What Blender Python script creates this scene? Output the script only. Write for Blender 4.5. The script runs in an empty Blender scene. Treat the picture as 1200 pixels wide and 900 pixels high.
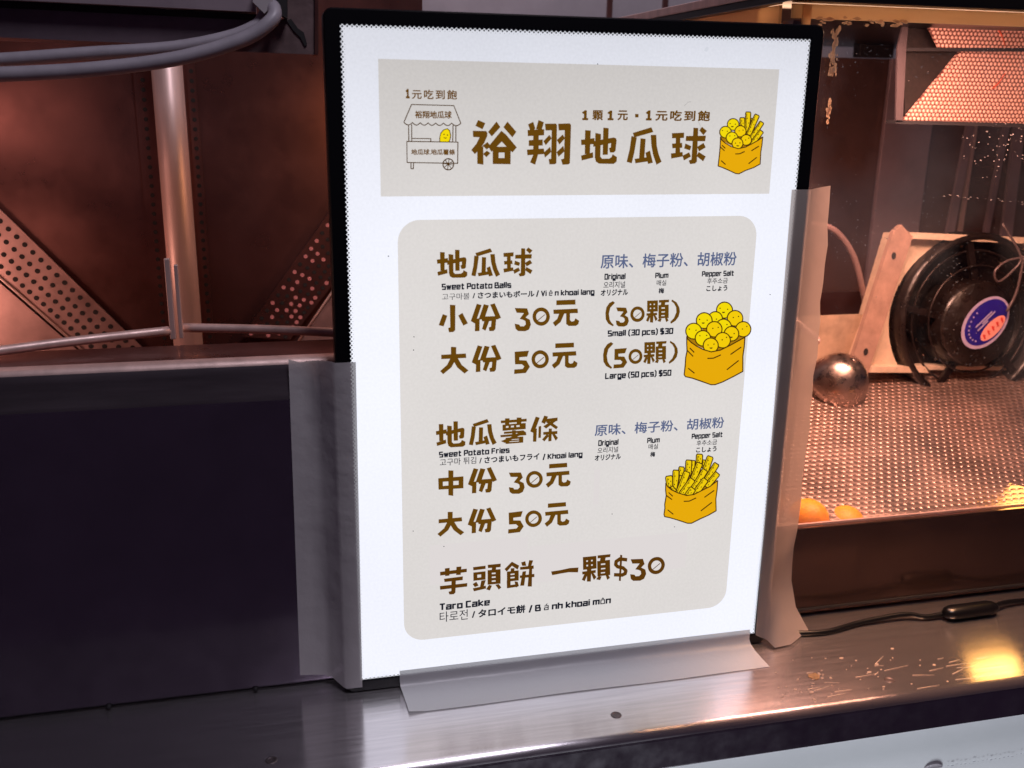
import bpy, bmesh, math, random
from mathutils import Vector, Matrix
from mathutils.geometry import delaunay_2d_cdt
random.seed(7)
S = bpy.context.scene
COL = S.collection
# ---------------------------------------------------------------- camera, world, exposure, lamps
cam = bpy.data.cameras.new('camera'); co = bpy.data.objects.new('camera', cam); COL.objects.link(co)
cam.sensor_width = 36; cam.lens = 34.65; cam.clip_start = .02; cam.clip_end = 50
R = [[0.9719327, -0.2347354, 0.0156903], [-0.0509178, -0.2750028, -0.9600942], [0.229683, 0.932348, -0.2792364]]
co.matrix_world = Matrix(((R[0][0], -R[1][0], -R[2][0], -0.259168), (R[0][1], -R[1][1], -R[2][1], -0.811102), (R[0][2], -R[1][2], -R[2][2], 0.534461), (0, 0, 0, 1)))
cam.dof.use_dof = True; cam.dof.focus_distance = .95; cam.dof.aperture_fstop = 7
S.camera = co
w = bpy.data.worlds.new('World'); S.world = w; w.use_nodes = True
w.node_tree.nodes['Background'].inputs[0].default_value = (.56, .32, .68, 1)
w.node_tree.nodes['Background'].inputs[1].default_value = .03
S.view_settings.view_transform = 'Standard'; S.view_settings.look = 'None'
S.view_settings.exposure = 0; S.view_settings.gamma = 1; S.view_settings.use_curve_mapping = False
S.cycles.use_denoising = True
S.cycles.max_bounces = 8; S.cycles.transparent_max_bounces = 12; S.cycles.sample_clamp_indirect = 4
def area(name, loc, target, size, power, col, size_y=None, spread=180):
    l = bpy.data.lights.new(name, 'AREA'); l.energy = power; l.color = col; l.size = size; l.spread = math.radians(spread)
    if size_y: l.shape = 'RECTANGLE'; l.size_y = size_y
    o = bpy.data.objects.new(name, l); COL.objects.link(o); o.location = loc
    o.rotation_euler = (Vector(target) - Vector(loc)).to_track_quat('-Z', 'Y').to_euler()
    return o
area('awning_light', (.18, -.75, 2.0), (0, 0, 0), .5, 15, (.93, .88, 1))
area('fascia_fill_light', (.2, -.34, -.95), (.2, -.10, -.1), .4, 15, (.86, .92, 1), .12)  # low fill added to brighten the fascia board, not a fixture of the street
area('cabinet_lamp', (.40, .14, .597), (.50, .26, .1), .30, 3.8, (1, .52, .40), .08)
area('cabinet_front_lamp', (.44, .09, .585), (.46, .16, .1), .40, 1.9, (1, .48, .30), .05)
area('cabinet_bulb', (.580, .074, .124), (.44, -.08, 0), .05, .032, (1, .50, .12), .08, spread=60)
area('counter_warm_fill', (.55, -.10, 1.3), (.40, -.05, 0), .14, .7, (1, .50, .24), .14, spread=26)  # added overhead fill that warms the right counter, not a stall fixture
area('rail_fill_light', (.36, .10, .612), (.36, .0, .612), .30, .05, (1, .58, .36), .008)  # unseen fill added behind the rail to brighten it
area('tape_back_fill', (.265, .17, .30), (.235, .02, .28), .03, .42, (1, .50, .27), .40)  # invented source hidden behind the sign, lights the right tape from the back
area('fryer_lamp', (-.62, .20, .50), (-.45, .40, .22), .25, .15, (1, .50, .40), .08)
area('fryer_low_fill', (-.68, .22, .29), (-.48, .40, .27), .10, .42, (1, .50, .38))  # fill added low in the well to brighten its lower left
area('fryer_side_lamp', (-.10, .20, .50), (-.30, .40, .30), .10, .14, (1, .46, .16))
area('ceiling_lamp', (.1, .35, 1.1), (.1, .75, .65), .3, 1.2, (.9, .74, .8))
# ---------------------------------------------------------------- helpers
def mat(name, base=(.5, .5, .5), metal=0., rough=.5, emit=None, es=1., spec=.5, noise=0, nscale=30., rnoise=0, bump=0, bscale=60, stretch=None, coat=0, aniso=0):
    m = bpy.data.materials.new(name); m.use_nodes = True; nt = m.node_tree; b = nt.nodes['Principled BSDF']
    b.inputs['Base Color'].default_value = (*base, 1); b.inputs['Metallic'].default_value = metal
    b.inputs['Roughness'].default_value = rough; b.inputs['Specular IOR Level'].default_value = spec
    b.inputs['Coat Weight'].default_value = coat; b.inputs['Anisotropic'].default_value = aniso
    if emit: b.inputs['Emission Color'].default_value = (*emit, 1); b.inputs['Emission Strength'].default_value = es
    if noise or rnoise or bump:
        tc = nt.nodes.new('ShaderNodeTexCoord'); mp = nt.nodes.new('ShaderNodeMapping')
        nt.links.new(tc.outputs['Object'], mp.inputs[0])
        if stretch: mp.inputs['Scale'].default_value = stretch
        def nz(sc, det=6):
            n = nt.nodes.new('ShaderNodeTexNoise'); n.inputs['Scale'].default_value = sc; n.inputs['Detail'].default_value = det
            n.inputs['Roughness'].default_value = .62
            nt.links.new(mp.outputs[0], n.inputs['Vector']); return n.outputs['Fac']
        if noise:
            mr = nt.nodes.new('ShaderNodeMapRange'); mr.inputs[1].default_value = .3; mr.inputs[2].default_value = .7
            mr.inputs[3].default_value = 1 - noise; mr.inputs[4].default_value = 1 + noise
            nt.links.new(nz(nscale), mr.inputs[0])
            mx = nt.nodes.new('ShaderNodeMix'); mx.data_type = 'RGBA'; mx.blend_type = 'MULTIPLY'; mx.inputs[0].default_value = 1
            mx.inputs[6].default_value = (*base, 1); nt.links.new(mr.outputs[0], mx.inputs[7]); nt.links.new(mx.outputs[2], b.inputs['Base Color'])
        if rnoise:
            mr = nt.nodes.new('ShaderNodeMapRange'); mr.inputs[1].default_value = .3; mr.inputs[2].default_value = .7
            mr.inputs[3].default_value = max(.03, rough - rnoise); mr.inputs[4].default_value = rough + rnoise
            nt.links.new(nz(nscale * 1.7), mr.inputs[0]); nt.links.new(mr.outputs[0], b.inputs['Roughness'])
        if bump:
            bp = nt.nodes.new('ShaderNodeBump'); bp.inputs['Strength'].default_value = bump; bp.inputs['Distance'].default_value = .002
            nt.links.new(nz(bscale, 3), bp.inputs['Height']); nt.links.new(bp.outputs[0], b.inputs['Normal'])
    return m
def N(nt, op, a, b=None, c=None):
    n = nt.nodes.new('ShaderNodeMath'); n.operation = op
    for i, v in enumerate((a, b, c)):
        if v is None: continue
        if isinstance(v, (int, float)): n.inputs[i].default_value = v
        else: nt.links.new(v, n.inputs[i])
    return n.outputs[0]
def stagger(nt, ax, ay, px, py, rx, ry, soft=.25):
    """mask of a staggered grid of ellipses in object coordinates (1 in the ellipse)"""
    tc = nt.nodes.new('ShaderNodeTexCoord'); sp = nt.nodes.new('ShaderNodeSeparateXYZ'); nt.links.new(tc.outputs['Object'], sp.inputs[0])
    u, v = sp.outputs[ax], sp.outputs[ay]
    vv = N(nt, 'DIVIDE', v, py); row = N(nt, 'FLOOR', vv)
    par = N(nt, 'MODULO', N(nt, 'ABSOLUTE', row), 2.)
    uu = N(nt, 'ADD', N(nt, 'DIVIDE', u, px), N(nt, 'MULTIPLY', par, .5))
    fu = N(nt, 'MULTIPLY', N(nt, 'SUBTRACT', N(nt, 'FRACT', uu), .5), px / rx)
    fv = N(nt, 'MULTIPLY', N(nt, 'SUBTRACT', N(nt, 'FRACT', vv), .5), py / ry)
    d = N(nt, 'SQRT', N(nt, 'ADD', N(nt, 'MULTIPLY', fu, fu), N(nt, 'MULTIPLY', fv, fv)))
    mr = nt.nodes.new('ShaderNodeMapRange'); mr.interpolation_type = 'SMOOTHSTEP'
    mr.inputs[1].default_value = 1 + soft; mr.inputs[2].default_value = 1 - soft; nt.links.new(d, mr.inputs[0])
    return mr.outputs[0]
def link(name, bm, m, parent=None, smooth=False):
    me = bpy.data.meshes.new(name); bmesh.ops.recalc_face_normals(bm, faces=bm.faces); bm.to_mesh(me); bm.free()
    for mm in (m if isinstance(m, (list, tuple)) else [m]): me.materials.append(mm)
    if smooth:
        for p in me.polygons: p.use_smooth = True
    o = bpy.data.objects.new(name, me); COL.objects.link(o)
    if parent: o.parent = parent; o.matrix_parent_inverse = Matrix.Translation(parent.location).inverted()
    return o
def tag(o, label=None, cat=None, group=None, kind=None):
    if label: o['label'] = label
    if cat: o['category'] = cat
    if group: o['group'] = group
    if kind: o['kind'] = kind
    return o
def thing(name, label, cat, loc=(0, 0, 0), group=None):
    o = bpy.data.objects.new(name, None); COL.objects.link(o); o.location = loc; o.empty_display_size = .05
    bpy.context.view_layer.update()
    return tag(o, label, cat, group)
def box(bm, x0, x1, y0, y1, z0, z1, bev=0, mi=0):
    r = bmesh.ops.create_cube(bm, size=1, matrix=Matrix.Translation(((x0+x1)/2, (y0+y1)/2, (z0+z1)/2)) @ Matrix.Diagonal((x1-x0, y1-y0, z1-z0, 1)))
    fs = {f for v in r['verts'] for f in v.link_faces}
    for f in fs: f.material_index = mi
    if bev:
        es = list({e for v in r['verts'] for e in v.link_edges})
        bmesh.ops.bevel(bm, geom=es, offset=bev, segments=3, affect='EDGES', profile=.6)
    return bm
def B(*a, **k): return box(bmesh.new(), *a, **k)
def tube(bm, pts, r, n=12, r2=None, caps=True):
    pts = [Vector(p) for p in pts]; rings = []
    up = None
    for i, p in enumerate(pts):
        t = (pts[min(i+1, len(pts)-1)] - pts[max(i-1, 0)]).normalized()
        if up is None: up = t.orthogonal().normalized()
        up = (up - t * up.dot(t)).normalized(); s = t.cross(up)
        rr = r if r2 is None else r + (r2 - r) * i / (len(pts)-1)
        rings.append([bm.verts.new(p + (up * math.cos(2*math.pi*k/n) + s * math.sin(2*math.pi*k/n)) * rr) for k in range(n)])
    for a, b in zip(rings, rings[1:]):
        for k in range(n): bm.faces.new((a[k], a[(k+1) % n], b[(k+1) % n], b[k]))
    if caps: bm.faces.new(rings[0][::-1]); bm.faces.new(rings[-1])
    return bm
def spline(pts, n=8):
    P = [Vector(p) for p in pts]; P = [P[0]*2-P[1]] + P + [P[-1]*2-P[-2]]; out = []
    for i in range(1, len(P)-2):
        for k in range(n):
            t = k / n; a, b, c, d = P[i-1:i+3]
            out.append(.5*((2*b)+(c-a)*t+(2*a-5*b+4*c-d)*t*t+(3*b-a-3*c+d)*t**3))
    out.append(P[-2]); return out
def prism(bm, pts, off, mi=0):
    """closed prism: polygon pts swept by the vector off"""
    off = Vector(off); a = [bm.verts.new(Vector(p)) for p in pts]; b = [bm.verts.new(Vector(p) + off) for p in pts]
    fs = [bm.faces.new(a), bm.faces.new(b[::-1])]
    for i in range(len(a)):
        j = (i+1) % len(a); fs.append(bm.faces.new((a[i], b[i], b[j], a[j])))
    for f in fs: f.material_index = mi
    return bm
def disc(bm, c, u, v, n=12, mi=0):
    c, u, v = Vector(c), Vector(u), Vector(v)
    f = bm.faces.new([bm.verts.new(c + u*math.cos(2*math.pi*k/n) + v*math.sin(2*math.pi*k/n)) for k in range(n)]); f.material_index = mi; return f
def lathe(bm, prof, M, n=40, mi=0):
    rings = []
    for r, h in prof:
        rings.append([bm.verts.new(M @ Vector((r*math.cos(2*math.pi*k/n), r*math.sin(2*math.pi*k/n), h))) for k in range(n)])
    for a, b in zip(rings, rings[1:]):
        for k in range(n): bm.faces.new((a[k], a[(k+1) % n], b[(k+1) % n], b[k])).material_index = mi
    return bm
# ---------------------------------------------------------------- materials
black = mat('black_plastic', (.003, .003, .004), 0, .3, spec=.3)
def lit(name, c, var=0):
    m = mat(name, (0.0, 0.0, 0.0), 0, .45, emit=c, es=1, spec=.12)
    if var:
        nt = m.node_tree; b = nt.nodes['Principled BSDF']
        tc = nt.nodes.new('ShaderNodeTexCoord'); n = nt.nodes.new('ShaderNodeTexNoise'); n.inputs['Scale'].default_value = 5; n.inputs['Detail'].default_value = 2
        nt.links.new(tc.outputs['Object'], n.inputs[0])
        n2 = nt.nodes.new('ShaderNodeTexNoise'); n2.inputs['Scale'].default_value = 420; nt.links.new(tc.outputs['Object'], n2.inputs[0])
        sp = nt.nodes.new('ShaderNodeSeparateXYZ'); nt.links.new(tc.outputs['Object'], sp.inputs[0])
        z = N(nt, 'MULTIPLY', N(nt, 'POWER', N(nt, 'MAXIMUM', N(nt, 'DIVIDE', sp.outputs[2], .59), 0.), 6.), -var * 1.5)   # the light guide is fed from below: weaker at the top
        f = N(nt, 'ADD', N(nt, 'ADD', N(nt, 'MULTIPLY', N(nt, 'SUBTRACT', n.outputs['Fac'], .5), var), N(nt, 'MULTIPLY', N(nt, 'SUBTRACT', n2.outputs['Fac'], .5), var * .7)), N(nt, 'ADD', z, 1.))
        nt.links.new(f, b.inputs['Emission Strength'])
    return m
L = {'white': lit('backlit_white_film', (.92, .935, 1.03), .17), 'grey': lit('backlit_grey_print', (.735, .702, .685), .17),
     'brown': lit('backlit_brown_ink', (.135, .058, .0035)), 'taro': lit('backlit_dark_brown_ink', (.105, .04, .003)), 'blue': lit('backlit_blue_ink', (.10, .13, .25)), 'black': lit('backlit_black_ink', (.008, .010, .02)),
     'ink': lit('backlit_outline_ink', (.07, .03, .003)), 'bag': lit('backlit_amber_ink', (.80, .405, .003)), 'bag_dark': lit('backlit_brown_shade', (.42, .2, .004)),
     'ball': lit('backlit_yellow_ink', (.90, .70, .003)), 'ball_deep': lit('backlit_deep_yellow_ink', (.90, .60, .003)), 'fry': lit('backlit_fry_yellow', (.87, .60, .004)),
     'patch': lit('backlit_patch_film', (.735, .69, .685)), 'patch_dark': lit('backlit_hair', (.42, .40, .39)), 'smudge': lit('backlit_smudge', (.66, .68, .75)), 'dot': mat('black_dot_ink', (.002, .002, .004), 0, .5, spec=.1)}
steel_top = mat('brushed_counter_steel', (.60, .56, .59), .93, .22, rnoise=.035, nscale=16, noise=.10, stretch=(.6, 14, 1))
def brushed(m, axis, an):
    nt = m.node_tree; b = nt.nodes['Principled BSDF']; b.inputs['Anisotropic'].default_value = an
    c = nt.nodes.new('ShaderNodeCombineXYZ')
    for i in range(3): c.inputs[i].default_value = axis[i]
    nt.links.new(c.outputs[0], b.inputs['Tangent']); return m
brushed(steel_top, (0, 1, 0), .93)
steel_dark = mat('dark_panel_steel', (.34, .29, .36), .94, .15, rnoise=.03, nscale=22, noise=.1)
steel_lip = mat('lip_steel', (.50, .46, .50), 1, .2, rnoise=.05, nscale=20, noise=.15)
steel_warm = mat('well_steel', (.20, .085, .076), .8, .34, rnoise=.12, nscale=7, noise=.16, bump=.04, bscale=8)
steel_strip = mat('strip_steel', (.46, .28, .26), .7, .4, rnoise=.1, nscale=20, noise=.2)
steel_bright = mat('bright_pipe_steel', (.66, .47, .43), .45, .46, rnoise=.08, nscale=60, noise=.15, stretch=(1, 1, .1))
steel_wall = mat('wall_steel', (.40, .36, .39), .4, .5, noise=.12, nscale=12)
hole_dark = mat('hole_shadow', (.012, .008, .008), 0, .8)
hole_lit = mat('hole_light_paint', (.55, .2, .2), 0, .8)  # pink discs stand for light coming through the holes
gap_dark = mat('dark_joint', (.008, .006, .008), 0, .7)
tanrail_opaque = mat('tan_coated_metal', (.62, .47, .34), .25, .42, noise=.3, nscale=25, bump=.2, bscale=70)
cable_grey = mat('grey_cable_rubber', (.30, .27, .31), 0, .45, noise=.1, nscale=60)
hood_m = mat('hood_paint', (.16, .12, .145), .5, .42, noise=.25, nscale=14)
def tape_mat(name, c, alpha, trans=.25):
    m = bpy.data.materials.new(name); m.use_nodes = True; nt = m.node_tree; b = nt.nodes['Principled BSDF']; out = nt.nodes['Material Output']
    b.inputs['Base Color'].default_value = (*c, 1); b.inputs['Roughness'].default_value = .34; b.inputs['Specular IOR Level'].default_value = .5
    tl_ = nt.nodes.new('ShaderNodeBsdfTranslucent'); tl_.inputs[0].default_value = (*c, 1)
    tp = nt.nodes.new('ShaderNodeBsdfTransparent'); tp.inputs[0].default_value = (.80, .84, .78, 1)
    a = nt.nodes.new('ShaderNodeMixShader'); a.inputs[0].default_value = trans; nt.links.new(b.outputs[0], a.inputs[1]); nt.links.new(tl_.outputs[0], a.inputs[2])
    d = nt.nodes.new('ShaderNodeMixShader'); d.inputs[0].default_value = alpha; nt.links.new(tp.outputs[0], d.inputs[1]); nt.links.new(a.outputs[0], d.inputs[2]); nt.links.new(d.outputs[0], out.inputs[0])
    tc = nt.nodes.new('ShaderNodeTexCoord'); n = nt.nodes.new('ShaderNodeTexNoise'); n.inputs['Scale'].default_value = 35; n.inputs['Detail'].default_value = 4; nt.links.new(tc.outputs['Object'], n.inputs[0])
    bp = nt.nodes.new('ShaderNodeBump'); bp.inputs['Strength'].default_value = .55; bp.inputs['Distance'].default_value = .003; nt.links.new(n.outputs['Fac'], bp.inputs['Height']); nt.links.new(bp.outputs[0], b.inputs['Normal'])
    return m
tanrail = tape_mat('tan_plastic_rail', (.95, .76, .52), .96, .75)
# ---------------------------------------------------------------- counter
ct = thing('steel_counter', 'brushed stainless counter ledge under the lit menu sign', 'counter', (0, -.03, 0))
bm = bmesh.new()
prof = [(.30, -.002)] + [(.30, 0)] + [(-.108, 0)]
for k in range(1, 7): prof.append((-.108 - .008*math.sin(k*math.pi/12), -.008 + .008*math.cos(k*math.pi/12)))
xs = [-1.5 + .1*i for i in range(31)]
rows = [[bm.verts.new((x, y, z)) for y, z in prof] for x in xs]
for a, b in zip(rows, rows[1:]):
    for k in range(len(prof)-1): bm.faces.new((a[k], b[k], b[k+1], a[k+1]))
link('counter_top', bm, steel_top, ct, True)
bm = bmesh.new(); box(bm, -1.5, 1.5, -.1158, -.103, -.0405, -.0085, .002); link('front_lip', bm, steel_lip, ct)
screw_m = mat('old_screw_steel', (.10, .08, .085), .6, .4)
def screw(p, r=.0042, up=(0, 0, 1)):
    M = Matrix.Translation(p) @ Vector(up).to_track_quat('Z', 'Y').to_matrix().to_4x4()
    bm = bmesh.new(); lathe(bm, [(r*1.2, .0001), (r*1.1, .0006), (r*.85, .0007), (r*.7, .0002), (r*.3, .0002), (.0001, .0005)], M, 18)
    return link('screw', bm, screw_m, ct, True)
for p in ((-0.2814, -0.0833, 0.0000), (0.0216, -0.0851, 0.0000), (0.2988, -0.0880, 0.0000)): screw(p)
stain = mat('dried_spill', (.42, .27, .15), 0, .6, noise=.3, nscale=200)
bm = bmesh.new()
for k in range(46):
    x, y = random.uniform(.17, .36), random.uniform(-.108, -.035); r = random.choice((.0006, .0008, .001, .0016))
    disc(bm, (x, y, .0003 + k*2e-6), (r*random.uniform(.8, 1.8), r*.3, 0), (-r*.2, r, 0), 8)
o = link('spill_spots', bm, mat('spill_spots', (.50, .40, .35), .5, .4), ct); o['kind'] = 'stuff'
bm = bmesh.new()
for k in range(26):
    x, y = random.uniform(.19, .42), random.uniform(-.108, -.06); l = random.uniform(.006, .03); a = random.gauss(.05, .25)
    d = Vector((math.cos(a), math.sin(a), 0)) * l; nrm = Vector((-d.y, d.x, 0)).normalized() * .00025; p = Vector((x, y, .0005 + k*2e-6))
    bm.faces.new([bm.verts.new(q) for q in (p-nrm, p+d-nrm*.3, p+d+nrm*.3, p+nrm)])
link('scratches', bm, mat('scratch_metal', (.8, .66, .55), .6, .5), ct)['kind'] = 'stuff'
bm = bmesh.new(); p = Vector((0.2313, -0.0670, 0.0006))
bm.faces.new([bm.verts.new(p + Vector(q)*.001) for q in ((-7, 0, 0), (-5, 4.5, 0), (-1, 3.5, .4), (3, 5, .2), (5, 0, 0), (2, -5, 0), (-3, -6, .2))])
bmesh.ops.extrude_face_region(bm, geom=list(bm.faces)); 
c = link('batter_crumb', bm, stain); md = c.modifiers.new('s', 'SOLIDIFY'); md.thickness = .0012
tag(c, 'small dried brown batter crumb stuck on the counter right of the sign', 'crumb')
# white fascia under the lip
fb = thing('fascia_board', 'white painted board below the counter edge', 'board', (0, -.10, -.3))
wp = mat('white_paint', (.80, .81, .82), 0, .4, noise=.04, nscale=8, bump=.05, bscale=40)
bm = B(-1.5, 1.5, -.1, -.085, -.6, -.0412); link('panel', bm, wp, fb)
bm = bmesh.new(); q = Vector((0.3536, -0.1000, -0.0997)); bmesh.ops.create_uvsphere(bm, u_segments=16, v_segments=8, radius=.007, matrix=Matrix.Translation(q) @ Matrix.Diagonal((1.6, .35, .6, 1)))
link('sealant_blob', bm, wp, fb, True)
bm = bmesh.new()
for k in range(22):
    t = k/21; p = Vector((0.3701, -0.1000, -0.0995))*(1-t) + Vector((0.4754, -0.1000, -0.0993))*t + Vector((0, -.0012 - k*1e-6, random.uniform(-.0012, .0012)))
    disc(bm, p, (random.uniform(.0004, .0022), 0, 0), (0, 0, random.uniform(.0002, .0007)), 7)
link('paint_scuff', bm, mat('grey_scuff', (.42, .42, .45), 0, .7), fb)
# ---------------------------------------------------------------- fryer station (left)
fs = thing('fryer_station', 'dark stainless fryer front with copper lit well left of the sign', 'fryer', (-.5, .2, 0))
bm = bmesh.new()
prof = [(.024, .003), (.0205, .0045), (.02, .0065), (.02, .0072), (.02, .15), (.02, .281), (.02, .282), (.0204, .286), (.0208, .287), (.0222, .305), (.0232, .3125), (.0255, .3162), (.029, .3175), (.034, .318), (.085, .318), (.088, .3165), (.089, .30), (.089, .15), (.0235, .15)]
rows = [[bm.verts.new((x, y, z)) for y, z in prof] for x in (-1.5, -1., -.6, -.3, 0, .196)]
for a, b in zip(rows, rows[1:]):
    for k in range(len(prof)-1):
        bm.faces.new((a[k], b[k], b[k+1], a[k+1])).material_index = 1 if 10 <= k < 13 else (2 if k >= 13 else (3 if 6 <= k < 10 else 0))  # one sheet: other steels on fold and lip stand for their brighter reflection
fp = link('front_panel', bm, [steel_dark, steel_bright, steel_warm, mat('folded_lip_steel', (.12, .098, .112), .6, .4, rnoise=.08, nscale=30, noise=.2, stretch=(.3, 1, 3))], fs, True)
bm = B(-1.5, .196, .0245, .03, .0005, .006); link('bottom_joint', bm, gap_dark, fs)
for u, v in ((128, 834), (300, 816)):
    pass
for p in ((-0.4225, 0.0190, -0.0006), (-0.2947, 0.0190, -0.0020)):
    bm = bmesh.new(); bmesh.ops.create_uvsphere(bm, u_segments=14, v_segments=8, radius=.0024, matrix=Matrix.Translation((p[0], .0195, .0035))); link('rivet', bm, gap_dark, fs, True)
bm = B(-1.5, -.352, .40, .405, .05, .62); link('back_panel', bm, steel_warm, fs)
bm = B(-.349, -.075, .402, .407, .05, .80); link('back_panel', bm, steel_warm, fs)
bm = B(-1.5, .19, .09, .40, .04, .05); link('well_floor', bm, steel_warm, fs)
bm = B(.185, .195, .09, .40, .05, .31); link('well_side', bm, steel_warm, fs)
# pipe with perforated flanges
bm = bmesh.new(); tube(bm, [(-.3605, .372, .10), (-.3605, .372, .36), (-.3605, .372, .75)], .0165, 32); link('pipe', bm, steel_bright, fs, True)
for x0, x1, hc in ((-.3985, -.379, -.389), (-.342, -.3325, -.337)):
    bm = B(x0, x1, .3955, .3985, .10, .75); z = .2
    while z < .62:
        disc(bm, (hc, .3952, z), (.0024, 0, 0), (0, 0, .0024), 10, 1); z += .0105
    link('perforated_flange', bm, [steel_warm, hole_dark], fs)
def strip(corners, y, nu, nv, r, mats, skip=0):
    a, b, c, d = [Vector(p) for p in corners]      # a-b upper edge, d-c lower edge
    bm = bmesh.new(); prism(bm, [a, b, c, d], (0, .003, 0))
    for i in range(nu):
        for j in range(nv):
            t = (i + .5 + (j % 2)*.5)/nu; s = (j + .75)/(nv + .5)
            if t > .99: continue
            p = (a*(1-t) + b*t)*(1-s) + (d*(1-t) + c*t)*s + Vector((0, -.0004, 0))
            disc(bm, p, (r, 0, 0), (0, 0, r), 10, 1 if random.random() > skip else 2)
    return link('perforated_strip', bm, mats, fs)
strip(((-0.6641, 0.3940, 0.5444), (-0.4049, 0.3940, 0.2309), (-0.4609, 0.3940, 0.2231), (-0.6765, 0.3940, 0.4619)), .394, 34, 4, .0029, [steel_strip, hole_dark, hole_dark])
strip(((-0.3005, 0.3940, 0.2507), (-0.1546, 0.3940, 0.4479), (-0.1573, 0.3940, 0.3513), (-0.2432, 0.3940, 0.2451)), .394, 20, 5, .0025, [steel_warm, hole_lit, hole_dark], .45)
bm = bmesh.new(); tube(bm, [(-0.6762, 0.3920, 0.4593), (-0.5429, 0.3920, 0.3128), (-0.4676, 0.3920, 0.2281)], .0016, 8); link('strip_edge_rod', bm, steel_bright, fs, True)
bm = bmesh.new(); tube(bm, [(-0.2332, 0.3920, 0.2430), (-0.1522, 0.3920, 0.3567)], .0016, 8); link('strip_edge_rod', bm, steel_bright, fs, True)
bm = bmesh.new(); prism(bm, [(-0.6770, 0.3925, 0.4549), (-0.4699, 0.3925, 0.2249), (-0.7116, 0.3925, 0.2237)], (0, .001, 0)); link('funnel_panel', bm, steel_strip, fs)
bm = bmesh.new(); prism(bm, [(-0.2311, 0.3925, 0.2428), (-0.1523, 0.3925, 0.3504), (-0.1552, 0.3925, 0.2396)], (0, .001, 0)); link('funnel_panel', bm, steel_strip, fs)
# wire rack lying on the fryer rim
wr = thing('wire_rack', 'bent steel rod rack lying across the fryer rim', 'rack', (-0.3503, 0.1255, 0.3220))
bm = bmesh.new(); a, b = Vector((-0.5199, 0.0521, 0.3235)), Vector((-0.3504, 0.1116, 0.3260)); tube(bm, spline([a, (a+b)/2 + Vector((0, 0, .001)), b]), .0042, 14); link('rod', bm, steel_bright, wr, True)
bm = bmesh.new(); a, b = Vector((-0.3437, 0.1210, 0.3260)), Vector((-0.1859, 0.0803, 0.3235)); tube(bm, spline([a, (a+b)/2 + Vector((0, 0, .001)), b]), .0042, 14); link('rod', bm, steel_bright, wr, True)
p = Vector((-0.3466, 0.1109, 0.3260))
bm = bmesh.new(); box(bm, p.x-.0065, p.x-.0015, p.y-.004, p.y+.002, .3185, .392, .001); box(bm, p.x+.0012, p.x+.0048, p.y-.002, p.y+.003, .3185, .386, .001); link('upright_hook', bm, steel_bright, wr)
# overhead hood and its cables
hd = thing('overhead_hood', 'dark maroon hood beam along the top left', 'hood', (-.5, .2, .6))
bm = bmesh.new(); prism(bm, [(-1.4, .16, .592), (-.268, .16, .5735), (-.268, .16, .598), (-1.4, .16, .640)], (0, .08, 0)); link('beam', bm, hood_m, hd)
bm = bmesh.new(); prism(bm, [(-0.5380, 0.1580, 0.6018), (-0.2597, 0.1580, 0.5972), (-0.2594, 0.1580, 0.6023), (-0.5370, 0.1580, 0.6084)], (0, .01, 0)); link('groove', bm, gap_dark, hd)
bm = bmesh.new(); prism(bm, [(-0.5336, 0.1460, 0.6075), (-0.2623, 0.1460, 0.6035), (-0.2594, 0.1460, 0.6552), (-0.5288, 0.1460, 0.6426)], (0, .09, 0)); link('upper_trim', bm, mat('trim_paint', (.30, .24, .27), .3, .4, noise=.15, nscale=14), hd)
pts = [(-0.2863, 0.1500, 0.5701), (-0.2107, 0.1500, 0.5690), (-0.2072, 0.1500, 0.6581), (-0.2317, 0.1500, 0.6570), (-0.2350, 0.1500, 0.6004), (-0.2631, 0.1500, 0.5894)]
bm = bmesh.new(); prism(bm, pts, (0, .004, 0)); link('end_plate', bm, mat('end_plate_steel', (.22, .15, .15), .6, .45, noise=.3, nscale=40, bump=.3, bscale=40), hd)
bm = bmesh.new(); prism(bm, [(-0.2124, 0.1470, 0.5689), (-0.2093, 0.1470, 0.5690), (-0.2059, 0.1470, 0.6578), (-0.2089, 0.1470, 0.6577)], (0, .05, 0)); link('end_flange', bm, steel_warm, hd)
bm = bmesh.new(); prism(bm, [(-0.2360, 0.1485, 0.5974), (-0.2321, 0.1485, 0.5989), (-0.2265, 0.1485, 0.5912), (-0.2214, 0.1485, 0.5877), (-0.2188, 0.1485, 0.5776), (-0.2211, 0.1485, 0.5761), (-0.2246, 0.1485, 0.5833), (-0.2304, 0.1485, 0.5889)], (0, .001, 0)); link('torn_slot', bm, gap_dark, hd)
bm = bmesh.new(); prism(bm, [(-0.2479, 0.1350, 0.6407), (-0.2334, 0.1350, 0.6413), (-0.2355, 0.1350, 0.5979), (-0.2461, 0.1350, 0.6046)], (0, .02, 0)); link('dark_bracket', bm, gap_dark, hd)  # near-black bracket piece at the beam end
cb = thing('hood_cable', 'thick grey cable with a bright bend hanging lowest under the hood beam', 'cable', (-0.3359, 0.1250, 0.5574))
pp = [(-0.5235, 0.1250, 0.5445), (-0.4719, 0.1250, 0.5462), (-0.3983, 0.1250, 0.5519), (-0.3285, 0.1250, 0.5625), (-0.2742, 0.1250, 0.5793), (-0.2496, 0.1270, 0.5955), (-0.2468, 0.1350, 0.6060), (-0.2516, 0.1420, 0.6106)]
bm = bmesh.new(); tube(bm, spline(pp, 10), .0062, 16); link('sheath', bm, cable_grey, cb, True)
bm = bmesh.new(); prism(bm, [(-0.2646, 0.1320, 0.6107), (-0.2550, 0.1320, 0.6013), (-0.2474, 0.1320, 0.6100), (-0.2482, 0.1320, 0.6224), (-0.2626, 0.1320, 0.6219)], (0, .02, 0)); link('gland', bm, mat('gland_grey', (.42, .38, .40), .2, .5), cb)
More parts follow.
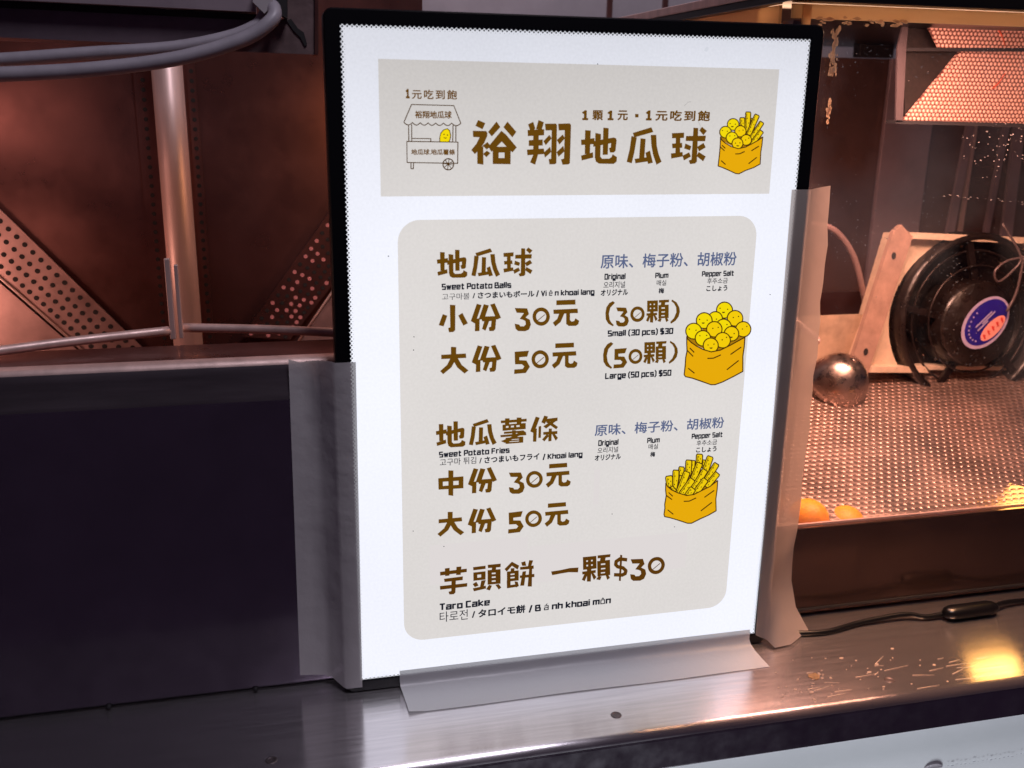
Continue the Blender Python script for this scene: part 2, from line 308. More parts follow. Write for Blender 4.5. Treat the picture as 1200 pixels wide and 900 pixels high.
cb = thing('hood_cable', 'thinner grey cable behind and above the lowest cable under the hood', 'cable', (-0.3714, 0.1400, 0.5675))
pp = [(-0.5269, 0.1420, 0.5549), (-0.4744, 0.1420, 0.5582), (-0.3995, 0.1420, 0.5655), (-0.3362, 0.1420, 0.5713), (-0.2890, 0.1420, 0.5811), (-0.2629, 0.1420, 0.5918), (-0.2534, 0.1450, 0.6037)]
bm = bmesh.new(); tube(bm, spline(pp, 10), .0056, 16); link('sheath', bm, cable_grey, cb, True)
# ---------------------------------------------------------------- back of the stall
bw = B(-1.8, 2.2, .75, .77, -.1, 1.4); tag(link('back_wall', bw, steel_wall), kind='structure')
sm = thing('wall_strips', 'thin vertical steel joint strips on the back wall above the sign', 'trim', (.3, .745, .6))
for p in ((0.2714, 0.7450, 0.6759), (0.3634, 0.7450, 0.6791)):
    bm = B(p[0]-.004, p[0]+.004, .7445, .7495, .2, 1.3); link('joint_strip', bm, steel_warm, sm)
# ---------------------------------------------------------------- display cabinet (right)
dc = thing('display_cabinet', 'warm lit glass food cabinet with tan rail right of the sign', 'display cabinet', (.6, .25, 0))
glass = bpy.data.materials.new('cabinet_glass'); glass.use_nodes = True; nt = glass.node_tree; nt.nodes.clear()
out = nt.nodes.new('ShaderNodeOutputMaterial'); tr = nt.nodes.new('ShaderNodeBsdfTransparent'); tr.inputs[0].default_value = (.93, .92, .91, 1)
gl = nt.nodes.new('ShaderNodeBsdfGlossy'); gl.inputs['Roughness'].default_value = .06; gl.inputs[0].default_value = (1, 1, 1, 1)
df = nt.nodes.new('ShaderNodeBsdfDiffuse'); df.inputs[0].default_value = (.8, .75, .72, 1)
fr = nt.nodes.new('ShaderNodeFresnel'); fr.inputs[0].default_value = 1.45
m1 = nt.nodes.new('ShaderNodeMixShader'); nt.links.new(N(nt, 'MULTIPLY', fr.outputs[0], .8), m1.inputs[0]); nt.links.new(tr.outputs[0], m1.inputs[1]); nt.links.new(gl.outputs[0], m1.inputs[2])
tc = nt.nodes.new('ShaderNodeTexCoord'); ns = nt.nodes.new('ShaderNodeTexNoise'); ns.inputs['Scale'].default_value = 330; ns.inputs['Detail'].default_value = 2; nt.links.new(tc.outputs['Object'], ns.inputs[0])
n2 = nt.nodes.new('ShaderNodeTexNoise'); n2.inputs['Scale'].default_value = 9; nt.links.new(tc.outputs['Object'], n2.inputs[0])
n3 = nt.nodes.new('ShaderNodeTexNoise'); n3.inputs['Scale'].default_value = 6; n3.inputs['Detail'].default_value = 8; nt.links.new(tc.outputs['Object'], n3.inputs[0])
mr = nt.nodes.new('ShaderNodeMapRange'); mr.inputs[1].default_value = .675; mr.inputs[2].default_value = .72; mr.inputs[4].default_value = .26
nt.links.new(N(nt, 'ADD', ns.outputs['Fac'], N(nt, 'MULTIPLY', N(nt, 'SUBTRACT', n2.outputs['Fac'], .55), .35)), mr.inputs[0])
film = N(nt, 'ADD', mr.outputs[0], N(nt, 'MULTIPLY', N(nt, 'MAXIMUM', N(nt, 'SUBTRACT', n3.outputs['Fac'], .42), 0.), .60))
m2 = nt.nodes.new('ShaderNodeMixShader'); nt.links.new(film, m2.inputs[0]); nt.links.new(m1.outputs[0], m2.inputs[1]); nt.links.new(df.outputs[0], m2.inputs[2]); nt.links.new(m2.outputs[0], out.inputs[0])
def pane(corners, name):
    bm = bmesh.new(); bm.faces.new([bm.verts.new(p) for p in corners]); return link(name, bm, glass, dc)
pane([(.222, .042, .106), (1.15, .042, .106), (1.15, .042, .605), (.222, .042, .605)], 'front_glass')
pane([(.205, .06, .106), (.205, .56, .106), (.205, .56, .60), (.205, .06, .60)], 'side_glass')
sc_ = bmesh.new(); rs = random.Random(11)
def dash(u0, w_, h_, k):
    x, z = u0; sc_.faces.new([sc_.verts.new(q) for q in ((x, .0415 - k*1e-6, z), (x+w_, .0415 - k*1e-6, z - h_*.2), (x+w_*.9, .0415 - k*1e-6, z+h_), (x, .0415 - k*1e-6, z+h_*.8))])
ga, gb = Vector((0.3916, 0.0415, 0.5129)), Vector((0.4858, 0.0415, 0.4766))
for k in range(70):
    dash((rs.gauss(ga.x*.45+gb.x*.55, .024), rs.gauss((ga.z+gb.z)/2, .012)), rs.uniform(.0005, .0018), rs.uniform(.0004, .0010), k)
ga, gb = Vector((0.3731, 0.0415, 0.4497)), Vector((0.4931, 0.0415, 0.4387))
for k in range(26):
    q = ga.lerp(gb, rs.random()); dash((q.x, q.z + rs.gauss(0, .0009)), rs.uniform(.0006, .003), .0004, 100 + k)
ga, gb = Vector((0.2521, 0.0415, 0.6016)), Vector((0.5571, 0.0415, 0.1079))
for k in range(60):
    dash((rs.uniform(ga.x, gb.x), rs.uniform(gb.z, ga.z)), rs.uniform(.0004, .0014), rs.uniform(.0003, .0007), 200 + k)
link('glass_grime', sc_, tape_mat('glass_grime', (.75, .66, .62), .75, .3), dc)['kind'] = 'stuff'
steel_low = mat('low_panel_steel', (.13, .075, .062), .8, .17, rnoise=.05, nscale=8, noise=.25)
bm = B(.200, 1.2, .040, .046, .004, .1045, .0015); link('low_front_panel', bm, steel_low, dc)
bm = B(.200, 1.2, .0385, .0398, .008, .0105); link('panel_joint', bm, gap_dark, dc)
bm = B(.200, 1.2, .046, .62, .0005, .02); link('base', bm, steel_warm, dc)
post = mat('post_film', (.30, .20, .18), .3, .4, noise=.35, nscale=18)
bm = B(.203, .213, .038, .058, .1045, .605, .001); link('corner_post', bm, post, dc)
bm = B(.2105, .219, .0365, .0378, .6005, .6175); link('corner_bracket', bm, tanrail, dc)
bm = B(.201, 1.2, .0385, .0408, .6062, .6186, .0008); link('front_rail', bm, tanrail, dc)
bm = B(.1985, .2010, .0565, .60, .602, .6186, .0008); link('side_rail', bm, tanrail, dc)
bm = B(.19, 1.25, .02, .66, .619, .634, .002); link('lid', bm, black, dc)
bm = B(.186, .1895, .025, .66, .626, .6345, .001); link('lid_edge_highlight', bm, steel_bright, dc)  # bright strip stands for the highlight along the lid's top edge
# peeled tape glue on the post
glue = tape_mat('peeled_glue', (.75, .55, .38), .9, .6)
bm = bmesh.new()
def blot(cx, z0, z1, w0, n=26):
    for k in range(n*2):
        t = random.random(); x = cx + random.gauss(0, w0*.5); z = z0 + (z1-z0)*t
        r = random.uniform(.0006, .0022)
        pts = [(x + math.cos(a)*r*random.uniform(.4, 1.1), .0372 - k*2e-5, z + math.sin(a)*r*random.uniform(.6, 2.2)) for a in [i*math.pi/4 for i in range(8)]]
        bm.faces.new([bm.verts.new(p) for p in pts])
gx = (0.2453, 0.0372, 0.5792)
blot(gx[0], gx[2]-.020, gx[2]+.020, .0036, 36); gx = (0.2464, 0.0372, 0.5263); blot(gx[0], gx[2]-.010, gx[2]+.010, .0015, 12)
link('peeled_glue', bm, glue, dc)
bm = bmesh.new(); gx = Vector((0.2315, 0.0366, 0.6064))
for k in range(40):
    x = gx.x + random.uniform(-.006, .085); z = .6055 + random.uniform(-.003, .003) - (0.006 if x < gx.x + .006 else 0)*random.random(); r = random.uniform(.001, .0026)
    bm.faces.new([bm.verts.new((x + math.cos(a)*r*random.uniform(.6, 2), .0378 - k*1e-5, z + math.sin(a)*r*random.uniform(.3, .9))) for a in [i*math.pi/4 for i in range(8)]])
link('rail_glue', bm, glue, dc)
# inner back: steel sheets with dark gaps
sheet = mat('inner_sheet_steel', (.36, .27, .30), .35, .45, noise=.2, nscale=8)
sheet_dk = mat('inner_dark_sheet', (.13, .07, .06), .4, .5, noise=.3, nscale=9)
bm = B(.206, 1.15, .60, .605, .02, .6); link('inner_back', bm, sheet_dk, dc)
bm = B(.675, .760, .59, .598, .10, .60, .001); link('back_sheet', bm, sheet, dc)
for x, wd, ln in ((.80, .014, .03), (.838, .006, .0), (.875, .010, .022), (.93, .02, -.02)):
    bm = bmesh.new(); prism(bm, [(x, .592, .10), (x+wd, .592, .10), (x+wd+ln, .592, .58), (x+ln, .592, .58)], (0, .006, 0)); link('back_streak_strip', bm, sheet if wd > .007 else steel_bright, dc)
p = (0.6116, 0.5800, 0.6355); q = (0.6698, 0.5800, 0.6007); bm = B(p[0], q[0], .58, .599, q[2], p[2], .002); link('dark_latch', bm, gap_dark, dc)
# heater hood with expanded metal mesh
hm = thing('heater_hood', 'heater box with glowing copper expanded metal mesh in the cabinet top', 'heater', (.6, .25, .55))
mesh_m = bpy.data.materials.new('expanded_metal'); mesh_m.use_nodes = True; nt = mesh_m.node_tree; b = nt.nodes['Principled BSDF']
msk = stagger(nt, 0, 2, .0056, .0046, .0019, .0019, .6)
cr = nt.nodes.new('ShaderNodeMix'); cr.data_type = 'RGBA'; nt.links.new(msk, cr.inputs[0]); cr.inputs[6].default_value = (.10, .02, .014, 1); cr.inputs[7].default_value = (.88, .52, .42, 1)
nt.links.new(cr.outputs[2], b.inputs['Base Color']); b.inputs['Roughness'].default_value = .45; b.inputs['Metallic'].default_value = .2
bp = nt.nodes.new('ShaderNodeBump'); bp.inputs['Strength'].default_value = .6; bp.inputs['Distance'].default_value = .001; nt.links.new(msk, bp.inputs['Height']); nt.links.new(bp.outputs[0], b.inputs['Normal'])
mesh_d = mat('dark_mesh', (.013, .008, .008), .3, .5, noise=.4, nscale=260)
bm = bmesh.new(); prism(bm, [(0.4799, 0.2620, 0.5155), (0.5464, 0.2620, 0.5963), (0.7072, 0.2620, 0.5984), (0.7250, 0.2620, 0.5128)], (0, .004, 0)); link('mesh_and_reflection', bm, mesh_m, hm)
bm = bmesh.new(); prism(bm, [(0.5086, 0.2500, 0.5968), (0.4816, 0.2500, 0.6323), (0.6878, 0.2500, 0.6391), (0.6958, 0.2500, 0.6006)], (0, .004, 0)); link('mesh_and_reflection', bm, mesh_m, hm)  # mirror image of the mesh in the steel top, built as a second panel
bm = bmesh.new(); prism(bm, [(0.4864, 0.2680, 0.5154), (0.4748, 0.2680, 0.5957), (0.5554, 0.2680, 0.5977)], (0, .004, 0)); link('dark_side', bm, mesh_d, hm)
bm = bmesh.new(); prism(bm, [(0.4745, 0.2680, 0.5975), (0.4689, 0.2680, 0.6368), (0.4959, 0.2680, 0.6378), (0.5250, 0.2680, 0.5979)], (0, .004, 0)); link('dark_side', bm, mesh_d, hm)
bm = bmesh.new(); prism(bm, [(0.4594, 0.2450, 0.5137), (0.4500, 0.2450, 0.5960), (0.4555, 0.2450, 0.6347), (0.4599, 0.2450, 0.6349), (0.4614, 0.2450, 0.5944), (0.4685, 0.2450, 0.5138)], (0, .003, 0)); link('corner_strip', bm, mat('heater_edge_steel', (.05, .035, .04), .2, .6), hm)
bm = bmesh.new(); prism(bm, [(0.4601, 0.2460, 0.5926), (0.4596, 0.2460, 0.5963), (0.6918, 0.2460, 0.6023), (0.6926, 0.2460, 0.5984)], (0, .015, 0)); link('cross_bar', bm, gap_dark, hm)
bm = bmesh.new(); prism(bm, [(0.4597, 0.2450, 0.5118), (0.4591, 0.2450, 0.5157), (0.7094, 0.2450, 0.5131), (0.7105, 0.2450, 0.5081)], (0, .02, 0)); link('bottom_edge', bm, gap_dark, hm)
rust = mat('rust_streak', (.42, .06, .02), .1, .6, noise=.3, nscale=80)
for a_, b_ in (((0.5968, 0.2612, 0.5535), (0.6116, 0.2612, 0.5716)), ((0.5809, 0.2492, 0.6223), (0.5963, 0.2492, 0.6019))):
    a, b = Vector(a_), Vector(b_); bm = bmesh.new(); tube(bm, spline([a, (a*.6+b*.4)+Vector((.002, 0, 0)), b]), .0011, 8, .0005); link('rust_streak', bm, rust, hm)
# dimpled draining tray
tm = bpy.data.materials.new('dimpled_tray_steel'); tm.use_nodes = True; nt = tm.node_tree; b = nt.nodes['Principled BSDF']
msk = stagger(nt, 0, 1, .0098, .0080, .0037, .0023, .5)
b.inputs['Metallic'].default_value = .75; b.inputs['Roughness'].default_value = .36
cr = nt.nodes.new('ShaderNodeMix'); cr.data_type = 'RGBA'; nt.links.new(msk, cr.inputs[0]); cr.inputs[6].default_value = (.54, .38, .32, 1); cr.inputs[7].default_value = (.32, .21, .175, 1)
tc = nt.nodes.new('ShaderNodeTexCoord'); ns = nt.nodes.new('ShaderNodeTexNoise'); ns.inputs['Scale'].default_value = 14; ns.inputs['Detail'].default_value = 5; nt.links.new(tc.outputs['Object'], ns.inputs[0])
mr = nt.nodes.new('ShaderNodeMapRange'); mr.inputs[1].default_value = .3; mr.inputs[2].default_value = .7; mr.inputs[3].default_value = .72; mr.inputs[4].default_value = 1.12; nt.links.new(ns.outputs['Fac'], mr.inputs[0])
gm = nt.nodes.new('ShaderNodeMix'); gm.data_type = 'RGBA'; gm.blend_type = 'MULTIPLY'; gm.inputs[0].default_value = 1; nt.links.new(cr.outputs[2], gm.inputs[6]); nt.links.new(mr.outputs[0], gm.inputs[7])
nt.links.new(gm.outputs[2], b.inputs['Base Color'])
mr = nt.nodes.new('ShaderNodeMapRange'); mr.inputs[1].default_value = .3; mr.inputs[2].default_value = .7; mr.inputs[3].default_value = .28; mr.inputs[4].default_value = .5; nt.links.new(ns.outputs['Fac'], mr.inputs[0]); nt.links.new(mr.outputs[0], b.inputs['Roughness'])
bp = nt.nodes.new('ShaderNodeBump'); bp.invert = True; bp.inputs['Strength'].default_value = .7; bp.inputs['Distance'].default_value = .0022; nt.links.new(msk, bp.inputs['Height']); nt.links.new(bp.outputs[0], b.inputs['Normal'])
tray = lambda y: .097 + .27*(y - .05)
ty = thing('draining_tray', 'dimpled stainless draining tray glowing copper inside the cabinet', 'tray', (.6, .05, .097))
bm = bmesh.new(); prism(bm, [(.215, .05, tray(.05)), (1.14, .05, tray(.05)), (1.14, .52, tray(.52)), (.215, .52, tray(.52))], (0, 0, -.002)); link('tray_floor', bm, tm, ty)
bm = B(.23, 1.14, .0465, .0495, .096, .1065, .0006); link('front_rim', bm, steel_bright, ty)
bm = B(.215, 1.14, .50, .504, .20, .26); link('back_rim', bm, steel_warm, ty)
# fan leaning on the tray
fan_t = thing('axial_fan', 'black fan in a tan square frame leaning inside the cabinet', 'fan', (.55, .34, .18))
tl, bl, trr = Vector((0.5629, 0.3450, 0.3704)), Vector((0.5111, 0.3250, 0.1886)), Vector((0.8365, 0.3450, 0.3555))
uu = (trr - tl).normalized(); vv = (tl - bl); hgt = vv.length; vv = (vv - uu*vv.dot(uu)).normalized(); nn = vv.cross(uu)*1.0
if nn.y > 0: nn = -nn
skew = (tl - bl)
M = Matrix(((uu.x, vv.x, nn.x, 0), (uu.y, vv.y, nn.y, 0), (uu.z, vv.z, nn.z, 0), (0, 0, 0, 1)))
M.translation = bl
tan_f = mat('tan_frame_paint', (.74, .58, .43), .1, .5, noise=.18, nscale=50, bump=.2, bscale=120)
W = (trr - tl).length; lean = skew.dot(uu)
fq = lambda a, b, c=0: bl + skew*b + uu*(W*a) + nn*c
ctr = fq(.50, .39)
bm = bmesh.new()
outer = [fq(0, 0), fq(1, 0), fq(1, 1), fq(0, 1)]
nseg = 64; rr = hgt*.62
def sq(k):
    a = 2*math.pi*k/nseg; d = Vector((math.cos(a), math.sin(a))); return d
ci = []; cq = []
for k in range(nseg):
    d = sq(k); ci.append(ctr + uu*d.x*rr*1.05 + vv*d.y*rr)
def on_face(p):          # face of the square plate is one big polygon ring; clamp circle inside it
    r = p - bl; b = r.dot(vv)/hgt; b = min(max(b, .03), .97); a = (r - skew*b).dot(uu)/W; a = min(max(a, .03), .97); return fq(a, b)
ci = [on_face(p) for p in ci]
def on_edge(p):
    r = p - fq(.5, .5); b = r.dot(vv)/hgt; a = (r - skew*b).dot(uu)/W; s = .5/max(abs(a), abs(b)); return fq(.5 + a*s, .5 + b*s)
cq = [on_edge(p) for p in ci]
va = [bm.verts.new(p) for p in ci]; vb = [bm.verts.new(p) for p in cq]
vd = [bm.verts.new(p - nn*.05) for p in cq]; ve = [bm.verts.new(p - nn*.05) for p in ci]
for k in range(nseg):
    j = (k+1) % nseg
    bm.faces.new((va[k], va[j], vb[j], vb[k])); bm.faces.new((vb[k], vb[j], vd[j], vd[k])); bm.faces.new((ve[k], ve[j], va[j], va[k]))
fr_o = link('frame', bm, tan_f, fan_t)
# raised left flange with screw holes and upper and lower lips
bm = bmesh.new(); prism(bm, [fq(-.115, .02, .012), fq(-.005, -.03, .012), fq(.012, .97, .012), fq(-.07, 1.05, .012), fq(-.10, 1.0, .012)], nn*-.008)
link('side_flange', bm, mat('flange_paint', (.42, .27, .21), .1, .5, noise=.2, nscale=60, bump=.2, bscale=120), fr_o)
bm = bmesh.new(); prism(bm, [fq(.012, .955, .014), fq(1, .955, .014), fq(1, 1.0, .014), fq(.012, 1.0, .014)], nn*-.016); link('top_lip', bm, tan_f, fr_o)
bm = bmesh.new(); prism(bm, [fq(0, -.01, .014), fq(.33, -.01, .014), fq(.30, .035, .014), fq(0, .035, .014)], nn*-.016); link('bottom_lip', bm, tan_f, fr_o)
for a, b in ((-.062, .83), (-.055, .14)):
    bm = bmesh.new(); disc(bm, fq(a, b, .0128), uu*.0035, vv*.0048, 14); link('screw_hole', bm, hole_dark, fr_o)
dk = mat('greasy_black_fan', (.010, .006, .005), .0, .33, rnoise=.15, nscale=30, noise=.5, bump=.6, bscale=40)
Mf = M.copy(); Mf.translation = ctr
bm = bmesh.new(); lathe(bm, [(rr*1.0, -.03), (rr*.995, .012), (rr*.95, .020), (rr*.90, .012), (rr*.86, -.012), (rr*.80, -.02), (rr*.6, -.028), (.0005, -.03)], Mf, 64); link('fan_housing', bm, dk, fan_t, True)
for q, tr_ in ((.79, .0016), (.62, .0014)):
    bm = bmesh.new(); tube(bm, [Mf @ Vector((rr*q*math.cos(a), rr*q*math.sin(a), .006 + (.79-q)*.05)) for a in [k*math.pi*2/48 for k in range(49)]], tr_, 8, caps=False); link('guard_ring', bm, mat('guard_wire', (.03, .02, .018), .6, .35), fan_t, True)
hub = Mf @ Vector((rr*.0, -rr*.05, .004))
Mh = Mf.copy(); Mh.translation = hub
bm = bmesh.new(); lathe(bm, [(rr*.52, -.03), (rr*.5, .016), (rr*.47, .021), (.0005, .0215)], Mh, 48); link('motor_hub', bm, dk, fan_t, True)
for k in range(5):
    a = k*2*math.pi/5 + .5; bm = bmesh.new(); c0 = Mf @ Vector((rr*.1, -rr*.08, .008)); c1 = Mf @ Vector((rr*.95*math.cos(a), rr*.95*math.sin(a), .006))
    t = (c1-c0).normalized(); s = nn.cross(t).normalized()*.006; prism(bm, [c0-s, c1-s*.7, c1+s*.7, c0+s], nn*.005); link('guard_arm', bm, dk, fan_t)
bm = bmesh.new(); grease = random.Random(3)
for k in range(34):
    a = grease.uniform(0, 6.28); q = grease.uniform(.5, .97); bmesh.ops.create_icosphere(bm, subdivisions=1, radius=grease.uniform(.0008, .0022), matrix=Matrix.Translation(Mf @ Vector((rr*q*math.cos(a), rr*q*math.sin(a), .004 if q > .85 else -.015))))
link('grease_drips', bm, mat('grease_drop', (.16, .09, .06), 0, .12), fan_t, True)['kind'] = 'stuff'
# oval sticker on the hub
st_c = Vector((0.6742, 0.3180, 0.2502)); st_c = st_c + nn*((Mh @ Vector((0, 0, .0235)) - st_c).dot(nn))
an = math.radians(44); ex = uu*math.cos(an) + vv*math.sin(an); ey = -uu*math.sin(an) + vv*math.cos(an)
s0 = .0415; s1 = .0300
st = bmesh.new(); disc(st, st_c, ex*s0, ey*s1, 48); sticker = link('oval_sticker', st, mat('sticker_rim', (.50, .42, .62), 0, .4), fan_t)
bm = bmesh.new(); disc(bm, st_c + nn*.0004 + ex*.001, ex*s0*.90, ey*s1*.86, 48); link('blue_field', bm, mat('sticker_blue', (.02, .012, .26), 0, .4), sticker)
bm = bmesh.new(); disc(bm, st_c + nn*.0008 + ex*.004 - ey*s1*.46, ex*s0*.56, ey*s1*.33, 32); link('red_oval', bm, mat('sticker_red', (.95, .40, .33), 0, .4), sticker)
bm = bmesh.new()
for k in range(5):
    c = st_c + nn*.0011 + ex*(.004 + (k-2)*.0085) - ey*s1*.46
    for q in (((-.0022, -.0035), (.0004, -.0035), (.0016, .0035), (-.001, .0035)), ((-.0015, -.0012), (.0026, .0002), (.0022, .0018), (-.0018, .0004))):
        bm.faces.new([bm.verts.new(c + ex*x + ey*y + nn*(.0001*k)) for x, y in q]); c = c + nn*.00005
link('red_lettering', bm, mat('sticker_dark_red', (.70, .04, .03), 0, .5), sticker)
bm = bmesh.new()
for r_, x0, x1 in ((.15, -.005, .02), (.33, -.016, .016), (.0, -.016, .004)):
    c = st_c + nn*.0012 + ey*s1*r_*.6
    bm.faces.new([bm.verts.new(c + ex*x + ey*y) for x, y in ((x0, -.0011), (x1, -.0011), (x1, .0011), (x0, .0011))])
for k in range(9):
    a = math.radians(95 + k*14); c = st_c + nn*.0012 + ex*math.cos(a)*s0*.72 + ey*math.sin(a)*s1*.68; disc(bm, c, ex*.0014, ey*.0014, 8)
link('pale_lettering', bm, mat('sticker_pale', (.42, .36, .62), 0, .5), sticker)
# wires on the fan
tie_m = mat('dark_tie_wire', (.10, .07, .07), .2, .4)
bm = bmesh.new(); tube(bm, spline([(0.6815, 0.3100, 0.3844), (0.7088, 0.3000, 0.3423), (0.6993, 0.3000, 0.3220), (0.6804, 0.3000, 0.3087), (0.6726, 0.3000, 0.3226), (0.6887, 0.3000, 0.3359), (0.7146, 0.3000, 0.3399), (0.7682, 0.3000, 0.3411)]), .0016, 8)
w2 = link('tie_wire', bm, tie_m, fan_t, True)
bm = bmesh.new(); tube(bm, spline([(0.7141, 0.3000, 0.3422), (0.7121, 0.3000, 0.2962), (0.7012, 0.3000, 0.2673)]), .0020, 8); link('tie_wire', bm, tie_m, fan_t, True)
bm = bmesh.new(); tube(bm, spline([(0.4409, 0.3800, 0.3791), (0.4776, 0.3800, 0.3694), (0.5136, 0.3850, 0.3333), (0.5396, 0.3900, 0.2782), (0.5647, 0.3950, 0.2149)]), .0042, 12)
tag(link('fan_lead', bm, mat('pink_grey_lead', (.25, .16, .15), 0, .35), None, True), 'thin curved lead arching beside the fan frame inside the cabinet', 'cable')
# ladle
ld = thing('steel_ladle', 'round polished steel ladle bowl upside down on the draining tray', 'ladle', (.45, .29, .165))
lc = Vector((0.4580, 0.3000, 0.1829)); lc.z = max(lc.z, tray(lc.y) + .012)
Ml = Matrix.Translation(lc) @ Vector((-.1, .35, -.6)).normalized().to_track_quat('Z', 'Y').to_matrix().to_4x4()
bm = bmesh.new(); prof = [(.041*math.cos(a), -.050*math.sin(a) + .012) for a in [k*math.pi/2/10 for k in range(10)]] + [(.0005, -.038)]
lathe(bm, prof, Ml, 40); bowl = link('bowl', bm, mat('ladle_steel', (.46, .38, .34), 1, .30, rnoise=.12, nscale=40, noise=.2), ld, True); md = bowl.modifiers.new('s', 'SOLIDIFY'); md.thickness = .0015
bm = bmesh.new(); tube(bm, spline([(0.4267, 0.3100, 0.2350), (0.4345, 0.3300, 0.2356), (0.4177, 0.3600, 0.2563), (0.3713, 0.4000, 0.2991)]), .004, 10); link('handle', bm, steel_bright, ld, True)
p = (0.4373, 0.3720, 0.2542); q = (0.5403, 0.3720, 0.1844); bm = B(p[0], q[0], .372, .375, tray(.372) + .001, p[2]); o = link('small_bracket_plate', bm, tanrail_opaque); tag(o, 'small tan metal plate standing behind the ladle in the cabinet', 'plate')
# sweet potato balls
def ball_obj(p, r, lab, seed):
    rnd = random.Random(seed); bm = bmesh.new(); bmesh.ops.create_icosphere(bm, subdivisions=4, radius=r)
    ph = [rnd.uniform(0, 6) for _ in range(6)]
    for v in bm.verts:
        n = v.co.normalized(); v.co *= 1 + .02*math.sin(n.x*3+ph[0]) + .02*math.sin(n.y*4+ph[1]) + .015*math.sin(n.z*5+ph[2])
    o = link('sweet_potato_ball', bm, fried, None, True); o.location = p; tag(o, lab, 'snack', 'fried balls in the tray corner')
fried = mat('fried_orange_crust', (.95, .36, .012), 0, .5, noise=.12, nscale=120, bump=.25, bscale=260)
fb_ = fried.node_tree.nodes['Principled BSDF']; fb_.inputs['Subsurface Weight'].default_value = .4; fb_.inputs['Subsurface Radius'].default_value = (.01, .004, .001)
ball_obj((0.2937, 0.0740, 0.0976), .0225, 'rounder orange fried ball half hidden by the tape strip', 1)
ball_obj((0.3390, 0.0730, 0.0879), .0215, 'orange fried ball in the tray farther from the sign', 2)
# black cord with inline switch
cd = thing('power_cord', 'black cord with inline switch along the cabinet foot', 'cord', (0.3836, 0.0117, 0.0040))
bm = bmesh.new(); tube(bm, spline([(.20, .030, .003), (.235, .012, .003), (0.2619, 0.0033, 0.0030), (0.2910, 0.0024, 0.0030), (0.3309, 0.0100, 0.0040), (0.3828, 0.0110, 0.0065), (0.4053, 0.0052, 0.0040), (0.4333, 0.0050, 0.0060)]), .0028, 12); link('lead', bm, black, cd, True)
bm = bmesh.new(); tube(bm, spline([(0.4824, 0.0023, 0.0080), (0.5119, 0.0114, 0.0060), (0.5523, 0.0125, 0.0040), (0.6381, 0.0004, 0.0040)]), .0028, 12); link('lead', bm, black, cd, True)
a, b = Vector((0.4240, 0.0014, 0.0080)), Vector((0.4911, 0.0024, 0.0080)); t = (b-a).normalized()
bm = bmesh.new(); tube(bm, [a, a+t*.004, a+t*.011, a.lerp(b, .5), b-t*.012, b-t*.004, b], .0095, 20)
for v in bm.verts:
    pr = (v.co - a).dot(t)/(b-a).length; k = .45 if pr < .02 or pr > .98 else (.8 if pr < .1 or pr > .92 else 1)
    ax = a + t*(v.co-a).dot(t); v.co = ax + (v.co-ax)*k; v.co.z = ax.z + (v.co.z-ax.z)*.8
link('inline_switch', bm, black, cd, True)
# ---------------------------------------------------------------- the lit menu sign
sg_ = thing('menu_sign', 'backlit white menu board with black frame and brown lettering', 'sign', (0, .01, 0))
def rr_pts(x0, x1, z0, z1, r, n=8):
    out = []
    for cx, cz, a0 in ((x1-r, z1-r, 0), (x0+r, z1-r, 90), (x0+r, z0+r, 180), (x1-r, z0+r, 270)):
        for k in range(n+1):
            a = math.radians(a0 + 90*k/n); out.append((cx + r*math.cos(a), cz + r*math.sin(a)))
    return out
bm = bmesh.new()
loops = []
for (ex_, yy, r) in ((0, .018, .007), (0, .0005, .007), (-.0012, -.001, .0062)):
    loops.append([bm.verts.new((x, yy, z)) for x, z in rr_pts(-.2125-ex_, .2125+ex_, .0005-ex_, .5982+ex_, r)])
inn = [(.2, .5865), (-.2, .5865), (-.2, .0125), (.2, .0125)]
def inner_loop(yy, g=0):
    out = []
    for (x, z) in inn: out += [bm.verts.new((x + (g if x < 0 else -g), yy, z + (g if z < .3 else -g))) for _ in range(9)]
    return out
loops.append(inner_loop(-.001)); loops.append(inner_loop(.004, .0001))
for a, b in zip(loops, loops[1:]):
    for k in range(len(a)):
        j = (k+1) % len(a)
        try: bm.faces.new((a[k], a[j], b[j], b[k]))
        except ValueError: pass
bm.faces.new(loops[0][::-1])
bmesh.ops.remove_doubles(bm, verts=bm.verts, dist=1e-6); bmesh.ops.dissolve_degenerate(bm, edges=bm.edges, dist=1e-7)
link('frame', bm, black, sg_)
def flat(name, polys, m, y, parent=sg_, scale=1e-4):
    """union of polygons on the sign face, y metres in front of it"""
    verts, faces = [], []
    for p in polys:
        p = [(a*scale, b*scale) for a, b in p]
        ar = sum(p[i][0]*p[(i+1) % len(p)][1] - p[(i+1) % len(p)][0]*p[i][1] for i in range(len(p)))
        if ar < 0: p = p[::-1]
        faces.append(list(range(len(verts), len(verts)+len(p)))); verts += [Vector(q)*100 for q in p]
    v, e, f, ov, oe, of = delaunay_2d_cdt(verts, [], faces, 1, 1e-5)
    bm = bmesh.new(); bv = [bm.verts.new((q.x/100, -y, q.y/100)) for q in v]
    for fc, o_ in zip(f, of):
        if o_: bm.faces.new([bv[i] for i in fc][::1])
    for x in [q for q in bm.verts if not q.link_faces]: bm.verts.remove(x)
    for fc in bm.faces:
        if fc.normal.y > 0: fc.normal_flip()
    me = bpy.data.meshes.new(name); bm.normal_update()
    bad = [fc for fc in bm.faces if fc.normal.y > 0]
    if bad: bmesh.ops.reverse_faces(bm, faces=bad)
    bm.to_mesh(me); bm.free(); me.materials.append(m)
    o = bpy.data.objects.new(name, me); COL.objects.link(o); o.parent = parent
    if parent: o.matrix_parent_inverse = Matrix.Translation(parent.location).inverted()
    return o
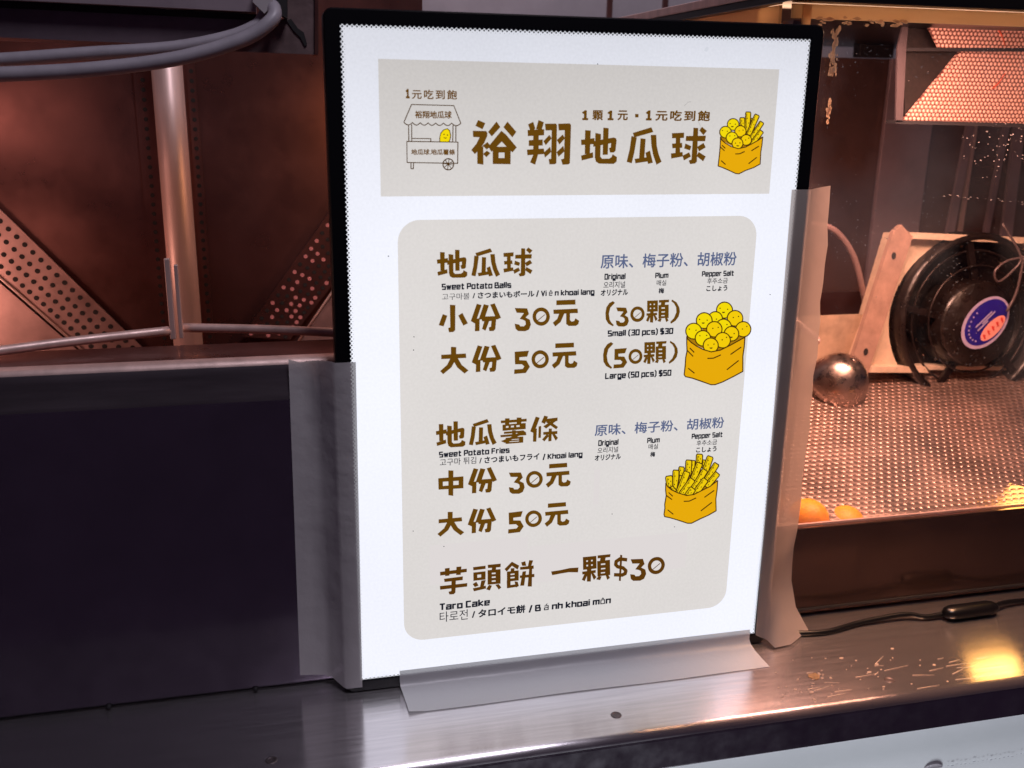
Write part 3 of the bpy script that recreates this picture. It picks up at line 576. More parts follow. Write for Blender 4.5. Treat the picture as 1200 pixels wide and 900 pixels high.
flat('light_panel', [[(-2000, 125), (2000, 125), (2000, 5865), (-2000, 5865)]], L['white'], .0)
bm = bmesh.new(); px = .4/108; k2 = 0
def dd(x, z, r):
    global k2
    disc(bm, (x, -.00115, z), (r, 0, 0), (0, 0, r), 10)
for i in range(109):
    x = -.2 + px*i
    for z, s in ((.5865, -1), (.0125, 1)):
        dd(x, z - s*.0003, .00150)
        if i < 108: dd(x + px/2, z + s*.0016, .00072); dd(x + px, z + s*.0032, .00022)
nz_ = 155; pz = .574/nz_
for i in range(1, nz_):
    z = .0125 + pz*i
    for x, s in ((.2, -1), (-.2, 1)):
        dd(x - s*.0003, z, .00150); dd(x + s*.0016, z + pz/2, .00072); dd(x + s*.0032, z, .00022)
link('dot_border', bm, L['dot'], sg_)
flat('header_panel', [[(-1714, 4557), (1735, 4557), (1728, 5612), (-1712, 5617)]], L['grey'], .0003)
flat('menu_panel', [[(x*1e4, z*1e4) for x, z in rr_pts(-.1583, .1645, .0475, .4365, .0185, 10)]], L['grey'], .0003)
flat('correction_patch', [[(-1340, 1030), (-420, 1030), (-420, 1430), (-1340, 1430)], [(-400, 950), (1180, 950), (1180, 1330), (-400, 1330)], [(205, 1700), (260, 1700), (260, 2050), (205, 2050)]], L['patch'], .00035)
flat('print_specks', [[(x-5, z-3), (x+5, z-4), (x+6, z+3), (x-4, z+4)] for x, z in [(-1459, 3380), (-1464, 3265), (-1488, 1588), (397, 1588), (-1209, 1410), (84, 5619), (1039, 1398), (1830, 3644), (1317, 4009), (-499, 2020), (-1662, 4072)]], L['black'], .0007)['kind'] = 'stuff'
flat('hair_mark', [[(870, 5300), (900, 5330), (930, 5335), (930, 5331), (902, 5326), (873, 5297)], [(1005, 5180), (1030, 5140), (1032, 5100), (1028, 5100), (1026, 5139), (1002, 5178)]], L['patch_dark'], .0007)
flat('smudge', [[(1020, 5745), (1042, 5738), (1056, 5752), (1060, 5772), (1044, 5780), (1028, 5766)]], L['smudge'], .0003)
GLY = {
'title': [[(-914,5164),(-854,5140),(-877,5091),(-936,5118)],[(-958,5079),(-847,5078),(-836,5064),(-837,5038),(-862,4983),(-893,4939),(-939,4894),(-970,4927),(-928,4975),(-901,5028),(-955,5030)],[(-920,4935),(-870,4961),(-867,4809),(-919,4817)],[(-874,4962),(-835,4991),(-806,4958),(-841,4930)],[(-872,4896),(-839,4922),(-810,4902),(-842,4869)],[(-761,5154),(-728,5110),(-799,5035),(-830,5071)],[(-669,5154),(-593,5073),(-626,5029),(-703,5110)],[(-720,5081),(-681,5052),(-587,4949),(-622,4909),(-640,4921),(-715,4995),(-800,4912),(-823,4946),(-818,4965)],[(-791,4954),(-740,4954),(-739,4815),(-789,4815)],[(-691,4954),(-639,4955),(-638,4813),(-689,4814)],[(-791,4953),(-639,4954),(-638,4907),(-790,4907)],[(-790,4863),(-638,4863),(-638,4813),(-789,4815)],[(-495,5134),(-452,5154),(-433,5104),(-442,5090),(-478,5089)],[(-407,5169),(-361,5152),(-377,5090),(-427,5096)],[(-498,5089),(-356,5096),(-357,5047),(-495,5040)],[(-486,5007),(-367,5014),(-366,4965),(-486,4961)],[(-500,4931),(-356,4941),(-347,4896),(-496,4886)],[(-450,5089),(-403,5089),(-399,4911),(-427,4809),(-472,4828),(-446,4888)],[(-351,5140),(-258,5142),(-248,5131),(-244,4821),(-260,4813),(-304,4812),(-312,4855),(-291,4858),(-292,5088),(-345,5086)],[(-311,5051),(-290,5023),(-340,4967),(-361,5000)],[(-302,4956),(-291,4913),(-344,4867),(-356,4907)],[(-238,5141),(-138,5145),(-126,5132),(-126,4821),(-139,4812),(-190,4809),(-205,4852),(-179,4860),(-180,5090),(-231,5087)],[(-195,5055),(-176,5024),(-222,4973),(-246,5010)],[(-188,4964),(-177,4918),(-226,4874),(-245,4911)],[(-3,5092),(47,5089),(47,4900),(2,4896)],[(-36,5013),(82,5028),(84,4979),(-31,4970)],[(-31,4884),(74,4912),(78,4868),(-23,4844)],[(88,5070),(138,5061),(140,4877),(157,4859),(220,4860),(240,4873),(249,4896),(288,4873),(287,4835),(263,4816),(131,4818),(102,4835),(91,4872)],[(156,5113),(204,5110),(206,4892),(160,4891)],[(73,5003),(252,5034),(273,5027),(279,5009),(273,4924),(258,4910),(225,4910),(214,4946),(229,4952),(230,4987),(74,4956)],[(420,5072),(584,5120),(605,5081),(435,5035)],[(409,5047),(458,5035),(442,4911),(424,4821),(377,4833),(399,4939)],[(492,5029),(538,5024),(535,4850),(487,4840)],[(447,4858),(578,4875),(590,4840),(457,4821)],[(543,4909),(583,4928),(615,4826),(571,4816)],[(582,5057),(632,5058),(642,4968),(665,4893),(694,4834),(649,4809),(613,4892),(593,4968)],[(773,5073),(885,5078),(886,5034),(778,5030)],[(812,5035),(853,5036),(859,4903),(816,4898)],[(780,4986),(872,4993),(877,4952),(786,4947)],[(775,4904),(882,4917),(887,4879),(781,4861)],[(968,5120),(1012,5117),(1020,4836),(1005,4820),(958,4815),(943,4845),(968,4853)],[(905,5050),(1088,5054),(1084,5007),(904,5009)],[(1046,5127),(1094,5094),(1065,5058),(1022,5098)],[(902,4988),(960,4965),(948,4930),(894,4946)],[(1070,4994),(1094,4956),(1033,4922),(1013,4960)],[(942,4914),(962,4879),(898,4845),(884,4886)],[(1030,4918),(1100,4879),(1078,4838),(1014,4882)]],
'slogan_dot': [[(432,5227),(463,5227),(464,5199),(434,5199)]],
'balls_name': [[(-1232,4097),(-1192,4094),(-1193,3943),(-1229,3939)],[(-1259,4034),(-1165,4045),(-1163,4006),(-1255,3999)],[(-1255,3930),(-1171,3952),(-1168,3917),(-1249,3898)],[(-1160,4079),(-1119,4072),(-1118,3925),(-1104,3910),(-1054,3911),(-1038,3921),(-1031,3940),(-999,3921),(-1000,3891),(-1020,3876),(-1126,3877),(-1149,3891),(-1157,3921)],[(-1105,4113),(-1066,4111),(-1065,3936),(-1102,3936)],[(-1172,4025),(-1028,4050),(-1012,4045),(-1007,4030),(-1012,3962),(-1024,3951),(-1050,3951),(-1059,3980),(-1047,3985),(-1046,4012),(-1171,3988)],[(-931,4082),(-802,4120),(-785,4089),(-919,4052)],[(-940,4062),(-901,4053),(-914,3955),(-928,3884),(-965,3894),(-947,3977)],[(-874,4048),(-838,4044),(-841,3906),(-878,3899)],[(-910,3913),(-807,3927),(-797,3899),(-902,3884)],[(-834,3954),(-803,3968),(-777,3888),(-812,3880)],[(-803,4070),(-764,4071),(-756,4000),(-738,3940),(-715,3894),(-750,3874),(-779,3940),(-795,4000)],[(-689,4078),(-600,4082),(-600,4047),(-686,4044)],[(-658,4048),(-625,4048),(-621,3943),(-655,3939)],[(-683,4009),(-611,4014),(-607,3982),(-679,3978)],[(-687,3944),(-602,3954),(-598,3924),(-682,3910)],[(-534,4115),(-499,4113),(-493,3890),(-505,3877),(-542,3873),(-554,3897),(-534,3903)],[(-585,4060),(-439,4063),(-442,4025),(-585,4027)],[(-472,4121),(-434,4095),(-457,4066),(-492,4098)],[(-587,4011),(-541,3992),(-550,3964),(-593,3977)],[(-454,4015),(-434,3985),(-483,3958),(-499,3989)],[(-555,3952),(-539,3924),(-590,3897),(-601,3929)],[(-485,3954),(-430,3924),(-447,3891),(-497,3926)]],
'small_price': [[(-1149,3647),(-1102,3643),(-1103,3424),(-1118,3409),(-1157,3407),(-1165,3445),(-1146,3451)],[(-1210,3568),(-1171,3553),(-1204,3460),(-1246,3474)],[(-1077,3550),(-1041,3573),(-993,3480),(-1033,3461)],[(-916,3648),(-874,3635),(-929,3474),(-968,3498)],[(-929,3516),(-890,3521),(-891,3408),(-932,3407)],[(-855,3642),(-810,3630),(-850,3508),(-899,3510)],[(-799,3637),(-759,3647),(-702,3517),(-741,3502)],[(-881,3535),(-744,3534),(-745,3493),(-867,3492)],[(-847,3502),(-805,3495),(-838,3409),(-869,3426)],[(-783,3531),(-743,3530),(-751,3420),(-767,3403),(-804,3404),(-810,3435),(-790,3444)],[(-582,3600),(-471,3593),(-453,3542),(-484,3512),(-518,3499),(-536,3502),(-499,3552),(-564,3557)],[(-536,3502),(-484,3514),(-444,3490),(-434,3447),(-450,3404),(-484,3390),(-548,3394),(-571,3415),(-580,3461),(-540,3452),(-529,3436),(-497,3435),(-480,3452),(-485,3480),(-504,3492)],[(-264,3513),(-266,3492),(-298,3502),(-297,3514)],[(-266,3492),(-274,3472),(-302,3490),(-298,3502)],[(-274,3472),(-286,3455),(-310,3480),(-302,3490)],[(-286,3455),(-302,3443),(-319,3473),(-310,3480)],[(-302,3443),(-321,3435),(-330,3469),(-319,3473)],[(-321,3435),(-341,3433),(-342,3468),(-330,3469)],[(-341,3433),(-362,3437),(-354,3470),(-342,3468)],[(-362,3437),(-381,3446),(-365,3475),(-354,3470)],[(-381,3446),(-397,3460),(-375,3483),(-365,3475)],[(-397,3460),(-410,3477),(-382,3493),(-375,3483)],[(-410,3477),(-418,3497),(-387,3505),(-382,3493)],[(-418,3497),(-422,3518),(-389,3517),(-387,3505)],[(-422,3518),(-419,3540),(-388,3530),(-389,3517)],[(-419,3540),(-412,3559),(-384,3541),(-388,3530)],[(-412,3559),(-400,3575),(-377,3550),(-384,3541)],[(-400,3575),(-384,3588),(-367,3558),(-377,3550)],[(-384,3588),(-365,3595),(-356,3562),(-367,3558)],[(-365,3595),(-345,3597),(-344,3563),(-356,3562)],[(-345,3597),(-325,3594),(-332,3561),(-344,3563)],[(-325,3594),(-306,3585),(-321,3556),(-332,3561)],[(-306,3585),(-289,3572),(-311,3548),(-321,3556)],[(-289,3572),(-276,3554),(-304,3538),(-311,3548)],[(-276,3554),(-268,3534),(-299,3526),(-304,3538)],[(-268,3534),(-264,3513),(-297,3514),(-299,3526)],[(-377,3483),(-372,3478),(-308,3530),(-312,3535)],[(-210,3655),(-37,3656),(-34,3612),(-209,3612)],[(-235,3573),(-13,3575),(-9,3535),(-231,3534)],[(-181,3537),(-132,3538),(-165,3460),(-213,3422),(-237,3457),(-197,3490)],[(-117,3538),(-82,3537),(-80,3474),(-64,3460),(-41,3466),(-30,3489),(5,3465),(-2,3434),(-25,3420),(-90,3422),(-114,3441)]],
'small_count': [[(310,3632),(330,3616),(289,3573),(278,3519),(287,3467),(305,3437),(330,3414),(320,3403),(276,3429),(251,3468),(245,3526),(252,3577),(277,3615)],[(632,3625),(658,3625),(659,3596),(634,3596)],[(634,3596),(659,3596),(660,3584),(634,3584)],[(634,3584),(660,3584),(661,3560),(636,3560)],[(636,3560),(661,3560),(662,3548),(636,3548)],[(636,3548),(662,3548),(663,3523),(638,3523)],[(658,3625),(670,3625),(671,3596),(659,3596)],[(660,3584),(672,3584),(673,3560),(661,3560)],[(662,3548),(674,3548),(676,3523),(663,3523)],[(670,3625),(693,3625),(695,3596),(671,3596)],[(671,3596),(695,3596),(696,3584),(672,3584)],[(672,3584),(696,3584),(697,3560),(673,3560)],[(673,3560),(697,3560),(698,3548),(674,3548)],[(674,3548),(698,3548),(699,3523),(676,3523)],[(693,3625),(705,3625),(707,3596),(695,3596)],[(696,3584),(708,3584),(709,3560),(697,3560)],[(698,3548),(710,3549),(712,3523),(699,3523)],[(705,3625),(734,3625),(736,3596),(707,3596)],[(707,3596),(736,3596),(736,3584),(708,3584)],[(708,3584),(736,3584),(738,3560),(709,3560)],[(709,3560),(738,3560),(738,3549),(710,3549)],[(710,3549),(738,3549),(740,3523),(712,3523)],[(631,3510),(734,3512),(735,3490),(634,3487)],[(666,3527),(700,3528),(700,3422),(670,3426)],[(650,3491),(674,3485),(653,3431),(631,3444)],[(699,3491),(718,3490),(742,3454),(723,3433)],[(743,3627),(842,3628),(840,3604),(745,3603)],[(767,3609),(807,3611),(803,3577),(762,3576)],[(742,3582),(769,3582),(770,3559),(743,3558)],[(743,3558),(770,3559),(771,3547),(744,3546)],[(744,3546),(771,3547),(773,3522),(746,3522)],[(746,3522),(773,3522),(773,3512),(746,3511)],[(746,3511),(773,3512),(775,3488),(748,3488)],[(748,3488),(775,3488),(775,3479),(748,3479)],[(748,3479),(775,3479),(777,3459),(749,3459)],[(769,3582),(770,3582),(772,3559),(770,3559)],[(770,3559),(772,3559),(773,3547),(771,3547)],[(771,3547),(773,3547),(774,3522),(773,3522)],[(773,3522),(774,3522),(775,3512),(773,3512)],[(773,3512),(775,3512),(776,3488),(775,3488)],[(775,3479),(777,3479),(778,3459),(777,3459)],[(770,3582),(800,3582),(802,3559),(772,3559)],[(773,3547),(802,3547),(804,3522),(774,3522)],[(775,3512),(805,3512),(806,3488),(776,3488)],[(777,3479),(807,3479),(808,3460),(778,3459)],[(800,3582),(803,3582),(804,3559),(802,3559)],[(802,3547),(805,3547),(807,3522),(804,3522)],[(805,3512),(807,3512),(809,3488),(806,3488)],[(806,3488),(809,3488),(810,3479),(807,3479)],[(807,3479),(810,3479),(811,3460),(808,3460)],[(803,3582),(840,3583),(841,3560),(804,3559)],[(804,3559),(841,3560),(842,3548),(805,3547)],[(805,3547),(842,3548),(844,3523),(807,3522)],[(807,3522),(844,3523),(844,3512),(807,3512)],[(807,3512),(844,3512),(846,3489),(809,3488)],[(809,3488),(846,3489),(846,3480),(810,3479)],[(810,3479),(846,3480),(848,3460),(811,3460)],[(757,3461),(781,3455),(771,3426),(740,3436)],[(812,3459),(834,3461),(848,3436),(826,3422)],[(868,3629),(914,3601),(944,3554),(952,3515),(943,3469),(915,3431),(872,3405),(865,3423),(899,3458),(918,3509),(913,3555),(890,3592),(864,3612)],[(343,3574),(437,3568),(452,3525),(427,3499),(398,3488),(382,3491),(413,3533),(358,3538)],[(382,3491),(427,3501),(460,3480),(469,3445),(455,3408),(426,3396),(372,3400),(353,3417),(345,3456),(379,3449),(388,3435),(415,3434),(430,3449),(425,3472),(410,3482)],[(615,3503),(614,3484),(586,3493),(587,3504)],[(614,3484),(607,3467),(582,3483),(586,3493)],[(607,3467),(597,3453),(576,3475),(582,3483)],[(597,3453),(583,3442),(568,3468),(576,3475)],[(583,3442),(566,3435),(558,3464),(568,3468)],[(566,3435),(549,3434),(548,3464),(558,3464)],[(549,3434),(531,3437),(538,3465),(548,3464)],[(531,3437),(514,3444),(528,3470),(538,3465)],[(514,3444),(500,3456),(519,3477),(528,3470)],[(500,3456),(489,3472),(513,3486),(519,3477)],[(489,3472),(481,3489),(508,3496),(513,3486)],[(481,3489),(479,3508),(507,3507),(508,3496)],[(479,3508),(481,3526),(508,3517),(507,3507)],[(481,3526),(487,3543),(512,3527),(508,3517)],[(487,3543),(498,3557),(518,3536),(512,3527)],[(498,3557),(511,3568),(526,3542),(518,3536)],[(511,3568),(528,3574),(536,3546),(526,3542)],[(528,3574),(545,3576),(546,3547),(536,3546)],[(545,3576),(563,3573),(556,3545),(546,3547)],[(563,3573),(580,3566),(566,3540),(556,3545)],[(580,3566),(594,3554),(575,3534),(566,3540)],[(594,3554),(605,3539),(581,3525),(575,3534)],[(605,3539),(613,3521),(586,3515),(581,3525)],[(613,3521),(615,3503),(587,3504),(586,3515)],[(518,3476),(522,3472),(578,3518),(574,3522)]],
'large_price': [[(-1225,3212),(-1010,3214),(-1006,3174),(-1225,3173)],[(-1141,3279),(-1094,3275),(-1095,3172),(-1136,3096),(-1209,3038),(-1236,3067),(-1175,3119),(-1141,3186)],[(-1130,3174),(-1091,3195),(-1046,3113),(-986,3061),(-1021,3034),(-1085,3092)],[(-906,3282),(-864,3269),(-918,3108),(-958,3132)],[(-919,3151),(-880,3155),(-881,3043),(-922,3042)],[(-845,3276),(-800,3264),(-840,3142),(-889,3144)],[(-789,3271),(-750,3281),(-693,3152),(-731,3136)],[(-871,3169),(-734,3169),(-736,3127),(-857,3126)],[(-837,3137),(-796,3130),(-828,3044),(-859,3061)],[(-773,3166),(-734,3164),(-742,3054),(-757,3038),(-795,3039),(-801,3070),(-780,3078)],[(-576,3210),(-446,3214),(-462,3160),(-532,3158),(-532,3132),(-468,3126),(-435,3066),(-471,3012),(-578,3008),(-576,3049),(-501,3051),(-486,3072),(-508,3093),(-571,3096)],[(-263,3128),(-265,3107),(-297,3117),(-296,3129)],[(-265,3107),(-273,3087),(-302,3105),(-297,3117)],[(-273,3087),(-285,3070),(-309,3095),(-302,3105)],[(-285,3070),(-301,3057),(-318,3088),(-309,3095)],[(-301,3057),(-320,3050),(-330,3084),(-318,3088)],[(-320,3050),(-341,3048),(-342,3082),(-330,3084)],[(-341,3048),(-362,3051),(-354,3084),(-342,3082)],[(-362,3051),(-381,3060),(-365,3090),(-354,3084)],[(-381,3060),(-398,3074),(-375,3098),(-365,3090)],[(-398,3074),(-411,3092),(-383,3108),(-375,3098)],[(-411,3092),(-419,3112),(-388,3120),(-383,3108)],[(-419,3112),(-422,3134),(-390,3133),(-388,3120)],[(-422,3134),(-420,3155),(-388,3145),(-390,3133)],[(-420,3155),(-413,3175),(-384,3157),(-388,3145)],[(-413,3175),(-400,3192),(-377,3166),(-384,3157)],[(-400,3192),(-384,3204),(-367,3174),(-377,3166)],[(-384,3204),(-365,3212),(-356,3178),(-367,3174)],[(-365,3212),(-345,3214),(-344,3179),(-356,3178)],[(-345,3214),(-324,3210),(-332,3177),(-344,3179)],[(-324,3210),(-305,3201),(-321,3172),(-332,3177)],[(-305,3201),(-288,3188),(-311,3164),(-321,3172)],[(-288,3188),(-275,3170),(-303,3154),(-311,3164)],[(-275,3170),(-266,3150),(-298,3142),(-303,3154)],[(-266,3150),(-263,3128),(-296,3129),(-298,3142)],[(-377,3098),(-372,3093),(-307,3146),(-312,3151)],[(-208,3269),(-37,3269),(-34,3226),(-207,3226)],[(-232,3188),(-14,3190),(-10,3150),(-229,3150)],[(-180,3152),(-131,3153),(-164,3076),(-211,3038),(-235,3073),(-196,3106)],[(-116,3154),(-82,3152),(-80,3090),(-64,3076),(-41,3082),(-30,3105),(4,3081),(-3,3051),(-25,3037),(-89,3039),(-113,3057)]],
'large_count': [[(310,3260),(333,3243),(288,3196),(276,3137),(286,3081),(306,3048),(332,3023),(322,3011),(273,3039),(246,3082),(240,3145),(248,3201),(275,3242)],[(346,3194),(463,3198),(448,3150),(385,3148),(386,3124),(443,3119),(473,3064),(440,3016),(343,3013),(345,3050),(413,3051),(426,3070),(407,3089),(349,3092)],[(616,3113),(614,3095),(587,3104),(588,3114)],[(614,3095),(608,3078),(584,3094),(587,3104)],[(608,3078),(598,3064),(578,3086),(584,3094)],[(598,3064),(584,3054),(570,3079),(578,3086)],[(584,3054),(568,3047),(560,3076),(570,3079)],[(568,3047),(551,3045),(550,3075),(560,3076)],[(551,3045),(533,3048),(540,3076),(550,3075)],[(533,3048),(517,3056),(530,3081),(540,3076)],[(517,3056),(502,3068),(522,3088),(530,3081)],[(502,3068),(492,3083),(515,3096),(522,3088)],[(492,3083),(484,3100),(511,3106),(515,3096)],[(484,3100),(482,3118),(509,3117),(511,3106)],[(482,3118),(484,3136),(510,3128),(509,3117)],[(484,3136),(490,3153),(514,3137),(510,3128)],[(490,3153),(500,3167),(520,3145),(514,3137)],[(500,3167),(514,3177),(528,3152),(520,3145)],[(514,3177),(530,3184),(538,3155),(528,3152)],[(530,3184),(547,3186),(548,3156),(538,3155)],[(547,3186),(564,3183),(558,3155),(548,3156)],[(564,3183),(581,3175),(568,3150),(558,3155)],[(581,3175),(595,3163),(576,3144),(568,3150)],[(595,3163),(606,3149),(582,3135),(576,3144)],[(606,3149),(613,3131),(587,3125),(582,3135)],[(613,3131),(616,3113),(588,3114),(587,3125)],[(520,3087),(524,3083),(579,3128),(575,3132)],[(627,3244),(653,3244),(655,3214),(629,3214)],[(629,3214),(655,3214),(655,3202),(629,3202)],[(629,3202),(655,3202),(657,3178),(631,3178)],[(631,3178),(657,3178),(658,3166),(631,3166)],[(631,3166),(658,3166),(659,3140),(633,3140)],[(653,3244),(665,3244),(667,3214),(655,3214)],[(655,3202),(668,3202),(669,3178),(657,3178)],[(658,3166),(670,3166),(671,3140),(659,3140)],[(665,3244),(689,3244),(691,3214),(667,3214)],[(667,3214),(691,3214),(692,3203),(668,3202)],[(668,3202),(692,3203),(693,3178),(669,3178)],[(669,3178),(693,3178),(694,3166),(670,3166)],[(670,3166),(694,3166),(696,3140),(671,3140)],[(689,3244),(702,3244),(704,3214),(691,3214)],[(692,3203),(704,3203),(706,3178),(693,3178)],[(694,3166),(706,3166),(708,3141),(696,3140)],[(702,3244),(731,3244),(732,3215),(704,3214)],[(704,3214),(732,3215),(733,3203),(704,3203)],[(704,3203),(733,3203),(735,3178),(706,3178)],[(706,3178),(735,3178),(735,3167),(706,3166)],[(706,3166),(735,3167),(737,3141),(708,3141)],[(626,3127),(731,3130),(732,3106),(629,3104)],[(662,3145),(697,3145),(696,3038),(666,3041)],[(645,3108),(670,3102),(649,3047),(626,3061)],[(695,3108),(714,3107),(739,3070),(720,3048)],[(740,3246),(841,3247),(839,3223),(742,3222)],[(764,3227),(805,3230),(801,3195),(759,3195)],[(739,3200),(766,3200),(768,3177),(740,3176)],[(740,3176),(768,3177),(769,3165),(741,3164)],[(741,3164),(769,3165),(770,3140),(742,3139)],[(742,3139),(770,3140),(771,3129),(743,3129)],[(743,3129),(771,3129),(772,3105),(745,3105)],[(745,3105),(772,3105),(773,3096),(745,3095)],[(745,3095),(773,3096),(774,3076),(746,3076)],[(766,3200),(768,3200),(769,3177),(768,3177)],[(768,3177),(769,3177),(770,3165),(769,3165)],[(769,3165),(770,3165),(772,3140),(770,3140)],[(770,3140),(772,3140),(772,3129),(771,3129)],[(771,3129),(772,3129),(774,3105),(772,3105)],[(773,3096),(774,3096),(776,3076),(774,3076)],[(768,3200),(798,3201),(800,3177),(769,3177)],[(770,3165),(800,3165),(802,3140),(772,3140)],[(772,3129),(803,3129),(804,3105),(774,3105)],[(774,3096),(805,3096),(806,3076),(776,3076)],[(798,3201),(801,3201),(802,3177),(800,3177)],[(800,3165),(803,3165),(805,3140),(802,3140)],[(803,3129),(805,3129),(807,3105),(804,3105)],[(804,3105),(807,3105),(808,3096),(805,3096)],[(805,3096),(808,3096),(809,3076),(806,3076)],[(801,3201),(838,3201),(840,3178),(802,3177)],[(802,3177),(840,3178),(841,3166),(803,3165)],[(803,3165),(841,3166),(842,3140),(805,3140)],[(805,3140),(842,3140),(843,3130),(805,3129)],[(805,3129),(843,3130),(844,3106),(807,3105)],[(807,3105),(844,3106),(845,3096),(808,3096)],[(808,3096),(845,3096),(846,3076),(809,3076)],[(755,3078),(779,3072),(768,3042),(737,3052)],[(810,3076),(832,3078),(846,3052),(824,3038)],[(876,3248),(921,3220),(951,3175),(958,3137),(950,3093),(922,3056),(881,3030),(874,3048),(907,3082),(926,3132),(921,3176),(899,3211),(873,3231)]],
'fries_name': [[(-1250,2586),(-1209,2584),(-1209,2430),(-1246,2426)],[(-1276,2522),(-1181,2534),(-1179,2494),(-1273,2486)],[(-1272,2416),(-1187,2439),(-1184,2403),(-1266,2384)],[(-1176,2568),(-1134,2561),(-1133,2411),(-1119,2396),(-1068,2397),(-1052,2407),(-1044,2426),(-1012,2407),(-1013,2376),(-1033,2361),(-1141,2362),(-1164,2376),(-1173,2407)],[(-1120,2603),(-1080,2601),(-1079,2422),(-1117,2422)],[(-1188,2513),(-1041,2539),(-1024,2533),(-1020,2518),(-1024,2449),(-1036,2438),(-1064,2438),(-1072,2467),(-1060,2472),(-1059,2500),(-1186,2476)],[(-947,2568),(-816,2606),(-799,2575),(-935,2538)],[(-955,2548),(-917,2538),(-929,2439),(-944,2367),(-981,2377),(-963,2461)],[(-889,2533),(-852,2530),(-855,2390),(-893,2382)],[(-925,2397),(-821,2410),(-811,2382),(-917,2367)],[(-849,2438),(-816,2453),(-791,2371),(-826,2363)],[(-817,2556),(-777,2556),(-769,2485),(-751,2424),(-727,2377),(-764,2357),(-792,2424),(-808,2485)],[(-693,2583),(-455,2587),(-454,2560),(-690,2558)],[(-654,2602),(-612,2600),(-614,2543),(-653,2543)],[(-547,2603),(-502,2600),(-504,2542),(-546,2543)],[(-676,2544),(-644,2544),(-644,2528),(-676,2528)],[(-676,2528),(-644,2528),(-644,2512),(-675,2512)],[(-675,2512),(-644,2512),(-644,2486),(-675,2486)],[(-644,2544),(-622,2545),(-621,2529),(-644,2528)],[(-644,2512),(-621,2512),(-621,2487),(-644,2486)],[(-622,2545),(-598,2545),(-598,2529),(-621,2529)],[(-621,2529),(-598,2529),(-598,2513),(-621,2512)],[(-621,2512),(-598,2513),(-598,2487),(-621,2487)],[(-598,2545),(-571,2546),(-571,2529),(-598,2529)],[(-598,2513),(-571,2513),(-570,2487),(-598,2487)],[(-571,2546),(-548,2546),(-548,2530),(-571,2529)],[(-571,2529),(-548,2530),(-548,2514),(-571,2513)],[(-571,2513),(-548,2514),(-547,2488),(-570,2487)],[(-548,2546),(-519,2546),(-519,2530),(-548,2530)],[(-548,2514),(-518,2514),(-518,2488),(-547,2488)],[(-519,2546),(-462,2547),(-462,2531),(-519,2530)],[(-519,2530),(-462,2531),(-462,2515),(-518,2514)],[(-518,2514),(-462,2515),(-461,2489),(-518,2488)],[(-662,2476),(-479,2478),(-478,2457),(-662,2456)],[(-587,2486),(-552,2483),(-551,2418),(-586,2421)],[(-695,2447),(-457,2452),(-454,2431),(-691,2426)],[(-489,2479),(-454,2457),(-556,2413),(-650,2369),(-690,2390),(-599,2422)],[(-646,2418),(-609,2419),(-609,2400),(-646,2400)],[(-646,2400),(-609,2400),(-609,2394),(-645,2393)],[(-645,2393),(-609,2394),(-609,2382),(-645,2382)],[(-645,2382),(-609,2382),(-608,2376),(-645,2375)],[(-645,2375),(-608,2376),(-608,2360),(-645,2360)],[(-609,2419),(-523,2420),(-523,2401),(-609,2400)],[(-609,2394),(-522,2395),(-522,2383),(-609,2382)],[(-608,2376),(-522,2376),(-522,2361),(-608,2360)],[(-523,2420),(-483,2420),(-482,2402),(-523,2401)],[(-523,2401),(-482,2402),(-482,2395),(-522,2395)],[(-522,2395),(-482,2395),(-482,2384),(-522,2383)],[(-522,2383),(-482,2384),(-482,2377),(-522,2376)],[(-522,2376),(-482,2377),(-482,2362),(-522,2361)],[(-371,2601),(-333,2588),(-383,2445),(-420,2464)],[(-391,2489),(-357,2487),(-360,2362),(-392,2364)],[(-342,2507),(-318,2509),(-318,2397),(-342,2396)],[(-291,2606),(-256,2594),(-284,2525),(-318,2544)],[(-275,2573),(-166,2580),(-167,2547),(-285,2546)],[(-210,2558),(-173,2551),(-272,2481),(-299,2505)],[(-276,2543),(-242,2552),(-160,2490),(-176,2467)],[(-298,2450),(-165,2452),(-164,2423),(-297,2423)],[(-246,2480),(-217,2478),(-218,2358),(-248,2357)],[(-262,2430),(-240,2411),(-285,2359),(-307,2380)],[(-215,2426),(-191,2429),(-157,2384),(-178,2358)]],
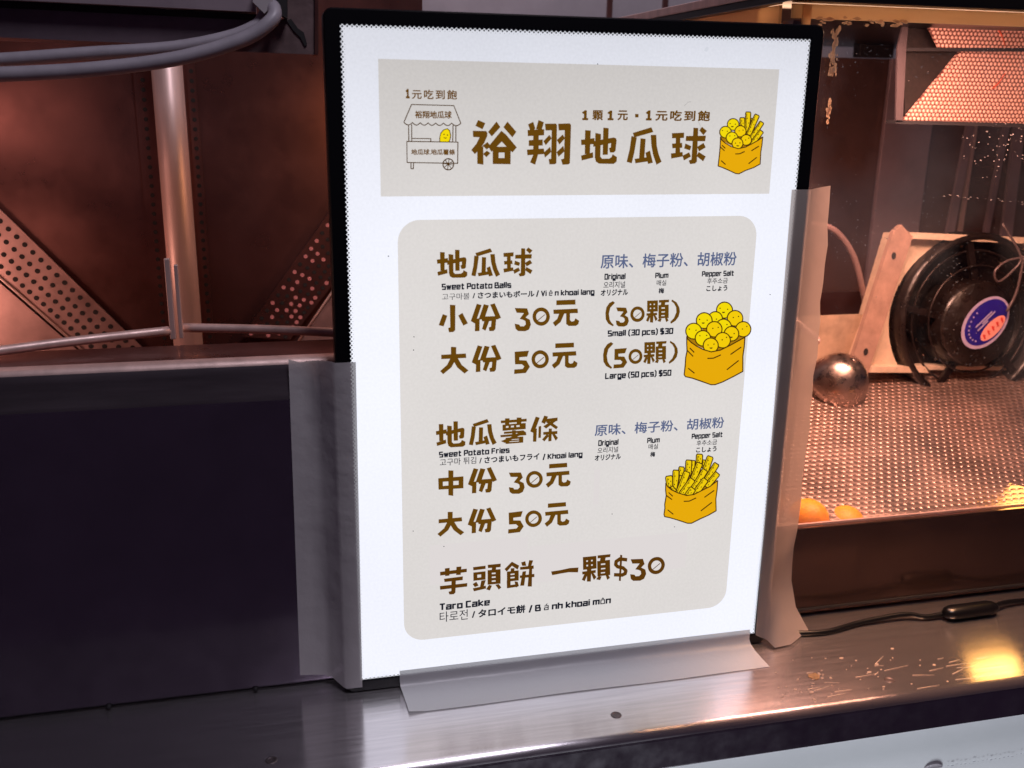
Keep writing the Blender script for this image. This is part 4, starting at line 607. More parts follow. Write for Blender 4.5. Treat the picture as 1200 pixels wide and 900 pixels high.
'medium_fries_price': [[(-1257,2078),(-1215,2077),(-1216,1968),(-1255,1969)],[(-1073,2078),(-1029,2079),(-1029,1964),(-1073,1966)],[(-1257,2078),(-1029,2079),(-1029,2039),(-1257,2042)],[(-1255,2002),(-1029,2001),(-1029,1964),(-1255,1969)],[(-1166,2147),(-1120,2141),(-1122,1898),(-1166,1908)],[(-936,2150),(-893,2137),(-948,1975),(-988,1999)],[(-949,2018),(-909,2022),(-911,1908),(-951,1908)],[(-874,2145),(-828,2132),(-869,2009),(-918,2011)],[(-817,2139),(-778,2149),(-720,2018),(-759,2003)],[(-900,2036),(-762,2036),(-764,1994),(-886,1993)],[(-866,2003),(-824,1996),(-857,1910),(-888,1927)],[(-802,2033),(-762,2031),(-770,1920),(-785,1904),(-823,1905),(-829,1936),(-809,1944)],[(-611,2082),(-498,2075),(-479,2024),(-510,1992),(-545,1980),(-564,1983),(-526,2033),(-593,2039)],[(-564,1983),(-510,1994),(-470,1970),(-460,1926),(-476,1883),(-511,1868),(-576,1873),(-600,1893),(-609,1940),(-568,1932),(-557,1915),(-524,1914),(-507,1932),(-512,1960),(-531,1972)],[(-290,1995),(-292,1974),(-324,1984),(-323,1996)],[(-292,1974),(-300,1954),(-328,1972),(-324,1984)],[(-300,1954),(-312,1937),(-336,1963),(-328,1972)],[(-312,1937),(-328,1924),(-345,1955),(-336,1963)],[(-328,1924),(-347,1917),(-356,1951),(-345,1955)],[(-347,1917),(-368,1915),(-368,1950),(-356,1951)],[(-368,1915),(-388,1918),(-381,1952),(-368,1950)],[(-388,1918),(-408,1928),(-392,1957),(-381,1952)],[(-408,1928),(-425,1941),(-402,1965),(-392,1957)],[(-425,1941),(-438,1959),(-410,1975),(-402,1965)],[(-438,1959),(-446,1979),(-414,1987),(-410,1975)],[(-446,1979),(-449,2001),(-416,2000),(-414,1987)],[(-449,2001),(-447,2022),(-415,2012),(-416,2000)],[(-447,2022),(-439,2042),(-411,2024),(-415,2012)],[(-439,2042),(-427,2059),(-404,2033),(-411,2024)],[(-427,2059),(-411,2071),(-394,2041),(-404,2033)],[(-411,2071),(-392,2079),(-383,2045),(-394,2041)],[(-392,2079),(-372,2081),(-371,2046),(-383,2045)],[(-372,2081),(-351,2077),(-359,2044),(-371,2046)],[(-351,2077),(-332,2068),(-347,2039),(-359,2044)],[(-332,2068),(-315,2055),(-338,2031),(-347,2039)],[(-315,2055),(-302,2037),(-330,2021),(-338,2031)],[(-302,2037),(-293,2017),(-325,2009),(-330,2021)],[(-293,2017),(-290,1995),(-323,1996),(-325,2009)],[(-404,1965),(-399,1960),(-334,2013),(-339,2018)],[(-234,2137),(-63,2137),(-60,2094),(-233,2094)],[(-258,2056),(-39,2057),(-36,2018),(-255,2017)],[(-206,2020),(-157,2021),(-190,1944),(-237,1906),(-261,1941),(-222,1973)],[(-142,2021),(-108,2020),(-106,1958),(-90,1944),(-67,1949),(-56,1973),(-21,1949),(-28,1918),(-51,1904),(-115,1907),(-139,1925)]],
'large_fries_price': [[(-1256,1681),(-1044,1683),(-1040,1643),(-1256,1642)],[(-1173,1747),(-1127,1743),(-1128,1642),(-1168,1567),(-1240,1509),(-1268,1538),(-1207,1589),(-1173,1655)],[(-1162,1643),(-1123,1664),(-1079,1583),(-1020,1532),(-1054,1505),(-1118,1562)],[(-937,1758),(-894,1745),(-949,1582),(-989,1606)],[(-950,1625),(-910,1630),(-912,1516),(-952,1515)],[(-875,1752),(-830,1740),(-870,1617),(-919,1618)],[(-818,1747),(-779,1757),(-722,1626),(-760,1610)],[(-901,1644),(-763,1644),(-765,1602),(-887,1600)],[(-867,1611),(-825,1604),(-858,1517),(-889,1534)],[(-803,1640),(-763,1639),(-771,1528),(-786,1511),(-824,1512),(-830,1544),(-810,1552)],[(-607,1689),(-473,1694),(-490,1638),(-562,1635),(-561,1609),(-495,1602),(-461,1540),(-498,1485),(-609,1481),(-608,1523),(-530,1525),(-514,1546),(-536,1568),(-602,1571)],[(-288,1605),(-290,1583),(-323,1594),(-322,1606)],[(-290,1583),(-298,1563),(-327,1582),(-323,1594)],[(-298,1563),(-310,1546),(-335,1572),(-327,1582)],[(-310,1546),(-327,1534),(-344,1565),(-335,1572)],[(-327,1534),(-346,1526),(-356,1560),(-344,1565)],[(-346,1526),(-367,1524),(-368,1559),(-356,1560)],[(-367,1524),(-388,1527),(-380,1561),(-368,1559)],[(-388,1527),(-408,1537),(-392,1566),(-380,1561)],[(-408,1537),(-424,1551),(-402,1575),(-392,1566)],[(-424,1551),(-438,1569),(-409,1585),(-402,1575)],[(-438,1569),(-446,1589),(-414,1597),(-409,1585)],[(-446,1589),(-449,1611),(-416,1610),(-414,1597)],[(-449,1611),(-447,1633),(-415,1622),(-416,1610)],[(-447,1633),(-440,1652),(-411,1634),(-415,1622)],[(-440,1652),(-427,1669),(-403,1644),(-411,1634)],[(-427,1669),(-411,1682),(-394,1651),(-403,1644)],[(-411,1682),(-392,1690),(-382,1656),(-394,1651)],[(-392,1690),(-371,1692),(-370,1657),(-382,1656)],[(-371,1692),(-350,1688),(-358,1655),(-370,1657)],[(-350,1688),(-331,1679),(-346,1650),(-358,1655)],[(-331,1679),(-314,1665),(-336,1642),(-346,1650)],[(-314,1665),(-300,1648),(-329,1631),(-336,1642)],[(-300,1648),(-292,1627),(-324,1619),(-329,1631)],[(-292,1627),(-288,1605),(-322,1606),(-324,1619)],[(-404,1574),(-399,1570),(-333,1623),(-338,1628)],[(-235,1748),(-62,1748),(-59,1705),(-234,1705)],[(-260,1666),(-38,1668),(-34,1627),(-256,1627)],[(-206,1630),(-157,1631),(-190,1553),(-238,1514),(-262,1550),(-222,1582)],[(-142,1631),(-107,1630),(-105,1567),(-89,1552),(-66,1558),(-55,1582),(-20,1558),(-27,1527),(-50,1513),(-115,1515),(-139,1534)]],
'taro_name': [[(-1246,1158),(-995,1165),(-996,1130),(-1244,1120)],[(-1201,1188),(-1156,1190),(-1158,1111),(-1198,1110)],[(-1093,1193),(-1046,1192),(-1053,1108),(-1096,1110)],[(-1209,1084),(-1032,1090),(-1034,1052),(-1204,1050)],[(-1248,1014),(-990,1017),(-992,981),(-1245,976)],[(-1139,1074),(-1097,1074),(-1102,932),(-1118,916),(-1158,918),(-1168,947),(-1141,952)],[(-937,1174),(-819,1177),(-818,1144),(-934,1141)],[(-934,1119),(-896,1119),(-896,1092),(-934,1091)],[(-934,1091),(-896,1092),(-896,1061),(-933,1061)],[(-933,1061),(-896,1061),(-896,1034),(-933,1033)],[(-896,1119),(-860,1120),(-860,1092),(-896,1092)],[(-896,1061),(-860,1062),(-860,1034),(-896,1034)],[(-860,1120),(-819,1120),(-818,1093),(-860,1092)],[(-860,1092),(-818,1093),(-818,1062),(-860,1062)],[(-860,1062),(-818,1062),(-818,1034),(-860,1034)],[(-940,1001),(-905,1021),(-883,980),(-919,967)],[(-858,1028),(-815,1029),(-835,964),(-871,956)],[(-938,957),(-815,972),(-812,941),(-928,925)],[(-799,1183),(-674,1183),(-676,1147),(-795,1149)],[(-755,1160),(-717,1162),(-721,1111),(-764,1112)],[(-799,1128),(-759,1128),(-759,1097),(-799,1098)],[(-799,1098),(-759,1097),(-759,1083),(-798,1083)],[(-798,1083),(-759,1083),(-758,1058),(-798,1059)],[(-798,1059),(-758,1058),(-758,1044),(-798,1044)],[(-798,1044),(-758,1044),(-758,1018),(-798,1019)],[(-798,1019),(-758,1018),(-758,1004),(-798,1004)],[(-798,1004),(-758,1004),(-758,978),(-798,979)],[(-759,1128),(-723,1127),(-723,1097),(-759,1097)],[(-759,1083),(-723,1082),(-722,1058),(-758,1058)],[(-758,1044),(-722,1043),(-722,1018),(-758,1018)],[(-758,1004),(-722,1003),(-721,978),(-758,978)],[(-723,1127),(-676,1127),(-675,1096),(-723,1097)],[(-723,1097),(-675,1096),(-675,1082),(-723,1082)],[(-723,1082),(-675,1082),(-675,1057),(-722,1058)],[(-722,1058),(-675,1057),(-674,1043),(-722,1043)],[(-722,1043),(-674,1043),(-674,1017),(-722,1018)],[(-722,1018),(-674,1017),(-674,1002),(-722,1003)],[(-722,1003),(-674,1002),(-674,977),(-721,978)],[(-784,977),(-756,964),(-776,917),(-812,933)],[(-724,971),(-691,974),(-666,936),(-690,916)],[(-568,1192),(-497,1144),(-511,1104),(-567,1149),(-616,1095),(-638,1123)],[(-578,1124),(-542,1124),(-543,1092),(-578,1093)],[(-614,1095),(-580,1095),(-579,1068),(-614,1068)],[(-614,1068),(-579,1068),(-579,1055),(-614,1055)],[(-614,1055),(-579,1055),(-579,1034),(-613,1033)],[(-613,1033),(-579,1034),(-579,1020),(-613,1020)],[(-613,1020),(-579,1020),(-578,990),(-613,990)],[(-580,1095),(-541,1096),(-541,1069),(-579,1068)],[(-579,1055),(-541,1056),(-540,1034),(-579,1034)],[(-579,1020),(-540,1020),(-540,991),(-578,990)],[(-541,1096),(-501,1096),(-501,1070),(-541,1069)],[(-541,1069),(-501,1070),(-500,1056),(-541,1056)],[(-541,1056),(-500,1056),(-500,1034),(-540,1034)],[(-540,1034),(-500,1034),(-500,1021),(-540,1020)],[(-540,1020),(-500,1021),(-499,991),(-540,991)],[(-615,1002),(-578,998),(-577,926),(-612,924)],[(-612,950),(-523,955),(-510,927),(-609,921)],[(-540,986),(-509,979),(-496,933),(-525,920)],[(-479,1175),(-440,1184),(-428,1135),(-468,1139)],[(-402,1191),(-363,1184),(-381,1127),(-413,1130)],[(-489,1128),(-357,1132),(-356,1097),(-487,1100)],[(-490,1041),(-348,1044),(-347,1010),(-488,1015)],[(-464,1079),(-429,1081),(-445,932),(-484,934)],[(-400,1108),(-371,1106),(-370,914),(-411,918)]],
'taro_price': [[(-185,1051),(-96,1056),(-1,1068),(85,1065),(82,1014),(-11,1025),(-95,1019),(-173,1011)],[(124,1169),(158,1169),(160,1131),(127,1130)],[(127,1130),(160,1131),(161,1115),(128,1115)],[(128,1115),(161,1115),(163,1084),(129,1084)],[(129,1084),(163,1084),(164,1068),(130,1068)],[(130,1068),(164,1068),(166,1035),(132,1035)],[(158,1169),(174,1169),(176,1131),(160,1131)],[(161,1115),(177,1116),(179,1084),(163,1084)],[(164,1068),(180,1068),(182,1035),(166,1035)],[(174,1169),(205,1169),(208,1131),(176,1131)],[(176,1131),(208,1131),(208,1116),(177,1116)],[(177,1116),(208,1116),(210,1084),(179,1084)],[(179,1084),(210,1084),(211,1069),(180,1068)],[(180,1068),(211,1069),(213,1035),(182,1035)],[(205,1169),(221,1169),(224,1131),(208,1131)],[(208,1116),(224,1116),(226,1084),(210,1084)],[(211,1069),(227,1069),(229,1035),(213,1035)],[(221,1169),(259,1170),(261,1131),(224,1131)],[(224,1131),(261,1131),(262,1116),(224,1116)],[(224,1116),(262,1116),(264,1084),(226,1084)],[(226,1084),(264,1084),(265,1069),(227,1069)],[(227,1069),(265,1069),(267,1036),(229,1035)],[(123,1017),(259,1021),(260,991),(127,987)],[(170,1040),(215,1042),(214,903),(175,907)],[(148,994),(180,986),(152,914),(123,932)],[(213,993),(237,992),(270,944),(244,916)],[(271,1172),(401,1173),(399,1142),(273,1140)],[(302,1148),(355,1150),(349,1106),(296,1105)],[(269,1112),(305,1113),(307,1082),(271,1081)],[(271,1081),(307,1082),(308,1067),(272,1066)],[(272,1066),(308,1067),(310,1034),(274,1034)],[(274,1034),(310,1034),(311,1020),(275,1020)],[(275,1020),(311,1020),(312,989),(277,989)],[(277,989),(312,989),(313,977),(278,977)],[(278,977),(313,977),(315,952),(279,951)],[(305,1113),(307,1113),(308,1082),(307,1082)],[(307,1082),(308,1082),(310,1067),(308,1067)],[(308,1067),(310,1067),(312,1034),(310,1034)],[(310,1034),(312,1034),(312,1020),(311,1020)],[(311,1020),(312,1020),(314,989),(312,989)],[(313,977),(315,977),(317,952),(315,952)],[(307,1113),(346,1113),(348,1082),(308,1082)],[(310,1067),(349,1067),(351,1034),(312,1034)],[(312,1020),(352,1021),(354,990),(314,989)],[(315,977),(354,978),(356,952),(317,952)],[(346,1113),(350,1113),(352,1082),(348,1082)],[(349,1067),(352,1067),(354,1034),(351,1034)],[(352,1021),(355,1021),(357,990),(354,990)],[(354,990),(357,990),(358,978),(354,978)],[(354,978),(358,978),(360,952),(356,952)],[(350,1113),(398,1114),(400,1083),(352,1082)],[(352,1082),(400,1083),(401,1068),(352,1067)],[(352,1067),(401,1068),(403,1035),(354,1034)],[(354,1034),(403,1035),(404,1021),(355,1021)],[(355,1021),(404,1021),(406,990),(357,990)],[(357,990),(406,990),(407,978),(358,978)],[(358,978),(407,978),(408,952),(360,952)],[(290,954),(321,946),(308,908),(267,921)],[(362,952),(390,954),(408,921),(380,903)],[(499,1157),(521,1150),(519,876),(499,881)],[(574,1114),(494,1132),(491,1095),(572,1077)],[(493,1132),(446,1102),(468,1069),(515,1099)],[(445,1100),(440,1054),(475,1044),(481,1090)],[(442,1048),(472,1016),(496,1040),(466,1072)],[(469,1017),(539,993),(546,1029),(476,1053)],[(519,1007),(559,964),(583,988),(543,1030)],[(550,994),(540,952),(575,937),(585,980)],[(556,971),(517,954),(534,919),(574,936)],[(537,957),(446,969),(446,932),(538,919)],[(608,1098),(734,1090),(755,1032),(720,997),(682,983),(661,986),(703,1043),(628,1050)],[(661,986),(720,1000),(766,972),(777,924),(758,875),(719,858),(647,864),(621,887),(611,939),(656,930),(669,911),(705,910),(724,930),(719,961),(698,975)],[(966,1001),(963,977),(927,988),(929,1002)],[(963,977),(955,955),(922,975),(927,988)],[(955,955),(941,936),(914,964),(922,975)],[(941,936),(923,922),(904,956),(914,964)],[(923,922),(902,913),(891,951),(904,956)],[(902,913),(879,911),(878,950),(891,951)],[(879,911),(856,915),(864,952),(878,950)],[(856,915),(834,925),(852,958),(864,952)],[(834,925),(815,941),(840,967),(852,958)],[(815,941),(801,960),(832,979),(840,967)],[(801,960),(792,983),(826,992),(832,979)],[(792,983),(788,1007),(824,1006),(826,992)],[(788,1007),(790,1031),(826,1020),(824,1006)],[(790,1031),(799,1053),(831,1033),(826,1020)],[(799,1053),(812,1072),(839,1043),(831,1033)],[(812,1072),(830,1086),(849,1052),(839,1043)],[(830,1086),(851,1094),(862,1057),(849,1052)],[(851,1094),(874,1096),(875,1058),(862,1057)],[(874,1096),(897,1093),(889,1056),(875,1058)],[(897,1093),(919,1083),(901,1050),(889,1056)],[(919,1083),(938,1067),(912,1041),(901,1050)],[(938,1067),(952,1048),(921,1029),(912,1041)],[(952,1048),(962,1025),(927,1016),(921,1029)],[(962,1025),(966,1001),(929,1002),(927,1016)],[(838,967),(844,962),(917,1020),(911,1026)]],
}
for nm, polys in GLY.items():
    flat(nm + '_lettering', polys, L['taro'] if nm.startswith('taro') else L['brown'], .0006)
DRW = {
'potato_ball_bag_print': [
(0,'bag_dark',[[(1032,3283),(1256,3372),(1611,3251),(1480,3166),(1286,3120),(1077,3222)]]),
(1,'ink',[[(1474,3510),(1473,3489),(1466,3470),(1454,3454),(1437,3442),(1417,3434),(1395,3432),(1373,3436),(1352,3445),(1333,3458),(1318,3475),(1308,3495),(1304,3516),(1305,3536),(1312,3555),(1324,3571),(1341,3583),(1360,3591),(1382,3593),(1404,3589),(1426,3581),(1444,3567),(1459,3550),(1470,3531)]]),
(2,'ball',[[(1463,3510),(1462,3492),(1456,3476),(1445,3462),(1431,3451),(1414,3445),(1394,3443),(1375,3446),(1357,3454),(1340,3465),(1328,3480),(1319,3497),(1315,3515),(1316,3533),(1322,3550),(1333,3564),(1347,3574),(1364,3580),(1383,3582),(1402,3579),(1421,3572),(1437,3560),(1450,3545),(1459,3528)]]),
(3,'ink',[[(1350,3531),(1347,3526),(1340,3526),(1336,3532),(1339,3538),(1346,3537)],[(1426,3519),(1423,3514),(1416,3514),(1412,3520),(1415,3525),(1422,3525)],[(1363,3498),(1397,3497),(1390,3486),(1372,3486)]]),
(4,'ink',[[(1380,3433),(1379,3415),(1373,3398),(1362,3383),(1347,3372),(1330,3366),(1310,3364),(1290,3367),(1271,3375),(1255,3387),(1242,3403),(1233,3420),(1229,3439),(1230,3457),(1236,3474),(1247,3488),(1262,3499),(1279,3506),(1299,3508),(1318,3504),(1337,3497),(1354,3485),(1367,3470),(1376,3452)]]),
(5,'ball',[[(1369,3434),(1368,3418),(1363,3403),(1354,3391),(1341,3382),(1326,3376),(1309,3375),(1292,3378),(1276,3384),(1262,3395),(1251,3408),(1243,3423),(1240,3438),(1241,3454),(1246,3468),(1255,3481),(1268,3490),(1283,3495),(1300,3497),(1316,3494),(1332,3488),(1346,3478),(1358,3464),(1365,3450)]]),
(6,'ink',[[(1322,3432),(1319,3426),(1312,3426),(1308,3432),(1311,3438),(1318,3437)]]),
(7,'ink',[[(1583,3430),(1582,3409),(1575,3391),(1563,3375),(1547,3363),(1527,3356),(1506,3354),(1484,3357),(1463,3366),(1444,3379),(1430,3396),(1420,3415),(1415,3436),(1416,3456),(1423,3475),(1435,3491),(1451,3502),(1471,3510),(1492,3512),(1514,3508),(1535,3500),(1554,3486),(1568,3470),(1578,3450)]]),
(8,'ball_deep',[[(1572,3430),(1571,3413),(1565,3396),(1555,3383),(1540,3372),(1524,3366),(1505,3365),(1486,3368),(1468,3375),(1452,3386),(1439,3401),(1431,3418),(1427,3436),(1428,3453),(1434,3469),(1444,3483),(1458,3493),(1475,3499),(1493,3501),(1512,3498),(1530,3490),(1546,3479),(1559,3465),(1568,3448)]]),
(9,'ink',[[(1488,3441),(1485,3435),(1478,3436),(1474,3442),(1477,3447),(1484,3447)],[(1539,3449),(1536,3443),(1529,3444),(1525,3450),(1528,3455),(1535,3455)]]),
(10,'ink',[[(1279,3419),(1278,3399),(1271,3380),(1259,3364),(1243,3352),(1223,3345),(1202,3343),(1180,3347),(1159,3355),(1141,3369),(1126,3386),(1116,3405),(1112,3426),(1113,3446),(1120,3465),(1132,3481),(1149,3492),(1168,3500),(1190,3502),(1211,3498),(1232,3490),(1250,3476),(1265,3460),(1275,3440)]]),
(11,'ball',[[(1268,3420),(1267,3402),(1261,3386),(1250,3372),(1236,3362),(1219,3355),(1201,3354),(1182,3357),(1164,3364),(1148,3376),(1136,3391),(1127,3407),(1123,3425),(1124,3443),(1130,3459),(1141,3473),(1155,3483),(1172,3489),(1190,3491),(1209,3488),(1227,3481),(1243,3469),(1256,3455),(1264,3438)]]),
(12,'ink',[[(1156,3436),(1152,3430),(1145,3430),(1142,3436),(1145,3442),(1152,3442)],[(1231,3425),(1228,3420),(1221,3420),(1217,3426),(1220,3431),(1227,3431)],[(1170,3406),(1204,3405),(1196,3394),(1178,3394)]]),
(13,'ink',[[(1475,3353),(1474,3333),(1467,3314),(1455,3298),(1439,3286),(1419,3279),(1398,3277),(1376,3281),(1355,3290),(1337,3303),(1322,3320),(1312,3339),(1308,3360),(1309,3380),(1316,3399),(1328,3415),(1344,3426),(1363,3434),(1385,3436),(1407,3432),(1427,3424),(1446,3410),(1460,3393),(1470,3374)]]),
(14,'ball',[[(1464,3354),(1463,3336),(1457,3320),(1446,3306),(1432,3296),(1415,3290),(1397,3288),(1378,3291),(1360,3299),(1344,3310),(1332,3325),(1323,3342),(1319,3359),(1320,3377),(1326,3393),(1336,3407),(1350,3417),(1367,3423),(1386,3425),(1404,3422),(1422,3414),(1438,3403),(1451,3388),(1460,3372)]]),
(15,'ink',[[(1430,3378),(1427,3372),(1420,3372),(1416,3378),(1419,3384),(1426,3384)]]),
(16,'ink',[[(1672,3324),(1671,3304),(1665,3286),(1653,3270),(1637,3258),(1618,3251),(1596,3250),(1575,3253),(1554,3262),(1536,3275),(1522,3291),(1512,3310),(1507,3331),(1508,3350),(1515,3369),(1527,3384),(1543,3396),(1562,3403),(1583,3405),(1604,3401),(1625,3393),(1643,3380),(1658,3363),(1668,3344)]]),
(17,'ball_deep',[[(1661,3325),(1660,3307),(1654,3292),(1644,3278),(1630,3268),(1614,3262),(1596,3260),(1577,3264),(1559,3271),(1544,3282),(1531,3296),(1523,3313),(1519,3330),(1520,3347),(1525,3363),(1535,3376),(1549,3386),(1566,3392),(1584,3394),(1602,3391),(1620,3384),(1636,3373),(1648,3358),(1657,3342)]]),
(18,'ink',[[(1588,3329),(1585,3324),(1578,3324),(1574,3330),(1577,3336),(1584,3335)],[(1630,3352),(1627,3347),(1620,3347),(1616,3353),(1619,3359),(1626,3358)]]),
(19,'ink',[[(1182,3326),(1180,3305),(1174,3286),(1161,3270),(1145,3258),(1125,3251),(1104,3249),(1082,3253),(1061,3262),(1043,3275),(1029,3292),(1019,3312),(1015,3332),(1016,3353),(1023,3372),(1035,3388),(1052,3399),(1071,3406),(1092,3408),(1114,3405),(1135,3396),(1153,3383),(1168,3366),(1177,3346)]]),
(20,'ball',[[(1170,3326),(1169,3308),(1163,3292),(1153,3278),(1139,3268),(1122,3262),(1103,3260),(1084,3263),(1066,3271),(1050,3282),(1038,3297),(1030,3314),(1026,3332),(1027,3350),(1033,3366),(1044,3380),(1058,3390),(1075,3396),(1093,3398),(1112,3395),(1130,3387),(1146,3376),(1158,3361),(1167,3344)]]),
(21,'ink',[[(1061,3349),(1058,3343),(1051,3344),(1047,3350),(1050,3355),(1057,3355)],[(1127,3337),(1124,3331),(1117,3331),(1113,3337),(1116,3343),(1123,3343)]]),
(22,'ink',[[(1554,3286),(1553,3267),(1546,3249),(1535,3234),(1520,3223),(1501,3216),(1481,3215),(1460,3218),(1441,3226),(1423,3239),(1410,3255),(1400,3273),(1396,3293),(1397,3312),(1403,3330),(1415,3344),(1430,3356),(1448,3362),(1468,3364),(1489,3361),(1509,3352),(1526,3340),(1540,3324),(1550,3306)]]),
(23,'ball_deep',[[(1542,3287),(1542,3270),(1536,3255),(1526,3242),(1513,3233),(1498,3227),(1480,3226),(1462,3229),(1446,3236),(1431,3246),(1419,3260),(1411,3276),(1407,3292),(1408,3309),(1414,3324),(1423,3336),(1436,3346),(1452,3352),(1469,3353),(1487,3350),(1504,3343),(1519,3333),(1530,3319),(1539,3303)]]),
(24,'ink',[[(1508,3290),(1505,3284),(1498,3285),(1494,3291),(1497,3296),(1504,3296)],[(1458,3263),(1492,3261),(1485,3250),(1467,3250)]]),
(25,'ink',[[(1382,3336),(1381,3315),(1374,3297),(1362,3281),(1346,3269),(1327,3262),(1306,3260),(1284,3264),(1264,3273),(1246,3286),(1232,3302),(1222,3322),(1218,3342),(1219,3362),(1226,3380),(1237,3396),(1253,3408),(1272,3415),(1294,3416),(1315,3413),(1335,3405),(1354,3392),(1368,3375),(1378,3356)]]),
(26,'ball_deep',[[(1371,3336),(1370,3319),(1364,3303),(1354,3289),(1340,3279),(1323,3273),(1305,3271),(1286,3274),(1269,3282),(1253,3293),(1241,3308),(1233,3324),(1229,3342),(1230,3359),(1236,3375),(1246,3388),(1260,3398),(1276,3404),(1294,3406),(1313,3403),(1330,3396),(1346,3384),(1358,3370),(1367,3353)]]),
(27,'ink',[[(1292,3348),(1288,3342),(1281,3342),(1277,3348),(1280,3354),(1288,3354)],[(1344,3355),(1341,3349),(1334,3349),(1330,3355),(1333,3361),(1340,3360)]]),
(28,'ink',[[(1474,3228),(1473,3208),(1466,3189),(1454,3174),(1438,3162),(1419,3155),(1398,3153),(1376,3157),(1355,3165),(1337,3179),(1322,3196),(1313,3215),(1308,3235),(1310,3256),(1316,3274),(1328,3290),(1344,3302),(1364,3308),(1385,3310),(1406,3307),(1427,3298),(1445,3285),(1460,3268),(1470,3249)]]),
(29,'ball_deep',[[(1463,3229),(1462,3211),(1456,3195),(1446,3182),(1432,3171),(1415,3165),(1397,3164),(1378,3167),(1360,3174),(1344,3186),(1332,3200),(1324,3217),(1320,3235),(1321,3252),(1327,3268),(1337,3282),(1351,3292),(1367,3298),(1386,3300),(1404,3296),(1422,3289),(1438,3278),(1450,3263),(1459,3246)]]),
(30,'ink',[[(1393,3236),(1390,3230),(1382,3230),(1378,3236),(1382,3242),(1389,3242)],[(1434,3258),(1432,3252),(1424,3252),(1420,3258),(1423,3264),(1430,3264)]]),
(31,'ink',[[(1275,3255),(1273,3235),(1267,3217),(1255,3201),(1239,3189),(1219,3182),(1198,3180),(1177,3184),(1156,3193),(1139,3206),(1124,3223),(1115,3242),(1111,3262),(1112,3282),(1119,3301),(1130,3316),(1146,3328),(1166,3335),(1187,3337),(1208,3333),(1228,3325),(1246,3312),(1261,3295),(1270,3276)]]),
(32,'ball',[[(1263,3256),(1262,3238),(1256,3222),(1246,3209),(1232,3199),(1216,3193),(1198,3191),(1179,3194),(1162,3202),(1146,3213),(1134,3228),(1126,3244),(1122,3262),(1123,3279),(1129,3295),(1139,3308),(1153,3318),(1169,3324),(1187,3326),(1206,3323),(1223,3316),(1239,3304),(1251,3290),(1260,3273)]]),
(33,'ink',[[(1168,3284),(1165,3279),(1158,3279),(1154,3285),(1157,3290),(1164,3290)],[(1235,3284),(1232,3279),(1224,3279),(1220,3285),(1224,3291),(1231,3290)]]),
(34,'ink',[[(1356,3184),(1355,3164),(1348,3146),(1337,3130),(1321,3119),(1302,3112),(1281,3110),(1260,3114),(1240,3123),(1223,3136),(1209,3152),(1199,3171),(1195,3191),(1196,3211),(1203,3229),(1214,3244),(1230,3255),(1249,3262),(1269,3264),(1290,3260),(1310,3252),(1328,3239),(1342,3223),(1352,3204)]]),
(35,'ball_deep',[[(1344,3184),(1344,3168),(1338,3152),(1328,3139),(1314,3129),(1298,3123),(1280,3121),(1262,3124),(1245,3132),(1230,3143),(1218,3157),(1210,3173),(1206,3190),(1207,3207),(1213,3223),(1223,3236),(1236,3246),(1252,3252),(1270,3253),(1288,3250),(1305,3243),(1320,3232),(1333,3218),(1341,3202)]]),
(36,'ink',[[(1255,3193),(1252,3188),(1245,3188),(1241,3194),(1244,3200),(1251,3199)],[(1314,3199),(1310,3193),(1303,3193),(1299,3199),(1302,3205),(1310,3205)],[(1263,3169),(1297,3168),(1290,3156),(1272,3157)]]),
(37,'bag',[[(1032,3283),(1044,3258),(1077,3227),(1131,3191),(1200,3153),(1285,3127),(1378,3140),(1478,3186),(1569,3231),(1611,3251),(1612,3160),(1606,3070),(1619,2924),(1525,2878),(1424,2833),(1347,2809),(1304,2812),(1224,2843),(1117,2884),(1045,2902),(1031,2923),(1036,3007),(1035,3087),(1045,3145),(1038,3204)]]),
